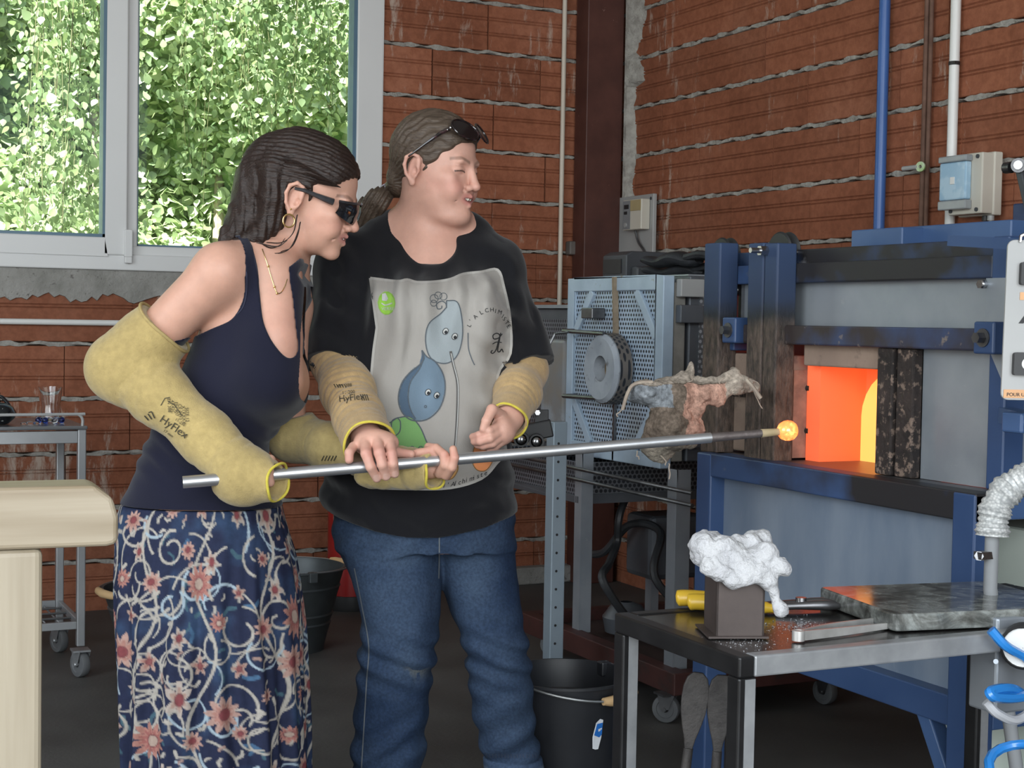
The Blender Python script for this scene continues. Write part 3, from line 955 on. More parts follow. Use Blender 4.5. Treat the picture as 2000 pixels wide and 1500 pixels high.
# sliding door: refractory slab in a scorched steel frame, pushed aside
XD = XF+.03
yd1, yd0 = yy(1416, 780, XD), yy(1531, 800, XD)
zd1, zd0 = zz(1440, 690, XD), zz(1540, 905, XD)+.0
zd0 = max(zd0, zt+.004)
door = obj('sliding_door', MB().bb(XD+.012, XD+.085, yd0, yd1, zd0, zd1), M_fire, fur, bevel=.005)
zk = zz(1550, 727, XD)
obj('frame_plate', MB().bb(XD+.002, XD+.092, yd0-.004, yd0+.075, zd0-.001, zk), M_scorch, door, bevel=.003)
p5 = pmat('door_edge_plate', (.42, .24, .17), (.26, .15, .11), 30, .8, bmp=.5, metal=.2)  # furnace glow on the door edge is put into this orange-brown
obj('edge_plate', MB().bb(XD+.02, XD+.09, yd0-.009, yd0-.0045, zd0, zk+.004), p5, door)
for py in (760, 845):
    z = zz(1560, py, XD)
    obj('bolt', MB().cyl((XD+.06, yd0-.02, z), (XD+.06, yd0-.008, z), .008, n=10), M_scorch, door)
gy = MB()
gy.bb(XD+.004, XD+.02, yd0+.09, yd1-.002, zz(1440, 775, XD), zz(1440, 757, XD))
obj('door_strap', gy, M_scorch, door, bevel=.003)
# pulleys behind the rail heads, with one bright axle bolt
for (px, py) in ((1418, 503), (1532, 494)):
    c = on_x(px-1, py, XF+.075)
    pu = MB().lathe([(.004, -.016), (.046, -.016), (.050, -.012), (.038, -.003), (.038, .003), (.050, .012), (.046, .016), (.004, .016)], c, (1, 0, 0), 28)
    pl_ = obj('pulley', pu, M_black, fur)
a = on_x(1497, 490, XF-.01)
ab = MB().cyl((XF-.055, a[1], a[2]), (XF+.1, a[1], a[2]), .0065, n=10).cyl((XF-.03, a[1], a[2]), (XF-.01, a[1], a[2]), .012, n=6)
obj('axle_bolt', ab, M_steel, fur)
# wool and bolts between the posts
ms = MB()
for i in range(5):
    ms.sphere((XU+.02, yL-.01+random.uniform(-.012, .012), zrt+.025+.03*i), .018, 8, 6, (.8, 1, random.uniform(.7, 1.3)))
obj('counterweight', ms, M_steel_d, fur)
obj('foot_plate', MB().bb(XL+.2, XL+.28, yr+.25, yr+.4, 0.0, .02), M_galv, fur)

# handle bar in front of the left rail, wrapped in ragged heat cloth
h0 = at(1240, 778, 3.42); h1 = at(1475, 752, 3.36)
obj('handle_bar', MB().tube([h0, at(1330, 775, 3.42), at(1440, 755, 3.43), at(1455, 752, 3.52)], .009, 8), M_scorch, fur)
obj('rail_bracket', MB().bar((XF-.0, yy(1400, 700)-.0, zz(1400, 752)), at(1452, 752, 3.5), .02, .02), M_scorch, fur)

# ------------------------------------------------------------------ control plate on the near end of the furnace
pc = thing('control_plate', 'pale grey hanging plate with black switches and orange labels beside the furnace', 'control panel', at(2040, 620, 2.62))
cx = .012
def cp_pt(px, py): return at(px, py, 2.62)
o0 = Vector(cp_pt(1955, 781)); o1 = Vector(cp_pt(1969, 468))
ex = Vector((RT[0], RT[1], 0)).normalized()
ez = (o1-o0).normalized(); en = ex.cross(ez).normalized()
Hp = (o1-o0).length
W = .17
def rrect(w, h, r, n=5):
    pts = []
    for cx_, cy_, a0 in ((w-r, r, -90), (w-r, h-r, 0), (r, h-r, 90), (r, r, 180)):
        for k in range(n+1):
            a = math.radians(a0+90*k/n); pts.append((cx_+r*math.cos(a), cy_+r*math.sin(a)))
    return pts
obj('panel', MB().prism(rrect(W, Hp, .012), o0, ex, ez, -en, .006), M_plate, pc, bevel=.001)
def on_panel(px, py):
    v = Vector(cp_pt(px, py))-o0; return v.dot(ex), v.dot(ez)
def pbox(name, x0, y0, x1, y1, t, mt, par, r=.004):
    w, h = x1-x0, y1-y0
    return obj(name, MB().prism(rrect(w, h, r, 3), o0+ex*x0+ez*y0+en*.0006, ex, ez, en, t), mt, par)
M_orange_lbl = pmat('orange_label', (.62, .34, .16), (.6, .32, .15), 4, .5)
for (py0, py1, px0) in ((515, 557, 1983), (691, 733, 1974)):
    x0, yb = on_panel(px0, py1); x1, yt = on_panel(px0+52, py0)
    s = pbox('switch', x0, yb, x1, yt, .012, M_black, pc)
    cxm, cym = x0+.023, (yb+yt)/2
    rg = []
    for k in range(2):
        for j in range(9):
            t = math.radians(-50+k*180+100*j/8)
            rg.append([(cxm+.0105*math.cos(t), cym+.0105*math.sin(t)), (cxm+.0068*math.cos(t), cym+.0068*math.sin(t))])
    mb = MB()
    for k in range(2):
        seg_ = rg[k*9:k*9+9]
        for j in range(8):
            q = [seg_[j][0], seg_[j+1][0], seg_[j+1][1], seg_[j][1]]
            mb.prism(q, o0+en*.0128, ex, ez, en, .0006)
    obj('symbol', mb, M_white, s)
x0, y0 = on_panel(1986, 583); x1, y1 = on_panel(2040, 577)
pbox('label_strip', x0, y0-.003, x1, y1+.003, .0008, M_orange_lbl, pc, .001)
x0, y0 = on_panel(1958, 777); x1, y1 = on_panel(2050, 767)
ls = pbox('label_strip', x0+.001, y0, x1, y1+.002, .0008, M_orange_lbl, pc, .001)
def text_mesh(s, size, shear=0, ext=.0004):
    cu = bpy.data.curves.new('text', 'FONT'); cu.body = s; cu.size = size; cu.shear = shear; cu.extrude = ext; cu.resolution_u = 3
    o = bpy.data.objects.new('text', cu); C.objects.link(o)
    dg = bpy.context.evaluated_depsgraph_get(); dg.update()
    me = bpy.data.meshes.new_from_object(o.evaluated_get(dg))
    bpy.data.objects.remove(o)
    vs = np.array([v.co[:] for v in me.vertices]); fs = [tuple(p.vertices) for p in me.polygons]
    return vs, fs
M_ink = pmat('black_ink', (.012, .012, .014), (.018, .018, .02), 4, .6)
def panel_text(s, x, y, size, o, ex, ez, en, mt, par, lift=.001):
    vs, fs = text_mesh(s, size)
    mb = MB(); mb.add([o+ex*(x+v[0])+ez*(y+v[1])+en*(lift+v[2]) for v in vs], fs)
    return obj('lettering', mb, mt, par)
panel_text('POUR UN FLUX', x0+.006, y0+.003, .0085, o0, ex, ez, en, M_ink, ls, .0018)
x0, y0 = on_panel(1985, 632); x1, y1 = on_panel(2012, 612)
obj('arrow_mark', MB().prism([(x0, y0), (x0+.008, y0), (x0+.034, y0+.034), (x0+.05, y0+.034), (x0+.05, y0+.044), (x0+.03, y0+.044)], o0+en*.0005, ex, ez, en, .0008), M_ink, pc)
x0, y0 = on_panel(1993, 480)
pbox('label_dot', x0, y0, x0+.02, y0+.012, .0008, M_orange_lbl, pc, .002)
obj('hanger_hook', MB().tube([o1+ex*.02-ez*.004+en*.002, o1+ex*.02+ez*.006+en*.004, o1+ex*.035+ez*.014, o1+ex*.05+ez*.006-en*.02, o1+ex*.06+ez*.01-en*.1], .003, 6), M_steel, pc)
st = MB(); c0 = at(2050, 480, 2.66); st.bar(c0, (c0[0]+.02, yR-.03, c0[2]+.02), .02, .02)
obj('bracket_arm', st, M_blue, pc)
# lever block under the plate
lv = thing('lever_block', 'blue block with a bright pivot screw under the grey control plate', 'lever', at(2010, 825, 2.75))
c = at(2004, 825, 2.75)
obj('body', MB().box(c, (.07, .05, .036)), M_blue_lt, lv, bevel=.004)
obj('pivot', MB().cyl(Vector(c)-en*0+Vector((-.02, -.045, 0)), Vector(c)+Vector((-.0, .03, 0)), .011, n=14), M_steel, lv)
obj('mount_arm', MB().bar(Vector(c)+Vector((.02, 0, 0)), (XF+.06, yR-.03, c[2]), .03, .03), M_blue_lt, lv)

# insulated hose rising from a grey pipe, its clamp
ho = thing('insulated_hose', 'silver woven insulation hose curving over a grey pipe by the marble slab', 'hose', at(1940, 1060, 2.5))
ph = [at(2030, 930, 2.5), at(2000, 938, 2.5), at(1970, 955, 2.5), at(1948, 985, 2.5), at(1940, 1015, 2.5), at(1938, 1046, 2.5)]
def smooth_path(pts, n=8):
    pts = [np.array(p, float) for p in pts]; out = []
    P = [2*pts[0]-pts[1]]+pts+[2*pts[-1]-pts[-2]]
    for i in range(1, len(P)-2):
        for k in range(n):
            t = k/n
            out.append(.5*((2*P[i])+(-P[i-1]+P[i+1])*t+(2*P[i-1]-5*P[i]+4*P[i+1]-P[i+2])*t*t+(-P[i-1]+3*P[i]-3*P[i+1]+P[i+2])*t**3))
    out.append(pts[-1]); return out
def mat_weave():
    m, nt, bs = new_mat('silver_weave')
    vec = texco(nt)
    v = nt.nodes.new('ShaderNodeTexVoronoi'); v.inputs['Scale'].default_value = 190; nt.links.new(vec, v.inputs['Vector'])
    r = ramp(nt, [(.0, (.75, .75, .73)), (.75, (.36, .37, .37))]); nt.links.new(v.outputs['Distance'], r.inputs[0])
    nt.links.new(r.outputs[0], bs.inputs['Base Color']); bs.inputs['Roughness'].default_value = .45; bs.inputs['Metallic'].default_value = .25
    bump(nt, bs, v.outputs['Distance'], -.7, .004)
    return m
sp = smooth_path(ph, 10)
obj('insulation', MB().tube(sp, [.0255+.0018*math.sin(i*1.9)-.002*math.sin(i*.5) for i in range(len(sp))], 18), mat_weave(), ho)
obj('grey_pipe', MB().tube([at(1938, 1040, 2.5), at(1934, 1150, 2.52), (on_z(1932, 1900, 0)[0], at(1934, 1150, 2.52)[1]+.02, .0)], .0115, 12), pmat('grey_pvc', (.28, .29, .30), None, 4, .45), ho)
obj('clamp', MB().box(at(1924, 1084, 2.5), (.034, .016, .012)).cyl(at(1912, 1086, 2.49), at(1918, 1086, 2.5), .008, n=6), M_steel, ho)
# made-up pale box in place of a bright area behind, seen at the edge
M_whitebox = pmat('bright_patch_paint', (.62, .70, .62), (.68, .74, .66), 2, .35)
wb = thing('bright_patch_box', 'pale white-green metal cabinet standing under the furnace behind the silver hose', 'cabinet', (2.6, 2.45, 0))
obj('body', MB().bb(2.30, 2.9, 2.32, 2.6, .0, .755), M_whitebox, wb, bevel=.01)
obj('plinth_panel', MB().bb(2.31, 2.89, 2.308, 2.318, .02, .56), pmat('grey_blue_panel', (.16, .21, .28), (.2, .26, .33), 5, .45, metal=.3), wb, bevel=.004)
obj('handle', MB().tube([(2.8, 2.318, .60), (2.8, 2.305, .61), (2.8, 2.305, .70), (2.8, 2.318, .71)], .005, 8), M_steel, wb)
# round white gauge
ga = thing('round_gauge', 'round black-rimmed gauge with a white face under the table', 'gauge', at(1995, 1265, 2.35))
c = Vector(at(1998, 1265, 2.33)); d = Vector((-.75, -.66, 0)).normalized()
obj('casing', MB().lathe([(.002, 0), (.034, 0), (.034, .03), (.030, .034), (.030, .030)], c-d*.03, d, 24), M_black, ga)
obj('dial', MB().lathe([(.0005, .002), (.0295, .001), (.0295, -.004)], c, d, 24), M_white, ga)
obj('stem', MB().cyl(c-d*.03, (c.x+.22, c.y+.14, c.z-.02), .012, n=10), M_steel, ga)
# coiled blue air hose and cables
M_airhose = pmat('blue_air_hose', (.02, .17, .50), (.025, .2, .55), 3, .25, coat=.3)
def coil(cx, cy, z0, z1, r, n, ph=0):
    return [(cx+r*math.cos(ph+t*2*PI/16)+.01*math.sin(t*.2), cy+r*.8*math.sin(ph+t*2*PI/16), z0+(z1-z0)*t/(16*n)+.012*math.sin(t*2*PI/16)) for t in range(16*n+1)]
k = at(1990, 1440, 2.25)
pts = [at(1935, 1230, 2.3), at(1965, 1262, 2.3), at(2010, 1290, 2.32), at(2040, 1330, 2.3), at(2000, 1360, 2.26), at(1945, 1362, 2.22), at(1935, 1350, 2.22), at(1975, 1345, 2.25), at(2010, 1365, 2.3)]
tag(obj('air_hose', MB().tube(smooth_path(pts, 8)+coil(k[0], k[1], k[2]-.02, .03, .052, 5, .4), .0075, 8), M_airhose), 'bright blue coiled air hose looping beside the furnace leg', 'hose')
tag(obj('grey_cable', MB().tube(smooth_path([at(1925, 1370, 2.24), at(1950, 1395, 2.24), at(1990, 1405, 2.26), at(2040, 1360, 2.3), at(2060, 1300, 2.4), (2.33, 2.30, .35)], 8), .007, 8), pmat('grey_cable', (.42, .43, .45), None, 4, .5)), 'grey round cable hanging below the blue air hose loop', 'cable')
jb_ = thing('junction_box', 'galvanised metal junction box behind the black table leg', 'box', at(1955, 1290, 2.4))
c = at(1962, 1290, 2.42)
obj('body', MB().box(c, (.09, .06, .15)), M_galv, jb_, bevel=.004)
obj('screw', MB().cyl(at(1945, 1292, 2.36), at(1945, 1292, 2.40), .004, n=8), M_galv, jb_)
obj('mount_arm', MB().bar(Vector(c)+Vector((.02, .02, 0)), (XL+.03, yr+.03, c[2]), .03, .03), M_galv, jb_)
# ------------------------------------------------------------------ reheating hood (perforated) on its trolley
def mat_perf(name, base, ax, pitch, rad, dark=(.02, .022, .028), metal=.4, rough=.42, stain=None):
    m, nt, bs = new_mat(name)
    vec = texco(nt)
    sp = nt.nodes.new('ShaderNodeSeparateXYZ'); nt.links.new(vec, sp.inputs[0])
    u = math_n(nt, 'DIVIDE', sp.outputs[ax[0]], pitch); v = math_n(nt, 'DIVIDE', sp.outputs[ax[1]], pitch*1.732)
    def cell(a, b, off):
        x = math_n(nt, 'SUBTRACT', math_n(nt, 'FRACT', math_n(nt, 'ADD', a, 40+off)), .5)
        y = math_n(nt, 'MULTIPLY', math_n(nt, 'SUBTRACT', math_n(nt, 'FRACT', math_n(nt, 'ADD', b, 40+off)), .5), 1.732)
        return math_n(nt, 'SQRT', math_n(nt, 'ADD', math_n(nt, 'MULTIPLY', x, x), math_n(nt, 'MULTIPLY', y, y)))
    d = math_n(nt, 'MINIMUM', cell(u, v, 0), cell(u, v, .5))
    hole = math_n(nt, 'LESS_THAN', d, rad)
    n = noise(nt, vec, 5, 5)
    r = ramp(nt, [(.35, base), (.65, tuple(c*.78 for c in base))]); nt.links.new(n, r.inputs[0])
    col = r.outputs[0]
    if stain:
        n2 = noise(nt, texco(nt, (1, 1, .45)), 4.0, 5, .6)
        r2 = ramp(nt, [(.52, (0, 0, 0)), (.72, (.85, .85, .85))]); nt.links.new(n2, r2.inputs[0])
        col = mixc(nt, r2.outputs[0], col, stain)
    col = mixc(nt, hole, col, dark)
    nt.links.new(col, bs.inputs['Base Color'])
    bs.inputs['Roughness'].default_value = rough
    nt.links.new(math_n(nt, 'MULTIPLY', math_n(nt, 'SUBTRACT', 1.0, hole), metal), bs.inputs['Metallic'])
    bump(nt, bs, hole, -.6, .004)
    return m
PALE = (.34, .44, .58)
M_pale = pmat('pale_blue_enamel', (.42, .52, .62), (.33, .42, .52), 8, .4, metal=.05, wear=(.25, .24, .2), wscale=20, wlo=.64, whi=.72)
M_pale_post = pmat('pale_blue_post', (.30, .36, .41), (.25, .31, .36), 6, .45, metal=.2, wear=(.03, .03, .03), wscale=55, wlo=.70, whi=.73)
M_greyside = pmat('grey_side_sheet', (.10, .11, .125), (.13, .14, .155), 6, .45, metal=.4)
M_perf_door = mat_perf('perforated_door', (.44, .55, .68), ('Y', 'Z'), .0165, .29, metal=.1, stain=(.24, .24, .18))
M_perf_side = mat_perf('perforated_side', (.17, .18, .195), ('X', 'Z'), .018, .30, dark=(.30, .31, .33))
M_perf_tray = mat_perf('perforated_tray', (.20, .215, .235), ('X', 'Z'), .017, .36)
M_perf_trayY = mat_perf('perforated_tray_front', (.21, .225, .25), ('Y', 'Z'), .017, .34)
M_redbrown = pmat('oxide_red_steel', (.05, .018, .016), (.075, .028, .024), 8, .5, wear=(.03, .022, .02), wscale=12, wlo=.55, whi=.7)
M_oxide = pmat('oxide_mortar', (.20, .19, .17), (.27, .255, .23), 14, .9, bmp=.4)
XG = 2.48
gl = thing('reheating_hood', 'pale blue perforated hood with a round ring port on a wheeled trolley', 'furnace', (2.75, 4.3, 0))
gy1, gy0 = on_x(1108, 600, XG)[1], on_x(1295, 600, XG)[1]
gz1, gz0 = on_x(1200, 541, XG)[2], on_x(1200, 900, XG)[2]
dr = obj('hood_door', MB().bb(XG+.012, XG+.016, gy0+.01, gy1-.01, gz0+.01, gz1-.01), M_perf_door, gl)
w = .045
fm = MB()
fm.bb(XG, XG+.04, gy0, gy0+w, gz0, gz1); fm.bb(XG, XG+.04, gy1-w, gy1, gz0, gz1); fm.bb(XG, XG+.04, gy0+w, gy1-w, gz1-w, gz1); fm.bb(XG, XG+.04, gy0+w, gy1-w, gz0, gz0+w)
obj('door_frame', fm, M_pale, dr, bevel=.003)
for (ya, za, yb, zb_) in ((gy1-w, gz1-.19, gy1-.17, gz1-w), (gy0+w, gz1-.19, gy0+.17, gz1-w), (gy1-w, gz0+.19, gy1-.17, gz0+w), (gy0+w, gz0+.19, gy0+.17, gz0+w)):
    obj('corner_brace', MB().bar((XG+.008, ya, za), (XG+.008, yb, zb_), .03, .014, (1, 0, 0)), M_pale, dr, bevel=.002)
gc = on_x(1168, 720, XG-.06)
obj('centre_strap', MB().bar((XG+.004, gc[1], gc[2]+.1), (XG-.004, gc[1], gz1), .012, .016, (1, 0, 0)), pmat('rust_strap', (.2, .15, .1), (.3, .24, .17), 20, .8), dr)
obj('centre_strap', MB().bar((XG+.004, gc[1], gc[2]-.1), (XG+.004, gc[1], gz0), .010, .008, (1, 0, 0)), M_steel_d, dr)
ring = obj('ring_port', MB().lathe([(.042, -.058), (.100, -.062), (.112, -.05), (.112, 0), (.042, 0)], (XG+.005, gc[1], gc[2]), (1, 0, 0), 40, close=True), pmat('ring_refractory', (.27, .30, .34), (.36, .39, .43), 9, .85, bmp=.6, wear=(.12, .12, .12), wscale=24, wlo=.6, whi=.7), dr)
bd = MB().lathe([(.1135, -.046), (.1135, -.004), (.116, -.004), (.116, -.046)], (XG+.005, gc[1], gc[2]), (1, 0, 0), 40, close=True)
obj('ring_band', bd, mat_perf('ring_band_perf', (.22, .19, .165), ('Y', 'X'), .017, .30), ring)
obj('port_core', MB().lathe([(.001, 0), (.042, 0)], (XG-.012, gc[1], gc[2]), (-1, 0, 0), 24), pmat('port_wool', (.27, .21, .13), (.12, .09, .06), 16, .95, bmp=.8), ring)
for (py, pa, pb) in ((650, 1098, 1180), (777, 1098, 1178)):
    a_ = on_x(pa, py-4, XG-.045); b_ = on_x(pb, py+2, XG-.045)
    obj('support_bar', MB().tube([(XG+.01, a_[1], a_[2]), (XG-.045, a_[1]-.01, a_[2]), (XG-.045, b_[1], b_[2])], .0075, 8), M_steel_d, dr)
obj('latch', MB().box((XG-.015, on_x(1166, 612, XG)[1], on_x(1166, 612, XG)[2]), (.05, .075, .035)), M_steel_d, dr, bevel=.003)
# body behind the door
obj('door_lining', MB().bb(XG+.045, XG+.085, gy0+.005, gy1-.01, gz0+.02, gz1-.02), M_oxide, gl, bevel=.004)
XG2 = XG+.095
obj('hood_body', MB().bb(XG2, 3.12, gy0+.0, gy1-.02, gz0+.02, gz1), M_greyside, gl, bevel=.004)
obj('side_sheet', MB().bb(XG2+.035, 3.08, gy0-.004, gy0-.001, gz0+.06, gz1-.05), M_perf_side, gl)
for z in (gz1-.03, gz1-.11, gz0+.1):
    obj('hinge', MB().bb(XG-.0+.045, XG+.13, gy0-.03, gy0-.001, z-.035, z+.02), M_plate if z > gz1-.05 else M_greyside, gl, bevel=.003)
obj('cap_sheet', MB().bb(XG2-.0, 3.12, gy0+.01, gy1-.03, gz1+.001, gz1+.006), M_galv, gl)
# stand legs and lower trolley
lz = .14
for (x, y, wd) in ((2.40, 3.86, .05), (2.40, 4.44, .045), (3.0, 3.86, .05), (3.0, 4.64, .05)):
    lg = MB().bb(x, x+.006, y-wd/2, y+wd/2, lz, gz0+.02); lg.bb(x, x+wd, y-wd/2, y-wd/2+.006, lz, gz0+.02)
    obj('leg', lg, M_galv, gl, bevel=.001)
ty0, ty1, tz0, tz1 = 4.44, 5.12, .565, .70
tr_ = obj('tray', MB().bb(2.41, 2.414, ty0, ty1, tz0+.02, tz1), M_perf_trayY, gl)
obj('tray_side', MB().bb(2.42, 3.02, ty0, ty0+.004, tz0+.02, tz1), M_perf_tray, tr_)
rm = MB()
rm.bb(2.40, 2.43, ty0-.005, ty1, tz0, tz0+.025); rm.bb(2.43, 3.03, ty0-.005, ty0+.02, tz0, tz0+.03); rm.bb(2.40, 3.0, ty1-.02, ty1, tz0, tz0+.025)
obj('tray_rim', rm, M_greyside, tr_, bevel=.002)
obj('tray_side', MB().bb(2.42, 3.02, ty1-.004, ty1, tz0+.02, tz1), M_perf_tray, tr_)
obj('tray_side', MB().bb(3.016, 3.02, ty0, ty1, tz0+.02, tz1), M_perf_trayY, tr_)
obj('tray_floor', MB().bb(2.42, 3.0, ty0+.01, ty1-.01, tz0+.026, tz0+.03), M_greyside, tr_)
for z in (.655, .69): obj('guide_rod', MB().cyl((2.37, 3.7, z-.01), (2.37, 5.1, z), .006, n=8), M_steel_d, gl)
cart = MB()
cart.bb(2.36, 2.41, 3.76, 4.78, .085, .15); cart.bb(2.97, 3.02, 3.76, 4.78, .085, .15); cart.bb(2.41, 2.97, 3.76, 3.81, .085, .15); cart.bb(2.41, 2.97, 4.73, 4.78, .085, .15)
obj('trolley_frame', cart, M_redbrown, gl, bevel=.003)
obj('trolley_deck', MB().bb(2.42, 2.97, 3.82, 4.72, .10, .112), pmat('deck_dark', (.03, .018, .016), (.05, .03, .026), 8, .7), gl)
M_wheel = pmat('grey_wheel', (.10, .105, .11), (.14, .145, .15), 8, .5)
def caster(name, x, y, r, par, ang=.5, fork=M_steel_d):
    c = Vector((x, y, r)); ax = Vector((math.cos(ang), math.sin(ang), 0)); fw = Vector((-ax.y, ax.x, 0))
    w_ = obj(name, MB().lathe([(r*.25, -.011), (r*.62, -.011), (r*.66, -.014), (r*.95, -.013), (r, -.008), (r, .008), (r*.95, .013), (r*.66, .014), (r*.62, .011), (r*.25, .011)], c, ax, 24, close=True), M_wheel, par)
    f = MB()
    for s in (-1, 1): f.prism([(-.012, 0), (.012, 0), (.022, r*1.05), (-.03, r*1.05)], c+ax*(.019*s), fw, (0, 0, 1), ax, .002)
    f.box((x, y, r*2.06), (.055, .055, .006)); f.cyl(c-ax*.024, c+ax*.024, .006, n=8)
    obj('caster_fork', f, fork, w_)
caster('caster', 2.36, 3.80, .041, gl, .7); caster('caster', 2.46, 4.72, .041, gl, .9); caster('caster', 2.93, 3.80, .041, gl, .2); caster('caster', 2.97, 4.72, .041, gl, .4)

# pipe rest: post with ball rollers in front of the hood
pr = thing('pipe_rest', 'pale blue drilled post carrying two steel ball rollers beside the hood', 'stand', (2.30, 4.30, 0))
p = on_z(1078, 1375, 0); px_, py_ = p[0], p[1]
pw = .047
ps = MB().bb(px_-pw/2, px_+pw/2, py_-pw/2, py_+pw/2, .0, .86)
d_ = Vector((math.cos(YAW), -math.sin(YAW), 0))
obj('post', ps, M_pale_post, pr, bevel=.003)
hl = MB()
for i in range(14):
    z = .08+i*.055
    hl.cyl((px_-.006, py_-pw/2-.0008, z), (px_-.006, py_-pw/2+.002, z), .0042, n=8)
obj('bolt_holes', hl, M_black, pr, kind='stuff')
obj('foot', MB().bb(px_-.12, px_+.12, py_-.05, py_+.05, 0, .012), M_pale_post, pr, bevel=.002)
dep = 4.45
obj('bracket', MB().bar(at(1078, 835, dep), at(1005, 850, dep), .05, .05, (0, 0, 1)), M_black, pr, bevel=.004)
obj('side_plate', MB().bar(at(1058, 800, dep), at(1058, 850, dep), .04, .012, (FW[0], FW[1], 0)), M_black, pr, bevel=.002)
for (x, y) in ((1018, 858), (1048, 862)):
    c = at(x, y, dep-.05)
    cup = obj('ball_cup', MB().lathe([(.0165, -.012), (.0215, -.012), (.0215, .02), (.003, .024)], c, (FW[0], FW[1], 0), 20), M_black, pr)
    obj('steel_ball', MB().sphere(Vector(c)-Vector((FW[0], FW[1], 0))*.004, .0155, 16, 10), M_steel, cup)
for (x, y) in ((1029, 806), (1050, 806)):
    c = Vector(at(x, y, dep-.035)); obj('bolt', MB().cyl(c, c+Vector((FW[0], FW[1], 0))*.03, .008, n=6), M_steel, pr)

# second, smaller perforated heater further along
h2 = thing('annealing_heater', 'smaller grey-blue perforated heater with a dark stained door beside the hood', 'furnace', (2.75, 4.98, 0))
y1_, y0_ = on_x(1036, 640, 2.55)[1], gy1+.035
z1_, z0_ = on_x(1070, 602, 2.55)[2], tz1+.001
obj('heater_body', MB().bb(2.56, 3.1, y0_, y1_, z0_, z1_), M_greyside, h2, bevel=.006)
obj('front_sheet', MB().bb(2.55, 2.556, y0_+.01, y1_-.01, z0_+.02, z1_-.04), M_perf_trayY, h2)
obj('top_trim', MB().bb(2.54, 3.1, y0_, y1_+.005, z1_, z1_+.012), M_galv, h2)
obj('heater_door', MB().bb(2.50, 2.53, y0_+.02, y0_+.20, z0_+.03, z1_-.11), pmat('stained_plate', (.24, .28, .33), (.27, .24, .20), 4, .5, metal=.3, wear=(.33, .36, .40), wscale=5, wlo=.5, whi=.62), h2, bevel=.012)
obj('lever_rod', MB().tube([at(1060, 700, 4.9), at(1084, 652, 4.9), at(1110, 649, 4.85)], .004, 6), M_steel_d, h2)

# hoses under the hood
M_hose_d = pmat('dark_hose', (.02, .022, .025), (.035, .037, .04), 10, .5)
tag(obj('dark_hose', MB().tube(smooth_path([(2.85, 4.72, .72), at(1215, 990, 5.2), at(1205, 1060, 5.2), at(1190, 1100, 5.1), at(1180, 1140, 5.0), (2.62, 4.35, .13), (2.8, 4.3, .135), at(1280, 1130, 5.1), at(1290, 1040, 5.2), at(1230, 1025, 5.3), at(1180, 1078, 5.4), at(1140, 1080, 5.5)], 8), .014, 8), M_hose_d), 'thick dark hose looping down under the perforated hood', 'hose')
gb = thing('grey_motor', 'dim grey blower box on the trolley under the hood', 'blower', (2.8, 4.45, .11))
obj('motor_case', MB().bb(2.72, 2.95, 4.5, 4.68, .28, .50), M_greyside, gb, bevel=.02)
obj('motor_foot', MB().bb(2.76, 2.79, 4.56, 4.6, .112, .28), M_galv, gb)
obj('motor_foot', MB().bb(2.88, 2.91, 4.56, 4.6, .112, .28), M_galv, gb)
obj('blower_cone', MB().lathe([(.02, 0), (.07, .02), (.08, .07), (.05, .11), (.02, .12)], (2.58, 4.42, .113), (0, 0, 1), 18), M_greyside, gb)

# black gloves lying on the hood
M_glove = pmat('black_glove_leather', (.014, .015, .018), (.03, .032, .037), 14, .55, bmp=.4, wear=(.10, .11, .13), wscale=8, wlo=.6, whi=.75)
def glove(name, a, b, z, lab, s):
    a = Vector(a); b = Vector(b); t = thing(name, lab, 'glove', ((a+b)/2)[:])
    d = (b-a).normalized(); sd = d.cross(Vector((0, 0, 1)))
    n = 12; rr = [.026, .032, .034, .036, .038, .042, .046, .048, .044, .04, .034, .02]
    pts = [a+(b-a)*.62*i/(n-1)+Vector((0, 0, .014*math.sin(i*.9+s))) for i in range(n)]
    mb = MB().tube(pts, rr[::-1] if s < 0 else rr, 14)
    mb.v = [(x, y, z+(zc-z)*.48) for x, y, zc in mb.v]
    obj('cuff', mb, M_glove, t)
    for j, (o_, L) in enumerate(((-.036, .36), (-.012, .40), (.014, .385), (.038, .33))):
        p0 = a+(b-a)*.55+sd*o_*.9; p2 = a+(b-a)*(.55+L)+sd*o_*1.25
        p1 = (p0+p2)/2+Vector((0, 0, .008))
        m2 = MB().tube(smooth_path([p0, p1, p2], 5), [.013]*10+[.007], 8)
        m2.v = [(x, y, max(z+.002, zc)) for x, y, zc in m2.v]
        obj('finger', m2, M_glove, t)
zt_ = gz1+.008
glove('work_glove', (XG2+.06, 4.43, zt_+.018), (XG2+.20, 4.06, zt_+.02), zt_+.012, 'black work glove lying on the hood top, its grey cuff curled up', 1)
glove('work_glove', (XG2+.03, 4.38, zt_+.05), (XG2+.12, 4.00, zt_+.055), zt_+.045, 'second black work glove resting across the first on the hood', 2)
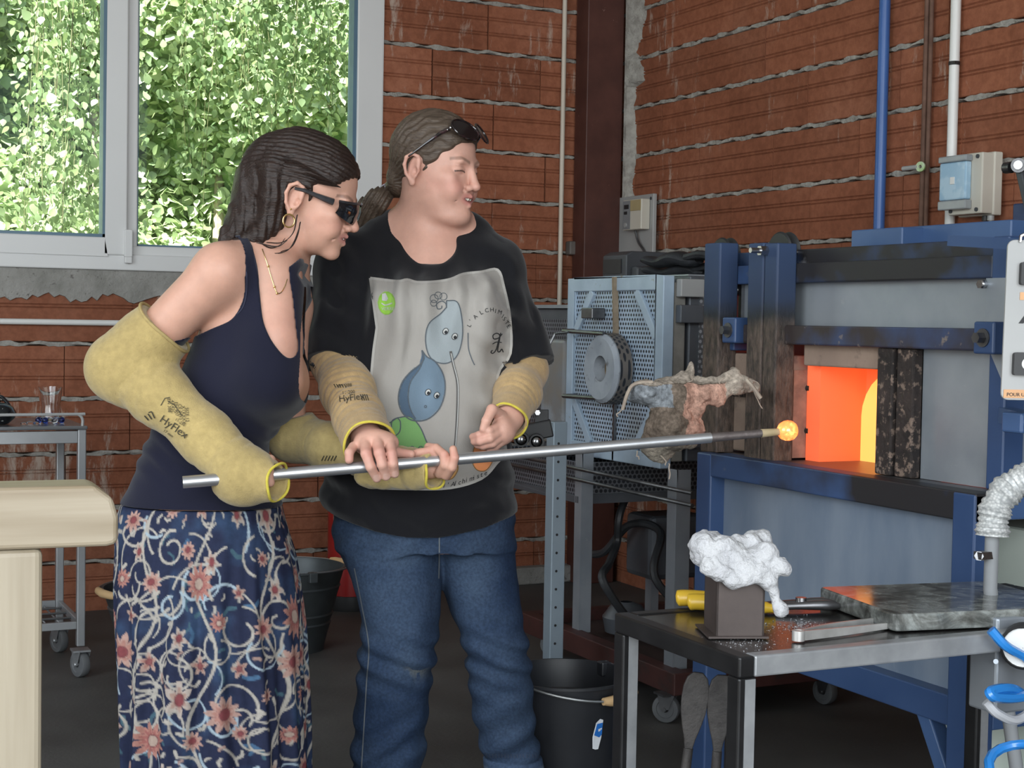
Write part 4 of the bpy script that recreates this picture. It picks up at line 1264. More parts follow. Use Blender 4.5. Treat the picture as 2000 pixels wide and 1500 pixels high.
# ------------------------------------------------------------------ black work table
TH = .70
tb = thing('work_table', 'low black steel-topped work table with bare steel edges in front of the furnace', 'table', (1.5, 1.95, 0))
tx0, tx1, ty0, ty1 = 1.213, 2.03, 1.765, 2.115
def mat_tabletop():
    m, nt, bs = new_mat('black_tabletop')
    vec = texco(nt)
    n = noise(nt, vec, 6, 5); r = ramp(nt, [(.35, (.012, .011, .011)), (.7, (.028, .026, .025))]); nt.links.new(n, r.inputs[0])
    n2 = noise(nt, vec, 120, 3, .6); r2 = ramp(nt, [(.66, (0, 0, 0)), (.72, (1, 1, 1))]); nt.links.new(n2, r2.inputs[0])
    nt.links.new(mixc(nt, math_n(nt, 'MULTIPLY', r2.outputs[0], .35), r.outputs[0], (.22, .21, .2)), bs.inputs['Base Color'])
    bs.inputs['Roughness'].default_value = .2
    nt.links.new(math_n(nt, 'ADD', math_n(nt, 'MULTIPLY', n, .22), .09), bs.inputs['Roughness'])
    bs.inputs['Specular IOR Level'].default_value = .7
    bump(nt, bs, n2, .1, .002)
    return m
M_top = mat_tabletop()
obj('table_top', MB().bb(tx0+.024, tx1-.024, ty0+.024, ty1-.024, TH-.012, TH-.002), M_top, tb)
M_tube = pmat('black_square_tube', (.018, .018, .019), (.03, .03, .031), 10, .35, metal=.5, rvar=.15)
M_bare = pmat('bare_steel_edge', (.36, .37, .38), (.26, .27, .28), 16, .35, metal=.35, rvar=.2)
w = .03
obj('edge_rail', MB().bb(tx0, tx0+.026, ty0, ty1, TH-w, TH), M_tube, tb, bevel=.003)
obj('edge_rail', MB().bb(tx0+.026, tx1, ty0, ty0+.026, TH-w, TH), M_bare, tb, bevel=.003)
obj('edge_rail', MB().bb(tx0+.026, tx1, ty1-.026, ty1, TH-w, TH), M_tube, tb, bevel=.003)
obj('edge_rail', MB().bb(tx1-.026, tx1, ty0+.026, ty1-.026, TH-w, TH), M_tube, tb, bevel=.003)
lxr = on_y(1910, 1300, ty1-.03)[0]
for x, y in ((tx0, ty0), (tx0, ty1-w), (tx1-w, ty0), (lxr, ty1-w)):
    lg = obj('table_leg', MB().bb(x, x+w, y, y+w, 0, TH-w), M_tube, tb, bevel=.003)
    obj('leg_face', MB().bb(x+.010, x+w-.003, y-.0012, y-.0002, 0.004, TH-w-.002), M_bare, lg)
obj('lower_rail', MB().bb(tx0+w, lxr, ty1-.028, ty1-.004, .10, .125), M_tube, tb, bevel=.003)

def tz(px, py, z=TH): return Vector(on_z(px, py, z))
# marble slab
def mat_marble():
    m, nt, bs = new_mat('grey_green_marble')
    vec = texco(nt, (1, 1, 1))
    n = noise(nt, vec, 9, 8, .62, 2.4); n2 = noise(nt, vec, 26, 6, .7, 1.2)
    r = ramp(nt, [(.34, (.05, .052, .048)), (.48, (.12, .125, .118)), (.58, (.22, .235, .225)), (.72, (.12, .125, .115))]); nt.links.new(n, r.inputs[0])
    r2 = ramp(nt, [(.4, (.75, .75, .75)), (.62, (1.35, 1.35, 1.35))]); nt.links.new(n2, r2.inputs[0])
    nt.links.new(mixc(nt, 1, r.outputs[0], r2.outputs[0], 'MULTIPLY'), bs.inputs['Base Color'])
    bs.inputs['Roughness'].default_value = .13; bs.inputs['Specular IOR Level'].default_value = .6
    bump(nt, bs, n2, .03, .002)
    return m
MT = .027
c1, c2, c4 = tz(1598, 1146, TH+MT), tz(1748, 1200, TH+MT), tz(1815, 1106, TH+MT)
e1 = (c1-c2); ee = Vector((e1.y, -e1.x, 0)).normalized()
Ld = (c4-c1).length
poly = [c2, c2+ee*.33, c2+ee*.33+e1, c1]
def round_poly(P, r, n=4):
    out = []
    for i, p in enumerate(P):
        a = (P[i-1]-p).normalized(); b = (P[(i+1) % len(P)]-p).normalized()
        for k in range(n+1):
            t = k/n; q = p+a*r*(1-t)**2+b*r*t**2
            out.append((q.x, q.y))
    return out
ms_ = MB().prism(round_poly(poly, .014), (0, 0, TH), (1, 0, 0), (0, 1, 0), (0, 0, 1), MT)
tag(obj('marble_slab', ms_, mat_marble(), bevel=.003), 'polished grey-green veined marble slab lying on the black table', 'slab')

# brown steel mould with white ceramic wool
mo = thing('steel_mould', 'brown open steel box mould standing on the black table', 'mould', tz(1428, 1245)[:])
M_mould = pmat('brown_steel_mould', (.055, .042, .038), (.085, .066, .06), 9, .55, metal=.4, rvar=.2, wear=(.13, .10, .09), wscale=40, wlo=.68, whi=.72, bmp=.1)
a, b = tz(1398, 1246), tz(1492, 1246)
dx = (b-a); L = dx.length; dx.normalize(); dy = Vector((-dx.y, dx.x, 0))
hh = .112; t = .003
d0 = (tz(1367, 1210)-a); Dm = .085
P0 = a
def panel(name, p, q, h, par):
    d = (q-p).normalized(); nn = Vector((-d.y, d.x, 0))
    return obj(name, MB().prism([(0, 0), ((q-p).length, 0), ((q-p).length, h), (0, h)], p+Vector((0, 0, .003)), d, (0, 0, 1), nn, t), M_mould, par)
cs = [P0, P0+dx*L, P0+dx*L+dy*Dm, P0+dy*Dm]
for i in range(4): panel('mould_wall', cs[i], cs[(i+1) % 4], hh, mo)
obj('base_plate', MB().prism([(-.012, -.006), (L+.006, -.006), (L+.006, Dm+.006), (-.012, Dm+.006)], P0, dx, dy, (0, 0, 1), .003), M_mould, mo)
M_wool = pmat('white_ceramic_wool', (.56, .56, .57), (.48, .48, .50), 30, .95, bmp=.9, bscale=70, spec=.1, bdist=.012)
def blob(name, pts, mt, parent=None, vox=.0022, disp=.004, nscale=40, **kw):
    # pts: (pos, radii) -> one lumpy fleece mass
    ps = np.array([p for p, r in pts]); rs = np.array([r for p, r in pts])
    g = SDF(ps.min(0)-rs.max()-.02, ps.max(0)+rs.max()+.02, vox)
    for p, r in pts: g.ellipsoid(p, (r, r, r), k=.008)
    g.noise(disp, nscale, 3, seed=2); g.noise(.0016, 160, 2, seed=7)
    v, f = g.mesh()
    me = fast_mesh(name, v if parent is None else v-np.array(world_mat(parent).translation), f, mt)
    return obj(name, me, None, parent, **kw)
wr = random.Random(4)
wp = []
zc_ = TH+hh
for i in range(40):
    u_ = wr.uniform(-.018, L+.012); v_ = wr.uniform(-.004, Dm+.002); z_ = zc_+.002+wr.uniform(-.006, .020)
    wp.append(((P0+dx*u_+dy*v_+Vector((0, 0, z_-TH)))[:], wr.uniform(.014, .021)))
for i in range(7): wp.append(((P0+dx*(-.014+.018*i)+dy*(-.010)+Vector((0, 0, hh-.006-.010*(i % 3)))) [:], .014))
wp.append(((P0+dx*.035-dy*.012+Vector((0, 0, hh-.022)))[:], .011))
for i in range(8): wp.append(((P0+dx*(L-.004+.0035*i)-dy*(.008+.001*i)+Vector((0, 0, hh-.008-.0085*i)))[:], .0095+.001*(i > 5)))
wool = blob('ceramic_wool', wp, M_wool, disp=.0065, nscale=42)
tag(wool, 'fluffy white ceramic wool stuffed in the brown steel mould', 'wool')

# tongs with yellow grips behind the mould
M_yellow = pmat('yellow_grip', (.62, .40, .03), (.58, .36, .03), 5, .3)
pt = thing('tongs', 'steel tongs with glossy yellow grips lying behind the brown mould', 'tongs', tz(1480, 1190)[:])
a, b = tz(1320, 1186), tz(1500, 1194)
for o_, nm in ((Vector((0, 0, .014)), 0), (dy*-.034+dx*.012+Vector((0, 0, .014)), 1)):
    obj('grip', MB().tube(smooth_path([a+o_, a+(b-a)*.12+o_+Vector((0, 0, .002)), a+(b-a)*.5+o_*1, b+o_*.55], 6), [.006, .012, .0135]+[.0135]*10+[.011]*4+[.008, .007], 12), M_yellow, pt)
e = tz(1652, 1192)
for s in (-1, 1):
    obj('jaw', MB().tube(smooth_path([b+Vector((0, 0, .008))+dy*.006*s, b+(e-b)*.35+dy*.009*s+Vector((0, 0, .01)), b+(e-b)*.7+dy*.012*s+Vector((0, 0, .011)), e+dy*.001*s+Vector((0, 0, .006))], 6), [.005, .0052, .0055, .006, .006, .006, .006, .0065, .007, .0075, .008, .008, .0085, .008, .007, .006, .0045, .0035, .002], 10), M_steel_d, pt)
c = b+(e-b)*.42+Vector((0, 0, .01))
obj('pivot', MB().cyl(c, c+Vector((0, 0, .012)), .009, n=12), M_steel, pt)
# bright steel tweezers
tw_ = thing('long_tweezers', 'long polished steel tweezers near the bare front edge of the table', 'tweezers', tz(1640, 1240)[:])
M_twz = pmat('worn_tweezer_steel', (.42, .41, .39), (.58, .57, .55), 20, .34, metal=.45, rvar=.2)
hd = tz(1555, 1253); t1, t2 = tz(1795, 1216), tz(1690, 1212)
for tip, off in ((tz(1798, 1217), 0), (tz(1775, 1211), 1)):
    base = hd+(Vector((0, 0, .012)) if 0 else Vector((0, 0, 0)))
    d = (tip-base); nn = Vector((-d.y, d.x, 0)).normalized(); mb = MB(); vs = []; fs = []
    N = 16
    for i in range(N+1):
        t_ = i/N; p = base+d*t_+nn*(.020 if off else -.006)*math.sin(min(1, t_*2.2)*PI/2)*(1-.3*t_)
        hgt = .011*(1-t_)**.6+.0035; z0_ = TH+.0005+.0
        for (n_, z_) in ((-.0024, 0), (.0024, 0), (.0024, hgt), (-.0024, hgt)): vs.append((p.x+nn.x*n_, p.y+nn.y*n_, z0_+z_))
    for i in range(N):
        for k in range(4): fs.append((i*4+k, i*4+(k+1) % 4, i*4+4+(k+1) % 4, i*4+4+k))
    fs += [(0, 1, 2, 3), (N*4, N*4+3, N*4+2, N*4+1)]
    obj('blade', mb.add(vs, fs), M_twz, tw_)
obj('bend', MB().lathe([(.0095, 0), (.0095, .015), (.007, .015), (.007, 0)], hd+Vector((.006, .003, .0005)), (0, 0, 1), 18, close=True), M_twz, tw_)
# crushed glass
gr = MB(); rr_ = random.Random(8)
for i in range(420):
    if i < 250: p = tz(rr_.gauss(1555, 32), rr_.gauss(1222, 8)); s = rr_.uniform(.0007, .0022)
    else: p = tz(rr_.gauss(1450, 40), rr_.gauss(1256, 7)); s = rr_.uniform(.0006, .0016)
    if not (tx0+.03 < p.x < tx1-.03 and ty0+.03 < p.y < ty1-.03): continue
    q = [(p.x+rr_.uniform(-s, s), p.y+rr_.uniform(-s, s), TH-.002+rr_.uniform(0, s*1.4)) for _ in range(4)]
    gr.add(q, [(0, 1, 2), (0, 2, 3), (0, 3, 1), (1, 3, 2)])
M_shard = pmat('glass_grit', (.55, .56, .58), (.3, .31, .33), 30, .15, spec=.8)
tag(obj('glass_grit', gr, M_shard), 'crushed glass grit scattered around the mould on the table', 'grit', kind='stuff')
# two iron paddles hanging by their blades on the table side
M_iron = pmat('black_cast_iron', (.030, .027, .026), (.055, .050, .047), 40, .6, metal=.5, bmp=.3)
def paddle(top, bottom, lab, ws):
    top, bottom = Vector(top), Vector(bottom)
    t = thing('iron_paddle', lab, 'paddle', bottom[:], group='iron paddles under the table')
    d = (bottom-top).normalized(); sx = Vector((RT[0], RT[1], 0)); sx = (sx-d*sx.dot(d)).normalized(); nn = d.cross(sx)
    Lb = .135; prof = []
    ts = [0, .06, .16, .3, .45, .6, .75, .9, 1]; ws_ = [.35, .75, .95, 1, .92, .70, .42, .24, .2]
    pts = [(-w_*ws, -t_*Lb) for t_, w_ in zip(ts, ws_)]+[(w_*ws, -t_*Lb) for t_, w_ in reversed(list(zip(ts, ws_)))]
    obj('blade', MB().prism(pts, top-nn*.003, sx, -d, nn, .006), M_iron, t, bevel=.0015)
    obj('shaft', MB().tube([top+d*(Lb-.02), top+d*(Lb+.05), bottom], [.0075, .0085, .0105], 10), M_iron, t)
    obj('tail_knob', MB().sphere(bottom-d*.004, .013, 10, 8), M_iron, t)
dpt = 2.32
for (x, y, x2, lab) in ((1364, 1313, 1258, 'iron paddle with a flat blade, tilted, second from the table leg'), (1411, 1318, 1356, 'iron paddle with a flat blade, upright, beside the table leg')):
    top = at(x, y, dpt); bt = on_z(x2, 2120, .016)
    paddle(top, (bt[0], bt[1], .016), lab, .0205 if x < 1390 else .0205)

# ------------------------------------------------------------------ the blowpipe and its gather
bp = thing('punty_iron', 'long bright steel rod held by both women, hot glass on its tip', 'rod', at(930, 890, 3.2))
R0, R1 = np.array(at(357, 942, 3.02)), np.array(at(1492, 846, 3.32))
def rod(t): return R0+(R1-R0)*t
def rod_px(px): return rod((px-357)/(1492-357))
M_rod = pmat('brushed_rod_steel', (.62, .62, .63), (.46, .46, .47), 8, .36, metal=.85, rvar=.15, stretch=(1, 1, 1))
obj('shaft', MB().cyl(R0, rod(.90), .0122, .0112, 24), M_rod, bp)
obj('heat_tinted_end', MB().tube([rod(.898), rod(.97), rod(1.0)], [.0100, .0088, .0085], 20), pmat('scaled_rod_end', (.15, .125, .12), (.22, .19, .18), 30, .55, metal=.7, bmp=.3), bp)
obj('bore', MB().cyl(R0-(R1-R0)*.0008, R0+(R1-R0)*.003, .006, n=14), M_black, bp)
obj('neck', MB().tube([rod(.995), rod(1.015), rod(1.028)], [.0095, .0085, .0078], 16), pmat('cooling_glass_neck', (.40, .32, .18), (.5, .4, .25), 20, .35), bp)
def mat_gather():
    m, nt, bs = new_mat('molten_glass')
    n = noise(nt, texco(nt), 60, 4, .6, 1.0)
    r = ramp(nt, [(.3, (1, .07, .012)), (.52, (1, .16, .03)), (.66, (1, .42, .10))]); nt.links.new(n, r.inputs[0])
    lw = nt.nodes.new('ShaderNodeLayerWeight'); lw.inputs[0].default_value = .35
    bs.inputs['Base Color'].default_value = (.9, .3, .1, 1); bs.inputs['Roughness'].default_value = .06
    nt.links.new(r.outputs[0], bs.inputs['Emission Color']); bs.inputs['Emission Strength'].default_value = 1.25
    bs.inputs['Specular IOR Level'].default_value = .8
    return m
ax_ = (R1-R0)/np.linalg.norm(R1-R0)
gc_ = np.array(at(1538, 841, 3.335))
obj('gather', MB().lathe([(.0001, -.0225), (.009, -.0215), (.0175, -.015), (.0215, -.006), (.0225, .002), (.0205, .011), (.0145, .0185), (.007, .0218), (.0001, .0225)], gc_, ax_, 28), mat_gather(), bp)

# ------------------------------------------------------------------ pale timber bench at the edge
M_wood = pmat('pale_timber', (.255, .20, .13), (.37, .31, .225), 3.0, .5, stretch=(.6, 4, 14), detail=6, lo=.3, hi=.7, wear=(.25, .19, .12), wscale=2.2, wlo=.60, whi=.66)
M_wood_v = pmat('pale_timber_upright', (.275, .225, .155), (.375, .32, .235), 3.0, .5, stretch=(14, 14, .7), detail=6, lo=.3, hi=.7)
be = thing('timber_bench', 'pale smooth timber bench end with a rounded rail on a thick post', 'bench', (-.1, 1.62, 0))
dB = 1.66
pe = np.array(at(232, 1010, dB))
zT, zB = at(150, 946, dB)[2], at(150, 1066, dB)[2]
ang = math.radians(-4)
ex_ = Vector((math.cos(ang), math.sin(ang), 0)); ey_ = Vector((-math.sin(ang), math.cos(ang), 0))
prof = [(0, zB+.006), (-.004, zB+.002), (-.012, zB), (-.9, zB), (-.9, zT), (-.024, zT), (-.006, zT-.014), (0, zT-.035)]
o_ = Vector((pe[0], pe[1], 0))
obj('rail', MB().prism([(x, z) for x, z in prof], o_, ex_, (0, 0, 1), ey_, .075), M_wood, be, bevel=.006, seg=3)
q = np.array(at(80, 1200, dB+.0)); dxp = (Vector(q)-o_).dot(ex_)
obj('post', MB().prism([(dxp-.12, 0), (dxp, 0), (dxp, zB-.0005), (dxp-.12, zB-.0005)], o_+ey_*.006, ex_, (0, 0, 1), ey_, .063), M_wood_v, be, bevel=.008, seg=3)
obj('post', MB().prism([(-.88, 0), (-.78, 0), (-.78, zB-.0005), (-.88, zB-.0005)], o_+ey_*.006, ex_, (0, 0, 1), ey_, .063), M_wood_v, be, bevel=.008, seg=3)

# ------------------------------------------------------------------ serving trolley with glassware
M_alu = pmat('grey_aluminium', (.30, .31, .32), (.36, .37, .38), 6, .4, metal=.6)
tl = thing('serving_trolley', 'grey metal serving trolley on casters under the window', 'trolley', (.6, 5.2, 0))
TY0, TY1 = 4.98, 5.40
TX1 = on_y(168, 1000, TY0)[0]; TX0 = TX1-.75
TZ = on_y(150, 832, TY0)[2]; w = .026
for x in (TX0, TX1-w):
    for y in (TY0, TY1-w):
        lg = obj('leg', MB().bb(x, x+w, y, y+w, .10, TZ-.012), M_alu, tl, bevel=.003)
        caster('caster', x+w/2, y+w/2, .042, tl, .35, M_alu)
fr = obj('top_frame', MB().bb(TX0+w, TX1-w, TY0+.002, TY0+.024, TZ-.055, TZ-.016), M_alu, tl, bevel=.002)
obj('top_frame', MB().bb(TX1-.024, TX1-.002, TY0+w, TY1-w, TZ-.05, TZ-.016), M_alu, tl, bevel=.002)
obj('tray_top', MB().bb(TX0-.004, TX1+.004, TY0-.004, TY1+.004, TZ-.012, TZ), pmat('trolley_top', (.16, .165, .17), (.2, .2, .21), 6, .25, metal=.5), tl, bevel=.004)
rl = smooth_path([(TX1-.012, TY0+.004, TZ-.002), (TX1-.012, TY0+.004, TZ+.022), (TX1-.026, TY0+.004, TZ+.036), (TX1-.06, TY0+.004, TZ+.037), (TX0+.06, TY0+.004, TZ+.036), (TX0+.012, TY0+.004, TZ+.03), (TX0+.012, TY0+.004, TZ)], 6)
obj('rail', MB().tube(rl, .0048, 8), M_plate, tl)
zs_ = on_y(150, 1222, TY0)[2]
sh = obj('lower_shelf', MB().bb(TX0+w, TX1-w, TY0+.002, TY0+.018, zs_-.012, zs_+.012).bb(TX0+w, TX1-w, TY1-.018, TY1-.002, zs_-.012, zs_+.012).bb(TX1-.02, TX1-.004, TY0+w, TY1-w, zs_-.012, zs_+.012), M_alu, tl, bevel=.002)
for i in range(4): obj('shelf_wire', MB().cyl((TX0+.02, TY0+.05+i*.09, zs_), (TX1-.02, TY0+.05+i*.09, zs_), .004, n=6), M_alu, sh)
for i in range(16): obj('shelf_wire', MB().cyl((TX0+.04+i*.043, TY0+.01, zs_-.006), (TX0+.04+i*.043, TY1-.01, zs_-.006), .003, n=6), M_alu, sh)

def mat_glass(name, col, rough=.02):
    m, nt, bs = new_mat(name)
    bs.inputs['Base Color'].default_value = (*col, 1); bs.inputs['Roughness'].default_value = rough
    bs.inputs['Transmission Weight'].default_value = 1.0; bs.inputs['IOR'].default_value = 1.45
    return m
M_clear = mat_glass('clear_glass', (.95, .96, .97))
M_bluegl = mat_glass('blue_glass', (.06, .12, .55))
M_blackgl = pmat('black_glass', (.01, .012, .014), (.02, .022, .024), 6, .04, spec=.8)
gx = on_y(98, 800, 5.12)[0]
vz = thing('glass_tumbler', 'clear waisted glass tumbler with blue drops at its foot on the trolley', 'glass', (gx, 5.12, TZ))
S = 5.12/.9/3011
r1, r2, r3 = 20.5*S, 16.5*S, 20*S; hv = 62*S
obj('bowl', MB().lathe([(.001, .004), (r3*.8, .004), (r3, .012), (r2+.002, hv*.42), (r2+.001, hv*.55), (r1, hv), (r1-.0025, hv), (r2-.002, hv*.55), (r2-.002, hv*.42), (r3-.003, .018), (r3*.6, .012), (.001, .012)], (gx, 5.12, TZ+.001), (0, 0, 1), 32), M_clear, vz)
for i in range(8):
    t_ = i*PI/4+.2
    obj('blue_drop', MB().sphere((gx+r3*1.02*math.cos(t_), 5.12+r3*1.02*math.sin(t_), TZ+.0115), .0105, 12, 8, (1, 1, 1.0)), M_bluegl if i % 3 else M_clear, vz)
bb_ = on_y(8, 815, 5.1)
gv = thing('black_glass_flask', 'round black glass flask with white specks on the trolley', 'vase', (bb_[0]-.02, 5.1, TZ))
obj('body', MB().lathe([(.001, 0), (.035, .001), (.055, .02), (.060, .036), (.050, .055), (.030, .066), (.012, .070), (.009, .085), (.011, .10), (.001, .10)], (bb_[0]-.022, 5.1, TZ+.001), (0, 0, 1), 32), pmat('speckled_black_glass', (.008, .01, .012), (.012, .015, .018), 8, .05, spec=.8, wear=(.6, .62, .6), wscale=60, wlo=.66, whi=.68), gv)
h_ = on_y(0, 788, 5.1)
obj('handle', MB().tube(smooth_path([(bb_[0]-.03, 5.1, TZ+.07), (bb_[0]-.012, 5.1, TZ+.088), (bb_[0]+.005, 5.1, TZ+.074), (bb_[0]+.018, 5.1, TZ+.055)], 6), .006, 10), M_blackgl, gv)
for (px, z, r) in ((58, 0, .011), (70, 0, .009), (46, 0, .008)):
    x = on_y(px, 815, 5.06)[0]
    tag(obj('glass_pebble', MB().sphere((x, 5.06, TZ+r*.55), r, 14, 8, (1.2, 1, .55)), M_clear), {58: 'largest clear glass pebble between flask and tumbler', 70: 'clear glass pebble nearest the tumbler on the trolley', 46: 'clear glass pebble nearest the black flask on the trolley'}[px], 'glass pebble', 'clear glass pebbles on the trolley')

# ------------------------------------------------------------------ galvanised buckets, black bucket, extinguisher
M_zinc = pmat('weathered_zinc', (.055, .062, .065), (.085, .095, .10), 7, .45, metal=.5, rvar=.2)
M_wire = pmat('zinc_wire', (.34, .35, .35), None, 8, .35, metal=.8)
M_woodh = pmat('turned_wood_grip', (.52, .33, .16), (.58, .39, .2), 8, .5)
def bucket(name, c, r_top, r_bot, h, lab, grp, hang, drop, mt=M_zinc, ribs=True):
    t = thing(name, lab, 'bucket', c, 0, grp)
    C0 = Vector(c)
    prof = [(.001, .004), (r_bot, .004), (r_bot+.003, .0), (r_bot+.003, .01)]
    for k in range(1, 9):
        f = k/9; rr = r_bot+(r_top-r_bot)*f
        if ribs and k in (3, 4, 7): prof += [(rr, h*f-.006), (rr+.0035, h*f), (rr, h*f+.006)]
        else: prof.append((rr, h*f))
    prof += [(r_top, h-.004), (r_top+.006, h-.003), (r_top+.006, h+.003), (r_top-.002, h+.003), (r_top-.003, h-.01), (r_bot-.004+.0, .012), (.001, .012)]
    obj('shell', MB().lathe(prof, C0, (0, 0, 1), 48), mt, t)
    # bail lying on the rim
    a = Vector((math.cos(hang), math.sin(hang), 0)); b = Vector((-a.y, a.x, 0))
    pts = []
    for k in range(25):
        th = PI*k/24
        pts.append(C0+a*((r_top+.010)*math.cos(th))+b*((r_top+.016)*math.sin(th))+Vector((0, 0, h+.004-drop*math.sin(th))))
    bl = obj('bail', MB().tube(pts, .0032, 6), M_wire, t)
    obj('grip', MB().tube([pts[9], pts[10], pts[12], pts[14], pts[15]], [.009, .0125, .014, .0125, .009], 12), M_woodh, bl)
    for s in (-1, 1):
        p = C0+a*(s*(r_top+.004))+Vector((0, 0, h-.012)); obj('lug', MB().box(p, (.03, .03, .036)), mt, t, bevel=.004)
    return t
c = on_z(293, 1283, 0); bx, by = on_z(282, 1290, 0)[:2]
bucket('zinc_bucket', (1.165, 4.98, 0), .19, .115, .275, 'dark zinc bucket beside the trolley caster, its wooden grip hanging at the rim', 'zinc buckets behind the women', math.radians(60+42), .006)
bucket('zinc_bucket', (1.655, 5.16, 0), .185, .115, .29, 'dark zinc bucket beside the red extinguisher behind the patterned skirt', 'zinc buckets behind the women', math.radians(-50-35), .004)
bk = on_z(1090, 1540, 0)
bc = np.array(at(1104, 1317, 3.78)); bh = bc[2]
bbk = bucket('black_bucket', (bc[0], bc[1], 0), .160, .122, bh, 'wide black rubber bucket with a blue and white sticker beside the jeans', None, math.radians(-155), .035, pmat('black_bucket_rubber', (.012, .013, .016), (.022, .023, .027), 6, .42), False)
obj('grit_fill', MB().lathe([(.001, bh-.055), (.08, bh-.06), (.145, bh-.066), (.145, bh-.075), (.001, bh-.075)], (bc[0], bc[1], 0), (0, 0, 1), 36), pmat('wet_grit', (.012, .011, .010), (.05, .045, .04), 60, .4, bmp=.8, bscale=90), bbk)
# sticker on the bucket
M_stk_w = pmat('sticker_white', (.75, .77, .80), None, 4, .4); M_stk_b = pmat('sticker_blue', (.02, .16, .55), None, 4, .4)
_bvh = None
def bucket_pt(px, py):
    # point on the bucket's cone seen through this pixel
    d = ray(px, py); o = CP
    lo, hi = 2.5, 3.7
    for t in np.linspace(3.4, 3.85, 400):
        p = o+d*t
        r = math.hypot(p[0]-bc[0], p[1]-bc[1]); rt = .122+(.160-.122)*p[2]/bh
        if r <= rt+.0012: return Vector(p)
    return Vector(o+d*3.5)
def sticker(poly, mt, nm, lift=0):
    mb = MB(); vs = [bucket_pt(*q) for q in poly]; n = len(vs)
    cen = Vector((bc[0], bc[1], 0))
    vs = [v+(Vector((v.x, v.y, 0))-cen).normalized()*(.0006+lift) for v in vs]
    mb.add(vs, [(0, i, i+1) for i in range(1, n-1)]); return obj(nm, mb, mt, bbk)
sticker([(1157, 1462), (1157, 1440), (1164, 1412), (1172, 1404), (1178, 1406), (1174, 1440), (1168, 1463), (1162, 1464)], M_stk_w, 'sticker')
sticker([(1160, 1436), (1166, 1414), (1177, 1411), (1175, 1434), (1170, 1440)], M_stk_b, 'sticker_print', .0004)
sticker([(1168, 1424), (1175, 1421), (1174, 1426), (1168, 1429)], M_stk_w, 'sticker_print', .0008)
# fire extinguisher standing by the wall
ep = on_z(690, 1192, 0)
ex_t = thing('fire_extinguisher', 'red fire extinguisher with a black foot ring standing by the wall', 'extinguisher', (ep[0], ep[1]+.08, 0))
M_red = pmat('extinguisher_red', (.27, .012, .012), (.31, .018, .016), 4, .3, coat=.3)
ec = (ep[0]+.005, ep[1]+.06, 0)
obj('cylinder', MB().lathe([(.09, .05), (.09, .40), (.082, .44), (.06, .475), (.025, .49), (.02, .51)], ec, (0, 0, 1), 36), M_red, ex_t)
obj('foot_ring', MB().lathe([(.001, 0), (.095, 0), (.097, .012), (.094, .058), (.088, .06), (.001, .06)], ec, (0, 0, 1), 36), M_black, ex_t)
obj('valve_head', MB().cyl((ec[0], ec[1], .505), (ec[0], ec[1], .55), .02, .016, 14).box((ec[0]+.03, ec[1], .56), (.1, .018, .012)), M_black, ex_t)

# ------------------------------------------------------------------ things on the brick walls
cp_ = pmat('cream_pipe', (.52, .46, .38), (.58, .52, .44), 5, .5)
x = on_y(1099, 200, YB-.02)[0]
p = MB().cyl((x, YB-.024, 1.10), (x, YB-.024, 3.48), .0105, n=12)
tag(obj('cream_pipe', p, cp_), 'thin cream pipe running up the brick wall beside the steel post', 'pipe')
x = on_y(1128, 200, YB-.02)[0]
bpz = on_y(1122, 485, YB-.02)
t = thing('brown_pipe', 'brown pipe ending in a grey box beside the cream pipe', 'pipe', (x, YB-.02, bpz[2]))
M_bpipe = pmat('brown_pipe', (.10, .045, .03), (.15, .07, .045), 9, .5)
obj('pipe', MB().cyl((x, YB-.022, bpz[2]+.01), (x, YB-.022, 3.48), .0095, n=10), M_bpipe, t)
obj('end_box', MB().box((x-.012, YB-.026, bpz[2]), (.055, .045, .06)), pmat('dusty_grey_box', (.09, .08, .07), (.13, .11, .1), 9, .6), t, bevel=.006)
z = on_y(100, 629, YB-.02)[2]; x1 = on_y(243, 629, YB-.02)[0]
t = thing('wall_conduit', 'white horizontal conduit tube on the bricks under the window', 'conduit', (x1-.4, YB-.02, z))
obj('tube', MB().cyl((-.6, YB-.022, z), (x1, YB-.022, z), .0115, n=12), M_white, t)
obj('end_clip', MB().box((x1+.004, YB-.018, z), (.012, .03, .03)), M_black, t, bevel=.003)
# blue, rusty and white vertical lines on the right wall
y = on_x(1725, 200, XR-.03)[1]
tag(obj('blue_pipe', MB().cyl((XR-.034, y, .9), (XR-.034, y, 3.48), .019, n=14), pmat('blue_pipe_paint', (.035, .10, .30), (.045, .12, .34), 4, .4)), 'straight blue painted pipe rising behind the furnace', 'pipe')
t = thing('rusty_pipe', 'rusty thin double pipe with a small green valve wheel', 'pipe', (XR-.02, on_x(1805, 200, XR)[1], 1.5))
M_rust = pmat('rusty_pipe', (.15, .08, .055), (.09, .045, .03), 18, .8)
for dx_, r_ in ((0, .009), (.022, .0075)):
    y = on_x(1806, 200, XR-.02)[1]-dx_
    obj('pipe', MB().cyl((XR-.02, y, .9), (XR-.02, y, 3.48), r_, n=10), M_rust, t)
vp = Vector(on_x(1800, 328, XR-.035))
obj('valve_wheel', MB().lathe([(.006, -.003), (.0165, -.003), (.0165, .003), (.006, .003)], vp+Vector((-.03, -.03, .0)), (-1, -.3, 0), 18, close=True), pmat('green_valve', (.25, .42, .12), (.6, .65, .55), 40, .4), t)
obj('valve_body', MB().cyl(vp+Vector((-.03, .055, 0)), vp+Vector((-.03, -.02, 0)), .008, n=10).cyl(vp+Vector((-.03, .0, 0)), vp+Vector((.03, .0, 0)), .007, n=8), M_plate, t)
y = on_x(1866, 150, XR-.02)[1]
t = thing('white_conduit', 'straight white plastic conduit with a black tie entering the switch box', 'conduit', (XR-.02, y, 1.5))
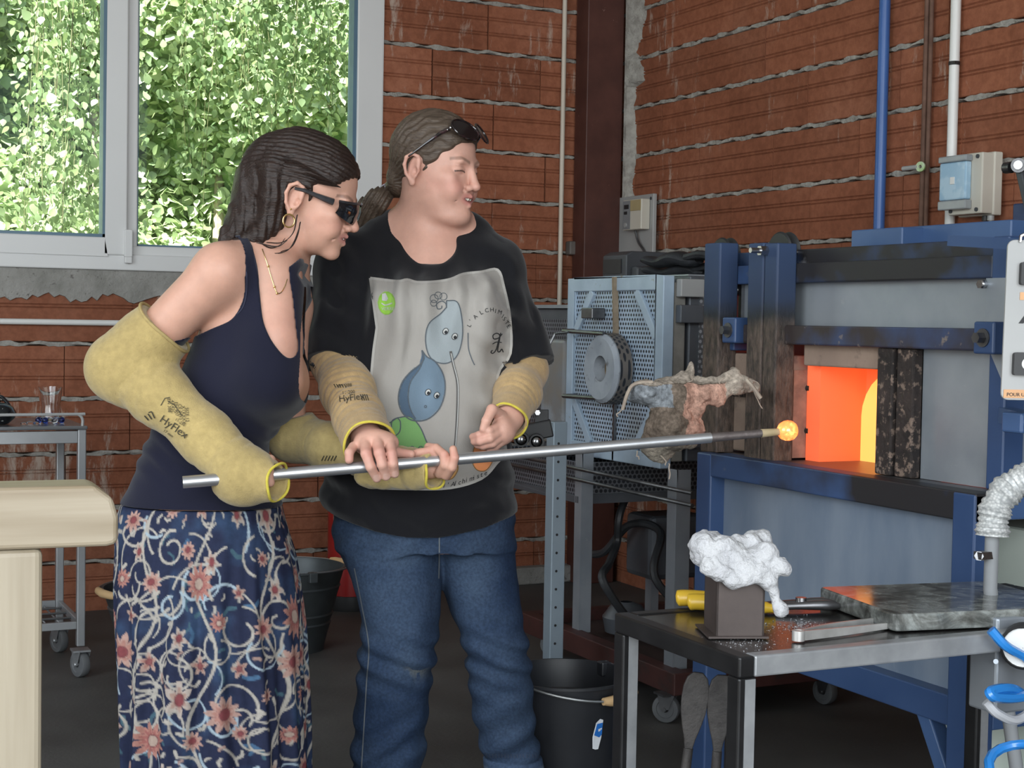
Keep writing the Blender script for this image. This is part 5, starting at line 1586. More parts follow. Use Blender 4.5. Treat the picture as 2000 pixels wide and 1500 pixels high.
obj('tube', MB().cyl((XR-.026, y, .9), (XR-.026, y, 3.48), .0165, n=12), M_white, t)
zt2 = on_x(1866, 123, XR-.03)[2]
obj('cable_tie', MB().lathe([(.0172, -.006), (.0182, -.006), (.0182, .006), (.0172, .006)], (XR-.026, y, zt2), (0, 0, 1), 16, close=True).box((XR-.04, y-.017, zt2), (.008, .01, .008)), M_black, t)
# electrical switch box
eb = thing('switch_box', 'cream electrical box with a clear blue-lit cover on the bricks', 'electrical box', on_x(1900, 360, XR-.05))
bx1, bx0 = on_x(1853, 355, XR-.10)[1], on_x(1918, 355, XR-.10)[1]
zb1, zb0 = on_x(1890, 300, XR-.10)[2], on_x(1890, 418, XR-.10)[2]
obj('case', MB().bb(XR-.10, XR-.022, bx0, bx1, zb0, zb1), M_cream, eb, bevel=.004)
obj('back_case', MB().bb(XR-.055, XR-.0215, bx0-.004, bx1+.004, zb0-.004, zb1+.004), M_cream, eb, bevel=.004)
M_cover = pmat('blue_tinted_cover', (.30, .47, .62), (.42, .58, .70), 14, .08, spec=.8, lo=.45, hi=.55)  # two pale blue tones in patches
zc1_, zc0_ = on_x(1875, 316, XR-.115)[2], on_x(1875, 390, XR-.115)[2]
yc1, yc0 = bx1+.016, bx0+.045
cv = obj('hinged_cover', MB().bb(XR-.125, XR-.1005, yc0, yc1, zc0_, zc1_), M_cover, eb, bevel=.005)
M_cvf = pmat('grey_clear_frame', (.25, .27, .28), (.33, .35, .36), 9, .2)
obj('cover_frame', MB().bb(XR-.130, XR-.1005, yc0-.004, yc1+.002, zc1_, zc1_+.02), M_cvf, cv, bevel=.004)
obj('cover_catch', MB().bb(XR-.128, XR-.1005, yc0-.004, yc1+.002, zc0_-.03, zc0_-.001), M_cvf, cv, bevel=.004)
for yy_, zz_ in ((bx1-.014, zb1-.012), (bx0+.02, zb1-.012), (bx1-.014, zb0+.012), (bx0+.02, zb0+.012)):
    obj('screw', MB().cyl((XR-.104, yy_, zz_), (XR-.099, yy_, zz_), .0065, n=12), M_greyblk, eb)
obj('mini_switch', MB().bb(XR-.128, XR-.1255, (yc0+yc1)/2-.012, (yc0+yc1)/2+.006, (zc0_+zc1_)/2-.01, (zc0_+zc1_)/2+.012), M_white, cv)
for yy_, mt_ in ((bx0+.035, M_black), (bx0+.012, M_plate)):
    obj('cable_gland', MB().cyl((XR-.05, yy_, zb0-.005), (XR-.05, yy_, zb0-.02), .011, n=10).cyl((XR-.05, yy_, zb0-.02), (XR-.05, yy_, zb0-.4), .006, n=8), mt_, eb)
# black lamp arm and blue box at the edge
la = thing('lamp_arm', 'black jointed steel arm fixed to a blue box above the furnace', 'arm', on_x(1985, 330, XR-.3))
k0_ = Vector(on_x(1992, 325, XR-.35)); k1_ = Vector(on_x(2012, 410, XR-.35))
obj('arm', MB().bar(k0_, k1_, .022, .022), M_greyblk, la, bevel=.003)
obj('joint', MB().cyl(k0_+Vector((.02, .02, 0)), k0_+Vector((-.025, -.02, 0)), .020, n=18).cyl(k0_+Vector((.0, .03, 0)), k0_+Vector((.0, .055, .0)), .016, n=14), M_steel_d, la)
obj('joint_cap', MB().cyl(k0_+Vector((-.02, -.018, 0)), k0_+Vector((-.032, -.026, 0)), .012, n=14), M_steel, la)
q0 = Vector(on_x(1978, 398, XR-.35)); q1 = Vector(on_x(2060, 447, XR-.35))
obj('blue_box', MB().bb(XR-.35, XR-.05, q1.y, q0.y, q1.z, q0.z), pmat('navy_box', (.025, .045, .12), None, 4, .45), la, bevel=.004)
obj('box_mount', MB().bb(XR-.06, XR-.0, q1.y+.02, q0.y-.02, q1.z+.01, q0.z-.01), M_greyblk, la)
obj('upper_link', MB().bar(k0_, (XR-.02, k0_.y+.02, k0_.z+.02), .016, .016), M_greyblk, la, bevel=.002)
# thermostat panel
tp = thing('thermostat_panel', 'white board on the bricks carrying a cream controller with a cable', 'panel', on_x(1240, 450, XR-.02))
a1, a0 = on_x(1205, 450, XR-.03)[1], on_x(1279, 450, XR-.03)[1]
az1, az0 = on_x(1240, 383, XR-.03)[2], on_x(1240, 520, XR-.03)[2]
obj('board', MB().bb(XR-.04, XR-.022, a0, a1, az0, az1), M_plate, tp, bevel=.003)
b1, b0 = on_x(1222, 425, XR-.07)[1], on_x(1258, 425, XR-.07)[1]
bz1, bz0 = on_x(1240, 390, XR-.07)[2], on_x(1240, 449, XR-.07)[2]
ctl = obj('controller', MB().bb(XR-.085, XR-.041, b0, b1, bz0, bz1), M_cream, tp, bevel=.004)
ym = b1-(b1-b0)*.42
obj('face_plate', MB().bb(XR-.087, XR-.0855, ym, b1-.004, bz0+.004, bz1-.004), pmat('grey_face', (.22, .23, .24), None, 4, .4), ctl)
for k, (z0_, z1_) in enumerate(((.70, .84), (.52, .62))):
    obj('button', MB().bb(XR-.090, XR-.0872, ym+.012+.012*k, b1-.018, bz0+(bz1-bz0)*z0_, bz0+(bz1-bz0)*z1_), M_black, ctl)
obj('dial', MB().cyl((XR-.0872, (ym+b1)/2, bz0+.022), (XR-.093, (ym+b1)/2, bz0+.022), .010, n=14), M_plate, ctl)
obj('yellowed_lid', MB().bb(XR-.088, XR-.0855, b0+.003, ym-.003, bz0+(bz1-bz0)*.62, bz1-.004), pmat('yellowed_plastic', (.42, .34, .18), None, 4, .5), ctl)
obj('cable', MB().tube(smooth_path([(XR-.06, ym, bz0+.002), (XR-.055, ym-.02, bz0-.05), (XR-.05, ym-.07, bz0-.10), (XR-.05, ym-.09, bz0-.17), (XR-.06, ym-.085, az0-.1)], 6), .0055, 8), M_steel_d, tp)
for yy_, zz_ in ((a1-.02, az1-.02), (a0+.02, az1-.02)): obj('screw', MB().cyl((XR-.042, yy_, zz_), (XR-.040, yy_, zz_), .007, n=10), M_greyblk, tp)
# grey black device standing on the hood
dv = thing('grey_device', 'dark grey plastic device with a slanted front standing behind the gloves', 'device', on_x(1205, 520, 2.95))
yv1, yv0 = on_x(1177, 515, 2.9)[1], on_x(1222, 515, 2.9)[1]
zv = on_x(1200, 491, 2.9)[2]; zl = gz1+.007
obj('case', MB().prism([(0, 0), (.2, 0), (.2, zv-zl), (.03, zv-zl), (0, zv-zl-.015)], (2.9, yv0, zl), (1, 0, 0), (0, 0, 1), (0, 1, 0), yv1-yv0), M_greyblk, dv, bevel=.006)
obj('front_recess', MB().bb(2.896, 2.899, yv0+.03, yv1-.01, zl+.03, zv-.03), M_black, dv)
obj('side_fin', MB().bb(2.92, 3.05, yv0-.045, yv0-.001, zl, zl+(zv-zl)*.5), M_greyblk, dv, bevel=.01)
# ------------------------------------------------------------------ people: local frame = (u right, v away, z up)
EU = np.array([math.cos(YAW), -math.sin(YAW), 0.0]); EV = np.array([math.sin(YAW), math.cos(YAW), 0.0])
def uv(px, py, dep): p = at(px, py, dep); return np.array([p@EU, p@EV, p[2]])
def person_root(label, px, dep):
    q = uv(px, 900, dep); w_ = EU*q[0]+EV*q[1]
    o = thing('person', label, 'person', (w_[0], w_[1], 0), -YAW)
    return o, np.array([q[0], q[1], 0.0])
def col_mesh(name, v, f, cols, mt):
    me = fast_mesh(name, v, f, mt)
    a = me.color_attributes.new('Col', 'FLOAT_COLOR', 'POINT')
    c = np.ones((len(v), 4), dtype=np.float32); c[:, :3] = cols
    a.data.foreach_set('color', c.ravel())
    return me
def attr_mat(name, rough=.5, spec=.4, bscale=0, bstr=.2, sss=0.0, fine=None, fuzz=0, vec_stretch=(1, 1, 1), bdist=.002):
    m, nt, bs = new_mat(name)
    at_ = nt.nodes.new('ShaderNodeAttribute'); at_.attribute_name = 'Col'
    col = at_.outputs['Color']
    vec = texco(nt, vec_stretch)
    if fine:
        n = noise(nt, vec, fine[0], 4, .6); r = ramp(nt, [(.3, (fine[1],)*3), (.7, (fine[2],)*3)]); nt.links.new(n, r.inputs[0])
        col = mixc(nt, 1.0, col, r.outputs[0], 'MULTIPLY')
    nt.links.new(col, bs.inputs['Base Color'])
    bs.inputs['Roughness'].default_value = rough; bs.inputs['Specular IOR Level'].default_value = spec
    if sss:
        bs.inputs['Subsurface Weight'].default_value = sss; bs.inputs['Subsurface Radius'].default_value = (.012, .005, .003); bs.inputs['Subsurface Scale'].default_value = .5
    if fuzz: bs.inputs['Sheen Weight'].default_value = fuzz
    if bscale: bump(nt, bs, noise(nt, vec, bscale, 3, .6), bstr, bdist)
    return m
M_skin = attr_mat('skin', .48, .35, 260, .12, .12, (30, .93, 1.06))
M_cotton = attr_mat('jersey_cotton', .9, .15, 420, .25, fuzz=.15)
M_skirt = attr_mat('printed_viscose', .8, .2, 380, .15, fine=(90, .85, 1.1))
M_denim = attr_mat('denim', .85, .2, 300, .35, fine=(160, .72, 1.25))
M_knit = attr_mat('knitted_aramid', .9, .15, 330, .45, fine=(70, .86, 1.08), fuzz=.25, bdist=.003)
def mat_hair(name, c1, c2, rot):
    m, nt, bs = new_mat(name)
    tc = nt.nodes.new('ShaderNodeTexCoord'); mp = nt.nodes.new('ShaderNodeMapping')
    mp.inputs['Rotation'].default_value = rot; mp.inputs['Scale'].default_value = (5, 60, 60)
    nt.links.new(tc.outputs['Object'], mp.inputs[0])
    n = noise(nt, mp.outputs[0], 5, 4, .6, .4); r = ramp(nt, [(.3, c1), (.7, c2)]); nt.links.new(n, r.inputs[0])
    nt.links.new(r.outputs[0], bs.inputs['Base Color']); bs.inputs['Roughness'].default_value = .42; bs.inputs['Specular IOR Level'].default_value = .35
    bump(nt, bs, n, .6, .003)
    return m
SKIN = np.array([.56, .325, .25])

def head_matrix(yaw, pitch, roll=0.0):
    # facing +u; yaw > 0 turns the face towards the camera (-v), pitch > 0 looks down
    a, b = math.radians(yaw), math.radians(pitch)
    Fh = np.array([math.cos(a)*math.cos(b), -math.sin(a)*math.cos(b), -math.sin(b)])
    Lh = np.cross([0, 0, 1.0], Fh); Lh /= np.linalg.norm(Lh); Uh = np.cross(Fh, Lh)
    r = math.radians(roll); L2 = Lh*math.cos(r)+Uh*math.sin(r); U2 = np.cross(Fh, L2)
    return np.stack([Fh, L2, U2], 1)
class Head:
    def __init__(s, c, M, sc): s.c = np.array(c); s.M = M; s.k = sc*.01
    def p(s, f, l, u): return s.c+s.M@(np.array([f, l, u])*s.k)
    def local(s, P): return ((P-s.c)@s.M)/s.k
    def ell(s, g, c, r, k=1.0, op='add', M2=None):
        M = s.M if M2 is None else s.M@M2
        g.ellipsoid(s.p(*c), np.array(r)*s.k, k*s.k, M, op)
    def cone(s, g, a, b, ra, rb, k=.6, op='add'): g.cone(s.p(*a), s.p(*b), ra*s.k, rb*s.k, k*s.k, op)
def rotm(ax, deg):
    c, s = math.cos(math.radians(deg)), math.sin(math.radians(deg))
    return np.array({0: [[1, 0, 0], [0, c, -s], [0, s, c]], 1: [[c, 0, s], [0, 1, 0], [-s, 0, c]], 2: [[c, -s, 0], [s, c, 0], [0, 0, 1]]}[ax])
def sculpt_head(g, H, full=0.0, smile=1.0, mouth_open=0.0):
    H.ell(g, (-.6, 0, 4.2), (9.5, 7.4, 8.3), .5)
    H.ell(g, (3.2, 0, -2.0), (5.7, 6.1+.3*full, 7.2), 2.0)
    H.ell(g, (2.9, 0, -5.9), (5.5+.2*full, 5.1+.6*full, 4.1), 1.8)
    H.ell(g, (7.6, 0, -8.5), (1.7, 1.9, 1.6), 1.8)
    if full: H.ell(g, (4.8, 0, -9.2), (3.9, 4.4, 2.2), 2.5)
    H.cone(g, (8.05, -3.3, 2.5), (8.05, 3.3, 2.5), .95, .95, 1.2)
    for s in (-1, 1):
        H.ell(g, (5.9, s*4.7, -1.2), (2.2, 1.5, 1.6), 1.6)
        H.ell(g, (6.6+.2*smile, s*3.5, -3.6), (2.1, 1.9+.2*full, 2.1), 1.5)
    H.ell(g, (7.7, 0, -5.0), (1.9, 2.7, 2.1), 1.2)
    for s in (-1, 1):
        H.ell(g, (9.5, s*3.25, .95), (1.5, 1.75, 1.05), .9, 'cut')
        H.ell(g, (7.35, s*3.15, .85), (1.28, 1.5, 1.1), .35)
        H.cone(g, (8.35, s*2.1, .95), (7.75, s*4.3, .8), .28, .22, .25)      # upper lid fold
        H.cone(g, (8.3, s*2.0, .35), (7.7, s*4.2, .35), .26, .2, .3)        # lower lid
    H.cone(g, (8.75, 0, 1.9), (10.35, 0, -2.1), .72, .95, .8)
    H.ell(g, (10.55, 0, -2.45), (1.05, 1.0, .9), .6)
    for s in (-1, 1):
        H.ell(g, (9.55, s*1.25, -2.85), (1.0, .72, .72), .5)
        H.ell(g, (10.1, s*.62, -3.5), (.42, .32, .35), .25, 'cut')
    if smile:
        for s in (-1, 1): H.cone(g, (8.9, s*1.9, -3.2), (7.7, s*3.3, -5.6), .22, .25, .5, 'cut')
    # lips
    m = mouth_open
    for s in (-1, 1):
        H.cone(g, (9.55, 0, -4.55), (8.25, s*2.55, -4.85+.25*smile), .42, .25, .35)
        H.cone(g, (9.35, 0, -5.75-m), (8.2, s*2.4, -5.0+.2*smile-.3*m), .50, .25, .35)
        H.cone(g, (9.9, 0, -5.12-.5*m), (8.45, s*2.3, -4.95+.25*smile-.2*m), .17+.38*m, .1, .15, 'cut')
    # ears
    for s in (-1, 1):
        Me = rotm(1, 12)@rotm(2, s*22)
        H.ell(g, (-.9, s*7.15, .1), (1.9, .75, 3.1), .45, 'add', Me)
        pts = [H.p(*q) for q in ((.55, s*7.25, 1.4), (.2, s*7.7, 2.6), (-1.0, s*8.15, 3.05), (-2.2, s*8.45, 2.2), (-2.55, s*8.4, .6), (-2.1, s*8.1, -1.2), (-1.1, s*7.7, -2.5))]
        g.chain(pts, [.34*H.k, .36*H.k, .4*H.k, .4*H.k, .38*H.k, .36*H.k, .4*H.k], .25*H.k)
        H.ell(g, (-.85, s*7.4, -2.9), (.75, .5, .8), .4)
        H.ell(g, (-.75, s*8.25, .3), (1.05, .62, 1.75), .3, 'cut', Me)
        H.ell(g, (-.1, s*8.0, -.55), (.6, .6, .8), .3, 'cut', Me)
        H.ell(g, (.45, s*7.35, -.25), (.4, .45, .6), .25)
def paint_head(V, H, cols, brow=(.17, .10, .065), lip=(.50, .20, .17), blush=.35, lash=True, smile=1.0, m=0.0):
    q = H.local(V); f, l, u = q[:, 0], q[:, 1], q[:, 2]; al = np.abs(l)
    def blend(w, c):
        w = np.clip(w, 0, 1)[:, None]; cols[:] = cols*(1-w)+np.array(c)*w
    face = (f > 2) & (u < 9) & (u > -11)
    w = blush*np.exp(-((al-4.3)/1.9)**2-((u+2.6)/2.0)**2)*face
    blend(w, (.58, .22, .18))
    w = .5*blush*np.exp(-(l/1.5)**2-((u+2.5)/1.2)**2)*(f > 9); blend(w, (.58, .22, .18))
    w = .35*blush*np.exp(-((u+.2)/2.6)**2)*(al > 7.2)*(f < 1.6)*(f > -3.4); blend(w, (.60, .22, .18))
    mu = -5.0+.035*smile*al**2-.35*m
    w = np.clip(1.5-((u-mu)/(.95+.45*m))**2-(al/2.7)**2, 0, 1)*(f > 7.6); blend(w*.85, lip)
    w = np.clip(1.3-((u-(mu-.1*m))/(.22+.3*m))**2*(.9)-(al/2.3)**2, 0, 1)*(f > 7.2); blend(w*.8, (.12, .03, .03))
    bu = 2.55+.30*np.minimum(al-1.2, 2.4)-.25*np.maximum(al-3.6, 0)**1.5
    w = np.clip(1.25-((u-bu)/.38)**2, 0, 1)*((al > 1.1) & (al < 5.0))*(f > 5.5); blend(w*.62, brow)
    if lash:
        lu = .62+.10*(al-3.1)**2*-1
        w = np.clip(1.3-((u-lu)/.19)**2, 0, 1)*((al > 1.7) & (al < 4.6))*(f > 6.6); blend(w*.95, (.035, .02, .017))
        w = np.clip(1.0-((u-1.5)/.16)**2, 0, 1)*((al > 1.9) & (al < 4.4))*(f > 6.8); blend(w*.3, (.25, .12, .09))
def finger(g, pts, r0, r1, k=.003):
    n = len(pts); g.chain(pts, [r0+(r1-r0)*i/(n-1) for i in range(n)], k)
def surf(g, root, off): 
    v, f = g.mesh(); return v-off, f
def seg_t(P, a, b):
    a, b = np.array(a), np.array(b); d = b-a; return np.clip(((P-a)@d)/(d@d), -.3, 1.3)
# decals: shapes laid on a garment's surface, cast along the garment's own front direction
class Skin2D:
    def __init__(s, v, f, off):
        s.off = off
        s.bvh = BVHTree.FromPolygons([tuple(p) for p in v], [tuple(int(i) for i in q) for q in f])
    def hit(s, px, py, lift):
        o = Vector(np.array([0, 0, CAM_H])-s.off); d = ray(px, py); d = Vector((d@EU, d@EV, d[2])).normalized()
        loc, nrm, i, t = s.bvh.ray_cast(o, d)
        if loc is None: return None
        return loc-d*lift
    def ribbon(s, mb, pts, w, lift=.0012, closed=False):
        P = [np.array(p, float) for p in pts]
        if closed: P = P+[P[0]]
        Q = []
        for i in range(len(P)-1):
            n = max(1, int(np.linalg.norm(P[i+1]-P[i])/3))
            for k in range(n): Q.append(P[i]+(P[i+1]-P[i])*k/n)
        Q.append(P[-1]); ws = w if callable(w) else (lambda t: w)
        prev = None; cur = None
        for i, q in enumerate(Q):
            t = Q[min(i+1, len(Q)-1)]-Q[max(i-1, 0)]; t = t/max(1e-6, np.linalg.norm(t)); n = np.array([-t[1], t[0]])
            h = ws(i/(len(Q)-1))/2
            a = s.hit(*(q+n*h), lift); b = s.hit(*(q-n*h), lift)
            cur = (a, b) if a is not None and b is not None else None
            if prev and cur and (prev[0]-cur[0]).length < .03: mb.add([prev[0], prev[1], cur[1], cur[0]], [(0, 1, 2, 3)])
            prev = cur
    def text(s, mb, txt, x, y, size, ang=0, lift=.0012, shear=0, sx=1.0, curve=None):
        vs, fs = text_mesh(txt, size, shear, 0)
        c, sn = math.cos(ang), math.sin(ang); out = []
        for v in vs:
            a, b = v[0]*sx, v[1]
            p = s.hit(x+a*c+b*sn, y+a*sn-b*c, lift); out.append(p)
        for q in fs:
            if all(out[i] is not None for i in q): mb.add([out[i] for i in q], [tuple(range(len(q)))])
    def fill(s, mb, poly, lift=.0008, step=3.0):
        poly = np.array(poly, float); lo, hi = poly.min(0), poly.max(0)
        bm = bmesh.new(); vv = [bm.verts.new((p[0], p[1], 0)) for p in poly]; bm.faces.new(vv)
        bmesh.ops.triangulate(bm, faces=bm.faces[:])
        for _ in range(6):
            es = [e for e in bm.edges if e.calc_length() > step*2.2]
            if not es: break
            bmesh.ops.subdivide_edges(bm, edges=es, cuts=1); bmesh.ops.triangulate(bm, faces=[f for f in bm.faces if len(f.verts) > 3])
        bm.verts.index_update()
        out = [s.hit(v.co.x, v.co.y, lift) for v in bm.verts]
        for f in bm.faces:
            q = [v.index for v in f.verts]
            if all(out[i] is not None for i in q): mb.add([out[i] for i in q], [tuple(range(len(q)))])
        bm.free()
def raw_obj(name, mb, mt, par, **kw):
    # geometry already in the parent's local frame
    me = bpy.data.meshes.new(name); me.from_pydata(mb.v, [], mb.f); me.materials.append(mt)
    return obj(name, me, None, par, **kw)
def bez(p0, p1, p2, p3, n=14):
    p0, p1, p2, p3 = map(np.array, (p0, p1, p2, p3)); t = np.linspace(0, 1, n)[:, None]
    return (1-t)**3*p0+3*(1-t)**2*t*p1+3*(1-t)*t*t*p2+t**3*p3
def cr2(pts, n=8):
    return [p[:2] for p in smooth_path([(a, b, 0) for a, b in pts], n)]
def sleeve(name, pts, rs, off, root, base, hem, wr_amp, wr_freq, seed, mt, end_cut=.03, h=.003, extra=None, flat=None):
    # knitted sleeve: closed tube over the arm, hollowed at the open end; hem ring is a part
    P = np.array(pts); R = np.array(rs)
    g = SDF(P.min(0)-R.max()-.03, P.max(0)+R.max()+.03, h)
    g.chain(pts, rs, .03)
    if extra: extra(g)
    dE = (P[-1]-P[-2])/np.linalg.norm(P[-1]-P[-2]); dS = (P[0]-P[1])/np.linalg.norm(P[0]-P[1])
    cum = np.concatenate([[0], np.cumsum(np.linalg.norm(np.diff(P, axis=0), axis=1))])
    def fold(Q):
        best = np.full(len(Q), 9.0); sp = np.zeros(len(Q))
        for i in range(len(P)-1):
            a, b = P[i], P[i+1]; d = b-a; t = np.clip(((Q-a)@d)/(d@d), 0, 1); dd = np.linalg.norm(Q-a-t[:, None]*d, axis=1)
            m = dd < best; best[m] = dd[m]; sp[m] = cum[i]+t[m]*np.linalg.norm(d)
        n1 = fbm(Q*14, 2, seed); n2 = fbm(Q*34, 2, seed+5)
        L = cum[-1]
        env = wr_amp(sp/L) if callable(wr_amp) else wr_amp
        ph = sp*wr_freq*2*PI+n1*5.0
        env = env*np.clip((sp-.012)/.045, 0, 1)*np.clip((L-sp-.006)/.03, 0, 1)
        return env*(np.abs(np.sin(ph*.5))**.7-.6)*-1*(.55+.6*n2)+.003*n1*np.clip((sp-.012)/.045, 0, 1)
    g.field(fold, .02)
    g.plane(P[-1], dE); g.plane(P[0], dS)
    if end_cut:
        g.cone(P[-1]+dE*.03, P[-1]-dE*end_cut, R[-1]-.0045, R[-1]-.008, .002, 'cut')
    v, f = g.mesh(); v = v-off
    n = fbm(v*9, 3, seed+3)
    cols = np.array(base)[None]*(1+.16*n[:, None])
    o = obj(name, col_mesh(name, v, f, cols, mt), None, root)
    return o, v, f
def hem_ring(P, R, d, off, root, colr, name='hem', wob=.004, r=.0028, seed=0, shp=None):
    d = np.array(d)/np.linalg.norm(d); a = np.cross(d, [0, 0, 1.0]); a /= np.linalg.norm(a); b = np.cross(d, a); pts = []
    for k in range(48):
        t = 2*PI*k/48
        pts.append(np.array(P)+a*R*math.cos(t)+b*R*math.sin(t)+d*wob*math.sin(3*t+seed)-off)
    mb = MB().tube(pts, r, 8, closed=True)
    me = mb.mesh(name, colr); return obj(name, me, None, root)
M_hem = pmat('yellow_hem', (.60, .50, .06), (.52, .42, .06), 60, .9, bmp=.3)
M_print_ink = pmat('sleeve_ink', (.035, .03, .02), (.06, .05, .03), 30, .9)
# ------------------------------------------------------------------ woman in the printed black tee and jeans
W2, O2 = person_root('woman in black printed tee and blue jeans, dark sunglasses pushed up on her hair, smiling', 848, 3.5)
H2 = Head(uv(848, 336, 3.50), head_matrix(27, 6, 0), 1.05)
S2 = dict(sR=uv(680, 528, 3.52), eR=uv(659, 715, 3.43), wR=uv(718, 858, 3.155), sL=uv(962, 528, 3.56), eL=uv(1022, 728, 3.50), wL=uv(996, 812, 3.32))
def sec(y, pxl, pxr, dep, b, yaw=0.0):
    l, r = uv(pxl, y, dep), uv(pxr, y, dep); return (l[2], (l[0]+r[0])/2, l[1], (r[0]-l[0])/2, b, yaw)
T2 = [sec(1060, 655, 1003, 3.53, .150), sec(1000, 652, 1000, 3.53, .158), sec(930, 660, 992, 3.52, .162), sec(850, 668, 985, 3.50, .160), sec(760, 678, 985, 3.50, .150),
      sec(670, 686, 985, 3.51, .140), sec(590, 690, 982, 3.52, .122), sec(520, 700, 965, 3.54, .098), sec(478, 748, 925, 3.55, .075), sec(462, 775, 900, 3.555, .06)]
def body2():
    lo = uv(560, 1700, 3.75); hi = uv(1110, 170, 3.85); lo[1] = uv(850, 800, 3.05)[1]; lo[2] = -.01; hi[1] = uv(850, 800, 3.78)[1]
    hz = H2.c[2]
    g = SDF(lo, hi, .0034, zfine=[(hz-.13, hz+.16, .0021), (uv(0, 940, 3.12)[2]-.02, uv(0, 780, 3.3)[2]+.02, .0024), (-.1, .74, .012)],
            xfine=[(uv(745, 300, 3.5)[0], uv(960, 300, 3.5)[0], .0022)], yfine=[(uv(850, 900, 3.05)[1], uv(850, 900, 3.24)[1], .0026), (H2.c[1]-.10, H2.c[1]+.0, .0024)])
    g.loft(T2, .02)
    sculpt_head(g, H2, 1.0, 1.0, .75)
    nb = uv(832, 470, 3.545)
    H2.cone(g, (-1.2, 0, -3.5), H2.local(nb[None])[0], 5.6, 7.0, 2.2)
    g.cone(uv(775, 462, 3.56), S2['sR'], .058, .060, .05); g.cone(uv(900, 462, 3.57), S2['sL'], .058, .060, .05)
    g.cone(nb+np.array([0, -.02, -.04]), nb+np.array([.0, -.02, -.12]), .075, .09, .04)
    for s in ('R', 'L'):
        g.cone(S2['s'+s], S2['e'+s], .052, .044, .03); g.cone(S2['e'+s], S2['w'+s], .043, .030, .02)
    # right hand over the rod
    pm = uv(730, 868, 3.135)
    g.cone(S2['wR'], pm, .030, .030, .015); g.ellipsoid(uv(735, 864, 3.125), (.046, .030, .026), .012)
    fr = .0112
    finger(g, [uv(714, 866, 3.105), uv(715, 886, 3.078), uv(724, 912, 3.075), uv(736, 934, 3.092)], fr+.0006, .0092)
    finger(g, [uv(737, 862, 3.105), uv(741, 884, 3.076), uv(747, 908, 3.073), uv(754, 930, 3.092)], fr+.0008, .0095)
    finger(g, [uv(761, 864, 3.112), uv(765, 886, 3.085), uv(768, 906, 3.080), uv(771, 925, 3.096)], fr+.0004, .0092)
    finger(g, [uv(690, 872, 3.115), uv(682, 884, 3.092), uv(682, 898, 3.090)], .0098, .0088)
    finger(g, [uv(752, 872, 3.15), uv(778, 884, 3.145), uv(803, 887, 3.135)], .0115, .0085)
    # relaxed left hand
    pl = uv(984, 842, 3.285)
    g.cone(S2['wL'], pl, .029, .026, .014); g.ellipsoid(uv(980, 840, 3.275), (.022, .026, .033), .012)
    finger(g, [uv(978, 812, 3.28), uv(961, 800, 3.25), uv(950, 822, 3.235), uv(944, 838, 3.235)], .0135, .0085)
    finger(g, [uv(975, 832, 3.262), uv(955, 842, 3.238), uv(936, 850, 3.245), uv(923, 853, 3.26)], .0105, .0078)
    finger(g, [uv(978, 842, 3.262), uv(957, 856, 3.236), uv(938, 862, 3.243), uv(926, 863, 3.258)], .0105, .0078)
    finger(g, [uv(980, 852, 3.265), uv(962, 866, 3.245), uv(944, 871, 3.252), uv(932, 869, 3.264)], .0102, .0076)
    finger(g, [uv(984, 860, 3.275), uv(968, 873, 3.258), uv(954, 877, 3.262)], .0092, .0072)
    # legs inside the jeans
    for a, b, c in ((uv(755, 1040, 3.52), uv(775, 1265, 3.46), uv(757, 1560, 3.52)), (uv(920, 1040, 3.54), uv(968, 1270, 3.52), uv(1003, 1555, 3.60))):
        g.cone(a, b, .085, .055, .03); g.cone(b, c, .055, .036, .02); g.cone(c, c+np.array([.02, -.13, -.02]), .032, .026, .02)
    v, f = g.mesh()
    cols = np.tile(SKIN*np.array([1.03, 1.0, 1.0]), (len(v), 1))*(1+.07*fbm(v*22, 3, 3)[:, None])
    paint_head(v, H2, cols, blush=.42, m=.75, brow=(.16, .095, .065))
    # ruddy knuckles and pale nails
    for c, r in ((uv(741, 884, 3.07), .02), (uv(716, 886, 3.07), .016), (uv(766, 886, 3.075), .016), (uv(940, 856, 3.25), .02), (uv(682, 894, 3.085), .012), (uv(790, 886, 3.13), .016)):
        w = np.exp(-(np.linalg.norm(v-c, axis=1)/r)**2)[:, None]*.35; cols = cols*(1-w)+np.array([.56, .22, .18])*w
    for c in (uv(736, 934, 3.08), uv(755, 931, 3.08), uv(772, 926, 3.085)):
        w = (np.linalg.norm((v-c)*np.array([1, .6, 1]), axis=1) < .0075)[:, None]*.55; cols = cols*(1-w)+np.array([.68, .45, .38])*w
    return obj('body', col_mesh('body', v-O2, f, np.clip(cols, 0, 1), M_skin), None, W2)
body2()
tm = MB()
for s in (-1, 1):
    for j in range(4):
        q = H2.p(9.25-.22*(j+.5)**1.4, s*(.42+.74*j*.85), -5.08+.08*j)
        tm.sphere(q-O2, .0042 if j < 2 else .0036, 8, 6, (1, 1, 1.15))
raw_obj('teeth', tm, pmat('teeth', (.75, .70, .60), None, 4, .25), W2, kind='stuff')
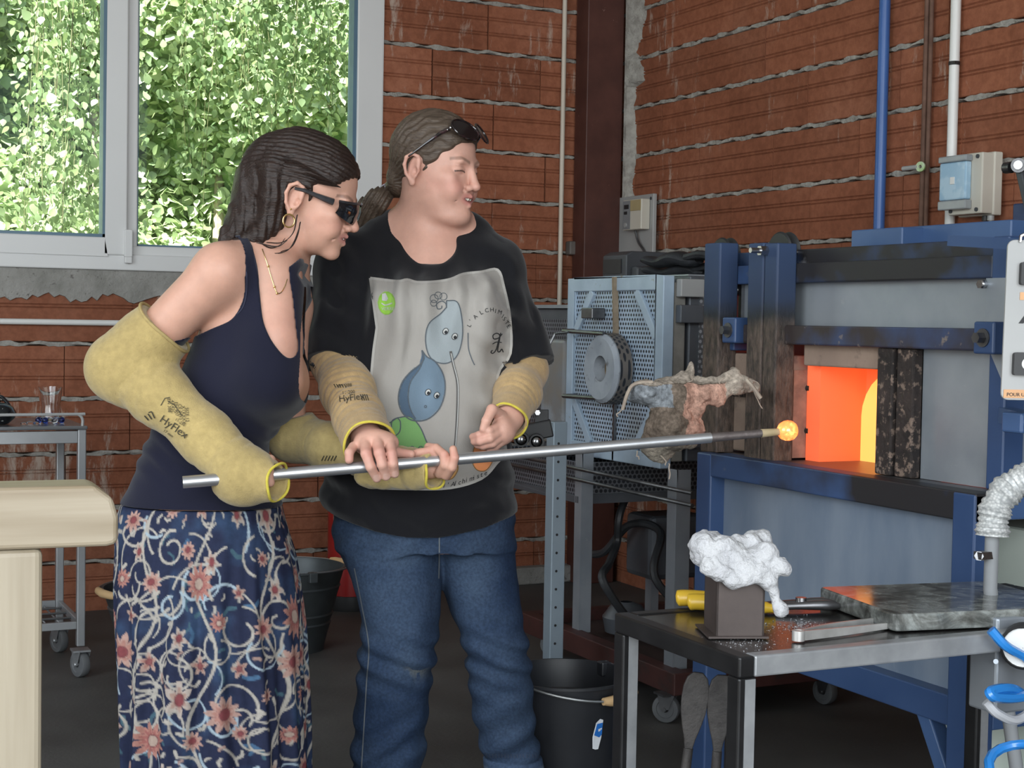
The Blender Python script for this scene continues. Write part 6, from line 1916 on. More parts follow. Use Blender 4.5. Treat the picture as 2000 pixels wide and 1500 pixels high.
# hair: combed back into a low ponytail
def hair2():
    g = SDF(H2.p(0, 0, 0)-.22, H2.p(0, 0, 0)+.22, .0024)
    H2.ell(g, (-.7, 0, 4.5), (10.1, 8.0, 9.0), .5)
    g.plane(H2.p(2.0, 0, .4), H2.M@np.array([.72, 0, -.70]), k=.006)
    for s in (-1, 1): H2.ell(g, (-.3, s*8.2, -.4), (2.4, 2.2, 3.4), .4, 'cut')
    H2.ell(g, (-7.6, 0, -2.0), (3.0, 4.8, 4.2), 2.0)
    H2.ell(g, (-10.3, 0, -4.6), (1.6, 2.0, 1.8), 1.5)
    def comb(Q):
        q = H2.local(Q); d = q-np.array([-10.5, 0, -4.8]); r = np.linalg.norm(d, axis=1)
        ang = np.arctan2(d[:, 2], d[:, 0]+.001); lat = d[:, 1]/np.maximum(r, 1)
        return .0016*np.sin(ang*46+lat*26+3*vnoise(q*.45, 4))*np.clip(r/8, .2, 1)+.0012*vnoise(q*.8, 9)
    g.field(comb, .01)
    return g.mesh()
v, f = hair2()
M_hair2 = mat_hair('brown_grey_hair', (.045, .030, .021), (.105, .076, .055), (0, math.radians(28), 0))
obj('hair', fast_mesh('hair', v-O2, f, M_hair2), None, W2)
g = SDF(uv(670, 470, 3.75), uv(790, 350, 3.40), .003) if False else None
tp0 = H2.p(-11.0, 0, -5.0)
def tail2():
    pts = [tp0, uv(738, 392, 3.53), uv(722, 410, 3.55), uv(712, 432, 3.57), uv(706, 455, 3.58), uv(712, 480, 3.58)]
    rs = [.016, .026, .029, .027, .022, .010]; P = np.array(pts)
    g = SDF(P.min(0)-.06, P.max(0)+.06, .0026); g.chain(pts, rs, .015)
    g.field(lambda Q: .0022*np.sin((Q[:, 0]*.87-Q[:, 2]*.5)*620+2*vnoise(Q*30, 2))+.002*vnoise(Q*40, 5), .012)
    return g.mesh()
v, f = tail2(); obj('ponytail', fast_mesh('ponytail', v-O2, f, M_hair2), None, W2)
sc_ = MB(); ax = (np.array(uv(738, 392, 3.53))-tp0); ax /= np.linalg.norm(ax)
for k in range(3): sc_.lathe([(.0150+.005*math.cos(t*2*PI/10), .0045*math.sin(t*2*PI/10)) for t in range(10)], tp0+ax*(.001+.0085*k)-O2, ax, 24, close=True)
raw_obj('scrunchie', sc_, pmat('lilac_scrunchie', (.30, .28, .36), (.42, .40, .47), 40, .8, bmp=.5), W2)
# sunglasses resting on the hair
sg = thing('sunglasses', 'dark tortoiseshell sunglasses resting on the brown hair of the woman in jeans', 'sunglasses', (EU*H2.c[0]+EV*H2.c[1]+np.array([0, 0, H2.c[2]+.1]))[:])
def w2w(p): return EU*p[0]+EV*p[1]+np.array([0, 0, p[2]])
M_tort = pmat('tortoiseshell', (.012, .008, .008), (.05, .02, .022), 90, .12, lo=.5, hi=.7, spec=.7)
M_lens = pmat('dark_lens', (.01, .007, .008), (.016, .01, .01), 4, .05, spec=.8)
fr_ = MB()
for s in (-1, 1):
    c = np.array([8.5, s*3.7, 9.25]); pts = []
    for k in range(20):
        t = 2*PI*k/20
        pts.append(w2w(H2.p(c[0]-2.5*math.sin(t)*.62-.30*abs(c[1]+3.5*math.cos(t))+1.25, c[1]+3.5*math.cos(t), c[2]+2.4*math.sin(t)*.8)))
    fr_.tube(pts, .0024, 8, closed=True)
    cen = np.mean(pts, 0)
    ln = MB(); ln.add([cen+(H2.M@np.array([.004, 0, .004]))@np.stack([EU, EV, [0, 0, 1]])*0]+pts, [(0, 1+k, 1+(k+1) % 20) for k in range(20)])
    obj('lens', ln, M_lens, sg)
    obj('temple_arm', MB().tube([w2w(H2.p(6.6, s*6.6, 9.0)), w2w(H2.p(5.2, s*7.9, 7.8)), w2w(H2.p(2.0, s*8.5, 5.2)), w2w(H2.p(-1.6, s*8.6, 2.4))], [.0048, .0042, .0026, .0022], 8), M_tort, sg)
fr_.tube([w2w(H2.p(9.25, -.6, 9.5)), w2w(H2.p(9.5, 0, 9.7)), w2w(H2.p(9.25, .6, 9.5))], .0026, 8)
obj('frame', fr_, M_tort, sg)
gl_ = MB()
for k in range(4): gl_.sphere(w2w(H2.p(6.9-.55*k, -7.0-.25*k, 9.15-.5*k)), .0022 if k else .0034, 8, 6)
obj('studs', gl_, M_steel, sg, kind='stuff')

# --- tee shirt
def inflate(secs, d): return [(z, cx, cy, a+d, b+d, yw) for z, cx, cy, a, b, yw in secs]
TS = [sec(1045, 640, 1002, 3.52, .172), sec(1000, 633, 1003, 3.52, .182), sec(950, 632, 1002, 3.51, .184), sec(880, 642, 997, 3.49, .182), sec(800, 660, 992, 3.49, .172), sec(720, 675, 990, 3.495, .162),
      sec(640, 686, 992, 3.505, .150), sec(570, 690, 988, 3.52, .130), sec(510, 702, 965, 3.54, .103), sec(470, 752, 925, 3.55, .078), sec(455, 780, 900, 3.555, .06)]
def tee():
    lo = uv(575, 1060, 3.75); hi = uv(1100, 400, 3.8); lo[1] = uv(850, 800, 3.26)[1]; hi[1] = uv(850, 800, 3.76)[1]
    g = SDF(lo, hi, .0031)
    g.loft(TS, .02)
    g.cone(uv(775, 462, 3.56), S2['sR']+np.array([0, 0, .004]), .064, .070, .05); g.cone(uv(900, 462, 3.57), S2['sL']+np.array([0, 0, .004]), .064, .070, .05)
    eR = S2['sR']+(S2['eR']-S2['sR'])*1.08; g.cone(S2['sR'], eR, .072, .078, .035)
    eL = S2['sL']+(S2['eL']-S2['sL'])*1.05; g.cone(S2['sL'], eL, .071, .074, .035)
    g.ellipsoid(uv(805, 615, 3.405), (.075, .075, .075), .05); g.ellipsoid(uv(925, 615, 3.415), (.07, .07, .075), .05)
    # cut clean sleeve hems, hem and neckline
    dR = (S2['eR']-S2['sR']); dR /= np.linalg.norm(dR); dL = (S2['eL']-S2['sL']); dL /= np.linalg.norm(dL)
    hemR = S2['sR']+dR*np.linalg.norm(S2['eR']-S2['sR'])*.98; hemL = S2['sL']+dL*np.linalg.norm(S2['eL']-S2['sL'])*.93
    def cutcap(p, d, rad):
        a = np.array(p); s, G = g.sub(a-rad-.14, a+rad+.14)
        x, y, z = G[0]-a[0], G[1]-a[1], G[2]-a[2]
        h = x*d[0]+y*d[1]+z*d[2]; r2 = np.sqrt(np.maximum(x*x+y*y+z*z-h*h, 0))
        dd = np.maximum(-h, r2-rad).astype(np.float32)
        dd = np.maximum(dd, (h-.14).astype(np.float32))
        g.D[s] = np.maximum(g.D[s], -dd)
    cutcap(hemR, dR, .092); cutcap(hemL, dL, .088)
    def wr(Q):
        x, z = Q[:, 0], Q[:, 2]; n = fbm(Q*np.array([9, 9, 4.5]), 2, 6); n2 = fbm(Q*np.array([22, 22, 9]), 2, 16)
        fr2 = np.clip((uv(0, 560, 3.5)[2]-z)/.3, 0, 1)
        drape = .0045*np.sin((x+.02*np.sin(z*9))*2*PI/.062+2.2*n)*np.exp(-((z-uv(0, 560, 3.4)[2])/.10)**2)
        low = .004*np.sin((z*1.0-.38*np.abs(x-uv(850, 0, 3.4)[0]))*2*PI/.085+3*n)*np.clip((uv(0, 900, 3.4)[2]-z)/.12, 0, 1)
        side = .006*np.sin((z+.55*(x-uv(650, 0, 3.4)[0])+.015*n)*2*PI/.07)*(np.exp(-((x-uv(665, 0, 3.4)[0])/.05)**2)+np.exp(-((x-uv(985, 0, 3.4)[0])/.05)**2))
        fr3 = .0035*np.sin((x-.25*z+.02*n)*2*PI/.085+n2*2)*np.clip((z-uv(0, 780, 3.4)[2])/.1, 0, 1)*np.clip((uv(0, 520, 3.4)[2]-z)/.05, 0, 1)
        return np.minimum(drape*1.5+low*1.3+side+fr3+.006*n+.0025*n2-.002, .0045)
    g.field(wr, .02)
    zh = uv(0, 1030, 3.4)[2]
    xc = uv(845, 0, 3.4)[0]
    X = g.ax[0][:, None, None]; Z = g.ax[2][None, None, :]
    hemz = zh+.35*np.maximum(np.abs(X-xc)-.03, 0)**1.3*1.1
    g.D = np.maximum(g.D, (hemz-Z).astype(np.float32)*np.ones_like(g.D))
    # neckline: a scooped opening seen from above and in front
    n0 = uv(830, 452, 3.50)
    g.ellipsoid(n0+np.array([0, .02, .03]), (.084, .10, .085), .004, rotm(0, 0), 'cut')
    g.ellipsoid(uv(842, 470, 3.43), (.062, .10, .052), .012, None, 'cut')
    return g.mesh()
v, f = tee()
TZ_ = v.copy()
def pxof(v):
    # orthographic print coordinates on the shirt front, in photograph pixels at the chest's distance
    w = v; zz_ = w[:, 1]*math.cos(PITCH)-(w[:, 2]-CAM_H)*math.sin(PITCH); yy_ = w[:, 1]*math.sin(PITCH)+(w[:, 2]-CAM_H)*math.cos(PITCH)
    a = w[:, 0]/zz_*F_PX; b = yy_/zz_*F_PX
    c, s = math.cos(ROLL), math.sin(ROLL)
    return 1000+a*c+b*s, 750-(-a*s+b*c)
px, py = pxof(v)
nrm_front = v[:, 1] < uv(850, 700, 3.50)[1]
cols = np.tile(np.array([.0085, .0085, .0105]), (len(v), 1))
outline = [(723, 543), (775, 549), (795, 546), (815, 551), (850, 550), (880, 545), (905, 535), (940, 531), (972, 527), (984, 560), (996, 620), (997, 690), (972, 735), (978, 830), (988, 880), (970, 905), (940, 935), (880, 953), (800, 955), (720, 950), (700, 930), (735, 850), (724, 780), (728, 700), (736, 640)]
outline = np.array(outline, float)
def inside(px, py, poly):
    n = len(poly); r = np.zeros(len(px), bool); j = n-1
    for i in range(n):
        xi, yi = poly[i]; xj, yj = poly[j]
        c = ((yi > py) != (yj > py)) & (px < (xj-xi)*(py-yi)/(yj-yi+1e-9)+xi); r ^= c; j = i
    return r
main = np.array(cr2([tuple(p) for p in outline], 4))
m = inside(px, py, main) & nrm_front; cols[m] = (.315, .295, .27)
drop1 = cr2([(872, 587), (893, 590), (902, 620), (903, 660), (893, 694), (874, 709), (850, 706), (836, 690), (831, 660), (838, 632), (860, 613), (872, 600)], 6)
drop2 = cr2([(824, 684), (834, 697), (850, 706), (866, 732), (869, 765), (858, 798), (834, 819), (806, 821), (786, 806), (778, 780), (784, 750), (800, 728), (820, 712), (828, 700)], 6)
drop2d = cr2([(824, 684), (828, 700), (818, 722), (802, 745), (797, 775), (802, 800), (812, 820), (806, 821), (786, 806), (778, 780), (784, 750), (800, 728), (820, 712)], 6)
drop3 = cr2([(776, 816), (800, 814), (818, 830), (830, 855), (836, 880), (800, 885), (760, 880), (752, 850), (758, 828)], 5)
drop4 = cr2([(940, 822), (950, 824), (952, 840), (962, 868), (964, 895), (950, 918), (932, 918), (922, 900), (926, 875), (936, 850)], 5)
drop5 = cr2([(866, 905), (880, 895), (892, 903), (894, 918), (884, 934), (870, 936), (862, 925)], 5)
for poly, c, shade in ((drop1, (.275, .305, .315), 0), (drop2, (.13, .18, .23), 1), (drop2d, (.07, .105, .15), 0), (drop3, (.17, .33, .12), 0), (drop4, (.75, .28, .11), 0), (drop5, (.55, .30, .11), 0)):
    m = inside(px, py, np.array(poly)) & nrm_front
    cols[m] = c
    if shade: cols[m] *= (1+.25*np.exp(-((px[m]-835)/14)**2-((py[m]-775)/34)**2))[:, None]
m = ((px-755)/16)**2+((py-592)/22)**2 < 1
cols[m & nrm_front] = (.25, .47, .06)
tee_o = obj('tee_shirt', col_mesh('tee_shirt', v-O2, f, cols, M_cotton), None, W2)
SK = Skin2D(v-O2, f, O2)
white = pmat('print_white', (.42, .40, .37), None, 4, .9); dark = pmat('print_line', (.085, .10, .115), None, 4, .9); blk = pmat('print_black', (.02, .02, .022), None, 4, .9)
wht2 = pmat('print_bright', (.52, .52, .50), None, 4, .9); grn = pmat('print_green', (.25, .47, .06), None, 4, .9); brn = pmat('print_brown', (.28, .15, .05), None, 4, .9)
mb = MB(); SK.ribbon(mb, main, 5, .0010, True); raw_obj('print_edge', mb, white, tee_o)
mb = MB()
SK.ribbon(mb, drop1, 2.0, .0014, True); SK.ribbon(mb, drop2, 2.4, .0015, True); SK.ribbon(mb, drop3, 2.2, .0014, True)
SK.ribbon(mb, cr2([(828, 700), (818, 722), (802, 745), (797, 775), (802, 800), (812, 818)], 6), 1.6, .0016)
SK.ribbon(mb, cr2([(776, 816), (766, 822), (765, 840), (772, 850), (781, 842), (782, 824), (776, 816)], 5), 2.0, .0016)
SK.ribbon(mb, cr2([(872, 600), (870, 592), (862, 588), (853, 594), (855, 603), (862, 602), (863, 597)], 5), 1.8, .0016)
for (a, b, r) in ((848, 583, 8), (856, 577, 7), (866, 579, 7), (847, 592, 6)):
    SK.ribbon(mb, [(a+r*math.cos(t*PI/7), b+r*math.sin(t*PI/7)) for t in range(14)], 1.2, .0015, True)
SK.ribbon(mb, cr2([(914, 650), (915, 680), (921, 700), (927, 713)], 5), 1.8, .0014)
for (a, b, r) in ((805, 876, 4.5), (822, 876, 4.5)): SK.ribbon(mb, [(a+r*math.cos(t*PI/6), b+r*math.sin(t*PI/6)) for t in range(12)], 1.4, .0016, True)
SK.ribbon(mb, [(831+2.2*math.cos(t*PI/4), 794+2.4*math.sin(t*PI/4)) for t in range(8)], 1.4, .0016, True)
raw_obj('print_outlines', mb, dark, tee_o, kind='stuff')
mb = MB()
SK.ribbon(mb, cr2([(880, 686), (885, 710), (893, 745), (894, 780), (892, 830), (889, 870)], 6), 5.2, .0013); raw_obj('print_pipe', mb, pmat('print_pipe_grey', (.10, .095, .09), None, 4, .9), tee_o)
mb = MB(); SK.ribbon(mb, cr2([(881, 690), (886, 712), (894, 745), (895, 780), (893, 830), (890, 870)], 6), 1.4, .0017); raw_obj('print_pipe_line', mb, wht2, tee_o)
def oval(cx, cy, a, b, rot=0, n=14):
    c, s = math.cos(rot), math.sin(rot)
    return [(cx+a*math.cos(t*2*PI/n)*c-b*math.sin(t*2*PI/n)*s, cy+a*math.cos(t*2*PI/n)*s+b*math.sin(t*2*PI/n)*c) for t in range(n)]
me_, mw, mg = MB(), MB(), MB()
for (a, b) in ((870, 647), (888, 657), (836, 766), (853, 772)):
    SK.fill(mw, oval(a, b, 5, 6.4, .5), .0017); SK.ribbon(me_, oval(a, b, 5, 6.4, .5), 1.2, .0022, True); SK.fill(me_, oval(a+.8, b+1.8, 3.0, 3.4, .5), .0021)
SK.fill(me_, oval(938, 876, 1.6, 2.4), .0021); SK.fill(me_, oval(948, 872, 1.2, 2.4), .0021)
for (a, b, ang, txt) in ((918, 640, -1.05, "L"), (922, 630, -.9, "'"), (928, 624, -.75, 'A'), (939, 615, -.5, 'L'), (948, 611, -.3, 'C'), (957, 609, -.05, 'H'), (966, 611, .15, 'I'), (971, 612, .3, 'M'), (979, 620, .55, 'I'), (981, 624, .7, 'S'), (985, 630, .85, 'T'), (989, 637, 1.0, 'E')):
    SK.text(me_, txt, a, b, 11.5, ang, .0016)
SK.ribbon(me_, cr2([(962, 684), (959, 688), (963, 690), (969, 683), (973, 668), (976, 655), (970, 651), (963, 655), (965, 662), (974, 660), (981, 652)], 6), 2.0, .0016)
SK.ribbon(me_, cr2([(978, 650), (975, 668), (972, 685), (976, 687), (980, 682), (983, 688)], 6), 2.0, .0016); SK.ribbon(me_, cr2([(962, 672), (970, 668), (980, 669)], 5), 1.8, .0016)
for i, ch in enumerate("Murano  l'Alchimiste"):
    t = i/19; x = 806+t*140; yb = 953-30*max(0, (t-.42))**1.3*1.6
    SK.text(me_, ch, x, yb, 13, -.42*max(0, t-.35)*1.3, .0016, .35)
raw_obj('print_lettering', me_, blk, tee_o, kind='stuff'); raw_obj('print_eyes', mw, wht2, tee_o, kind='stuff')
mb = MB(); SK.ribbon(mb, oval(755, 592, 16, 22), 2.2, .0012, True); raw_obj('logo_edge', mb, grn, tee_o)
mb = MB(); SK.fill(mb, [(746, 574), (753, 572), (754, 580), (758, 583), (755, 588), (746, 587)], .0016); SK.ribbon(mb, cr2([(745, 592), (752, 596), (760, 594), (766, 592)], 4), 2.4, .0016); SK.text(mb, 'VERRE', 745, 606, 9, 0, .0016)
raw_obj('logo_print', mb, wht2, tee_o, kind='stuff')
mb = MB(); SK.ribbon(mb, drop5, 2, .0014, True); SK.ribbon(mb, cr2([(870, 925), (880, 924), (888, 912)], 5), 1.6, .0015); SK.ribbon(mb, drop4, 1.8, .0014, True); raw_obj('print_brown_lines', mb, brn, tee_o, kind='stuff')

# --- jeans
def jeans():
    lo = uv(640, 1700, 3.8); hi = uv(1090, 960, 3.85); lo[2] = .0; lo[1] = uv(850, 1200, 3.25)[1]; hi[1] = uv(850, 1200, 3.76)[1]
    g = SDF(lo, hi, .0036)
    def row(y, l, r, dep, b): a = sec(y, l, r, dep, b); return a
    L1 = [row(1580, 690, 828, 3.53, .078), row(1500, 687, 828, 3.50, .078), row(1420, 692, 832, 3.485, .078), row(1350, 697, 840, 3.47, .080), row(1265, 704, 853, 3.455, .085), row(1200, 706, 858, 3.46, .092), row(1120, 682, 862, 3.48, .108), row(1050, 655, 862, 3.51, .128), row(1000, 655, 862, 3.52, .13)]
    L2_ = [row(1560, 950, 1062, 3.60, .064), row(1490, 945, 1056, 3.59, .066), row(1420, 930, 1046, 3.57, .068), row(1340, 917, 1040, 3.545, .072), row(1268, 905, 1034, 3.525, .078), row(1190, 880, 1020, 3.53, .088), row(1110, 858, 1010, 3.535, .104), row(1040, 852, 1004, 3.54, .125), row(990, 850, 1000, 3.54, .13)]
    g.loft(L1, .012); g.loft(L2_, .014)
    top = [sec(1062, 655, 1004, 3.525, .152), sec(1010, 652, 1003, 3.525, .165), sec(950, 662, 992, 3.52, .16)]
    g.loft(top, .02)
    kz = uv(0, 1268, 3.48)[2]
    def wr(Q):
        x, z = Q[:, 0], Q[:, 2]; n = fbm(Q*np.array([10, 10, 7]), 3, 21); n2 = fbm(Q*np.array([24, 24, 16]), 2, 33)
        knee = .006*np.sin((z+.35*(x-uv(800, 0, 3.5)[0])+.02*n)*2*PI/.055)*np.exp(-((z-kz)/.07)**2)
        low = .0055*np.sin((z-.5*x+.03*n)*2*PI/.075)*np.clip((kz-.05-z)/.15, 0, 1)
        up = .003*np.sin((z+.9*np.abs(x-uv(862, 0, 3.5)[0])+.02*n)*2*PI/.06)*np.clip((z-kz-.2)/.1, 0, 1)
        return knee+low+up+.006*n+.002*n2
    g.field(wr, .022)
    # turned-up cuff on the far leg
    cz = uv(0, 1468, 3.56)[2]; c = uv(1004, 1500, 3.59)
    g.loft([(cz-.001, c[0]-.004, c[1], .069, .071, 0), (cz-.05, c[0]+.002, c[1]+.002, .0715, .073, 0), (cz-.055, c[0]+.002, c[1]+.002, .0715, .073, 0)], .002)
    g.plane((0, 0, .022), (0, 0, -1))
    return g.mesh(), cz, c
(v, f), cz, cc = jeans()
n1 = fbm(v*np.array([6, 6, 3.5]), 3, 41); n2 = fbm(v*np.array([14, 14, 30]), 2, 45); kz = uv(0, 1268, 3.48)[2]
base = np.array([.016, .031, .066]); pale = np.array([.058, .088, .138])
px, py = pxof(v)
w = np.clip(.30+.55*n1+.25*n2, 0, 1)
w = w*.75+.35*np.exp(-((px-795)/42)**2-((py-1120)/130)**2)+.3*np.exp(-((px-925)/38)**2-((py-1120)/130)**2)+.4*np.exp(-((px-800)/30)**2-((py-1300)/26)**2)
cols = base*(1-np.clip(w, 0, 1))[:, None]+pale*np.clip(w, 0, 1)[:, None]
stain = np.exp(-((px-815)/18)**2-((py-1305)/16)**2)*.5*(fbm(v*40, 2, 3) > -.1); cols = cols*(1-stain[:, None])+np.array([.21, .21, .17])*stain[:, None]
cf = (np.abs(v[:, 2]-(cz-.027)) < .029) & (v[:, 0] > uv(938, 0, 3.59)[0]); cols[cf] = np.array([.10, .135, .19])*(1+.25*n2[cf])[:, None]
band = cf & (v[:, 2] > cz-.012); cols[band] = np.array([.05, .08, .14])
je = obj('jeans', col_mesh('jeans', v-O2, f, np.clip(cols, .01, 1), M_denim), None, W2)
SJ = Skin2D(v-O2, f, O2)
mb = MB()
SJ.ribbon(mb, cr2([(692, 1110), (706, 1180), (720, 1260), (716, 1330), (712, 1400), (706, 1500)], 6), 2.2, .0012)
SJ.ribbon(mb, cr2([(858, 1032), (858, 1090), (857, 1130)], 5), 2.4, .0012)
raw_obj('seam', mb, pmat('denim_thread', (.14, .155, .17), None, 5, .9), je)
mb = MB()
for i in range(18):
    x = 950+i*6; SJ.ribbon(mb, [(x, 1472+.3*(60-abs(i-9)*6)*.06), (x+1.0, 1480+.3*(60-abs(i-9)*6)*.06)], 2.6, .0012)
raw_obj('cuff_stitching', mb, pmat('cuff_dark_denim', (.03, .045, .08), None, 5, .9), je, kind='stuff')  # dark stitch marks along the cuff's upper edge
for nm, c, d in (('shoe', uv(757, 1600, 3.50), 0), ('shoe', uv(1008, 1590, 3.58), .35)):
    g = SDF(np.array(c)-.2, np.array(c)+.2, .005); c = np.array(c); c[2] = 0
    fw = np.array([math.sin(d), -math.cos(d), 0])
    g.cone(c+np.array([0, 0, .05]), c+fw*.05+np.array([0, 0, .045]), .040, .042, .02); g.cone(c+fw*.05+np.array([0, 0, .040]), c+fw*.15+np.array([0, 0, .034]), .042, .034, .02); g.plane((0, 0, .002), (0, 0, -1))
    v, f = g.mesh(); obj(nm, fast_mesh(nm, v-O2, f, M_black), None, W2)

# --- protective knitted sleeves
TAN = (.40, .27, .13)
def amp(t): return .002+.0050*np.exp(-((t-.62)/.22)**2)+.0015*np.exp(-((t-.2)/.15)**2)
ptsR = [S2['sR']+(S2['eR']-S2['sR'])*.80, S2['eR']+np.array([0, 0, .012]), S2['eR']+(S2['wR']-S2['eR'])*.35, S2['eR']+(S2['wR']-S2['eR'])*.72, uv(722, 868, 3.135)]
so, v, f = sleeve('knit_sleeve', ptsR, [.049, .055, .055, .050, .055], O2, W2, TAN, None, amp, 52, 3, M_knit, .03)
d = ptsR[-1]-ptsR[-2]; hem_ring(ptsR[-1], .0535, d, O2, so, M_hem, seed=1)
SS = Skin2D(v, f, O2); mb = MB()
SS.text(mb, 'HyFlex', 662, 785, 18, -.12, .003); SS.text(mb, '11-200', 668, 770, 9, -.1, .003); SS.text(mb, 'EN 388', 660, 757, 9, -.1, .003)
for i in range(5): SS.ribbon(mb, [(652+i*5, 750), (656+i*5, 757)], 1.8, .0014)
for i in range(4): SS.ribbon(mb, [(704+i*4, 770), (708+i*4, 782)], 1.8, .0014)
raw_obj('sleeve_print', mb, M_print_ink, so, kind='stuff')
ptsL = [S2['sL']+(S2['eL']-S2['sL'])*.78, S2['eL']+np.array([-.002, 0, .004]), S2['eL']+(S2['wL']-S2['eL'])*.5, uv(992, 822, 3.305)]
so, v, f = sleeve('knit_sleeve', ptsL, [.047, .052, .048, .043], O2, W2, (.41, .275, .13), None, lambda t: .001+.002*np.exp(-((t-.75)/.2)**2), 48, 8, M_knit, .028)
d = ptsL[-1]-ptsL[-2]; hem_ring(ptsL[-1], .0415, d, O2, so, M_hem, seed=2)
# ------------------------------------------------------------------ woman in the navy tank top and patterned skirt
W1, O1 = person_root('woman in navy tank top and floral skirt, black safety glasses, leaning over the rod', 430, 3.27)
H1 = Head(uv(602, 392, 3.27), head_matrix(6, 17, 3), 1.05)
S1 = dict(sR=uv(432, 530, 3.17), eR=uv(248, 712, 3.19), wR=uv(462, 908, 3.09), fR=uv(518, 938, 3.055), sL=uv(571, 600, 3.375), eL=uv(562, 850, 3.40), wL=uv(790, 912, 3.20))
def s1(y, pxl, pxr, dep, b, yaw=0.0):
    l, r = uv(pxl, y, dep), uv(pxr, y, dep); return (l[2], (l[0]+r[0])/2, l[1], (r[0]-l[0])/2, b, yaw)
T1 = [s1(1010, 262, 528, 3.28, .112), s1(940, 264, 524, 3.28, .112), s1(880, 286, 517, 3.28, .108), s1(820, 314, 540, 3.28, .108), s1(760, 345, 564, 3.28, .110), s1(690, 375, 578, 3.28, .110), s1(620, 400, 586, 3.28, .106), s1(560, 415, 588, 3.28, .097), s1(515, 440, 580, 3.28, .082), s1(485, 470, 565, 3.28, .065)]
bust = (uv(528, 742, 3.19), uv(537, 750, 3.28))
nb1 = uv(528, 505, 3.285)
def body1():
    lo = uv(190, 1680, 3.5); hi = uv(930, 215, 3.6); lo[1] = uv(500, 800, 2.99)[1]; lo[2] = -.01; hi[1] = uv(500, 800, 3.50)[1]
    hz = H1.c[2]
    g = SDF(lo, hi, .0034, zfine=[(hz-.14, hz+.16, .0022), (uv(0, 950, 3.1)[2], uv(0, 860, 3.1)[2], .0026), (-.1, .72, .012)],
            xfine=[(uv(560, 300, 3.27)[0], uv(720, 300, 3.27)[0], .0022), (uv(790, 300, 3.15)[0], uv(905, 300, 3.15)[0], .0028)], yfine=[(H1.c[1]-.10, H1.c[1]+.01, .0025)])
    g.loft(T1, .02)
    for b in bust: g.ellipsoid(b, (.068, .066, .064), .06)
    sculpt_head(g, H1, 0.0, .8, .35)
    H1.cone(g, (-1.6, 0, -4.0), H1.local(nb1[None])[0], 4.7, 5.6, 1.6)
    g.cone(uv(505, 505, 3.25), S1['sR'], .050, .054, .05); g.cone(uv(560, 515, 3.33), S1['sL'], .046, .039, .05)
    g.cone(uv(538, 540, 3.215), uv(538, 650, 3.195), .044, .050, .06)
    # collar bones and the hollow of the throat
    g.cone(uv(520, 545, 3.195), uv(575, 572, 3.215), .010, .008, .02); 
    g.cone(S1['sR'], S1['eR'], .054, .046, .03); g.cone(S1['eR'], S1['wR'], .044, .030, .02)
    g.cone(S1['sL'], S1['eL'], .038, .037, .03); g.cone(S1['eL'], S1['wL'], .040, .028, .02)
    # right fist closed on the rod, inside its sleeve
    c = uv(505, 932, 3.065); g.cone(S1['wR'], c, .028, .030, .015)
    rd = rod_uv(513)
    for j in range(4):
        b = rod_uv(472+j*14)
        finger(g, [b+np.array([0, .028, .012]), b+np.array([0, .006, .030]), b+np.array([.002, -.022, .012]), b+np.array([.003, -.020, -.014])], .0098, .0082)
    finger(g, [uv(490, 918, 3.07), uv(512, 926, 3.05), uv(528, 942, 3.045)], .012, .009)
    # left hand curling over the rod
    pc_ = uv(838, 908, 3.178); g.cone(S1['wL'], pc_, .027, .026, .014); g.ellipsoid(pc_, (.036, .020, .026), .012)
    finger(g, [uv(858, 905, 3.165), uv(853, 889, 3.150), uv(838, 881, 3.146), uv(818, 884, 3.148), uv(803, 887, 3.15)], .0105, .0078)
    finger(g, [uv(858, 925, 3.155), uv(869, 908, 3.128), uv(867, 888, 3.130), uv(852, 875, 3.145), uv(836, 872, 3.16)], .0105, .0082)
    finger(g, [uv(868, 926, 3.150), uv(877, 910, 3.128), uv(875, 893, 3.134)], .0098, .0082)
    finger(g, [uv(872, 928, 3.15), uv(883, 912, 3.122), uv(888, 894, 3.118), uv(885, 877, 3.124)], .0108, .0080)
    for px0 in (350, 470):
        a, b, c2 = uv(px0, 1010, 3.28), uv(px0-2, 1280, 3.25), uv(px0, 1590, 3.29)
        g.cone(a, b, .078, .052, .03); g.cone(b, c2, .05, .034, .02); g.cone(c2, c2+np.array([.06, -.10, -.03]), .030, .024, .02)
    v, f = g.mesh()
    cols = np.tile(SKIN*np.array([1.0, .97, .93]), (len(v), 1))*(1+.06*fbm(v*22, 3, 5)[:, None])
    paint_head(v, H1, cols, blush=.28, m=.35, smile=.8, lip=(.52, .23, .20), brow=(.10, .055, .04))
    for c, r in ((uv(867, 888, 3.12), .016), (uv(888, 890, 3.11), .014), (uv(838, 881, 3.14), .015), (uv(805, 887, 3.14), .012)):
        w = np.exp(-(np.linalg.norm(v-c, axis=1)/r)**2)[:, None]*.35; cols = cols*(1-w)+np.array([.56, .22, .18])*w
    w = .22*np.exp(-(np.linalg.norm(v-uv(560, 640, 3.18), axis=1)/.06)**2)[:, None]; cols = cols*(1-w)+np.array([.58, .25, .20])*w
    return obj('body', col_mesh('body', v-O1, f, np.clip(cols, 0, 1), M_skin), None, W1), v, f
def rod_uv(px):
    p = rod_px(px); return np.array([p@EU, p@EV, p[2]])
b1, v, f = body1()
SB1 = Skin2D(v-O1, f, O1)
tm = MB()
for s in (-1, 1):
    for j in range(3):
        tm.sphere(H1.p(9.2-.22*(j+.5)**1.4, s*(.40+.70*j*.85), -5.05+.05*j)-O1, .0038, 8, 6)
raw_obj('teeth', tm, pmat('teeth_white', (.78, .75, .68), None, 4, .25), W1, kind='stuff')
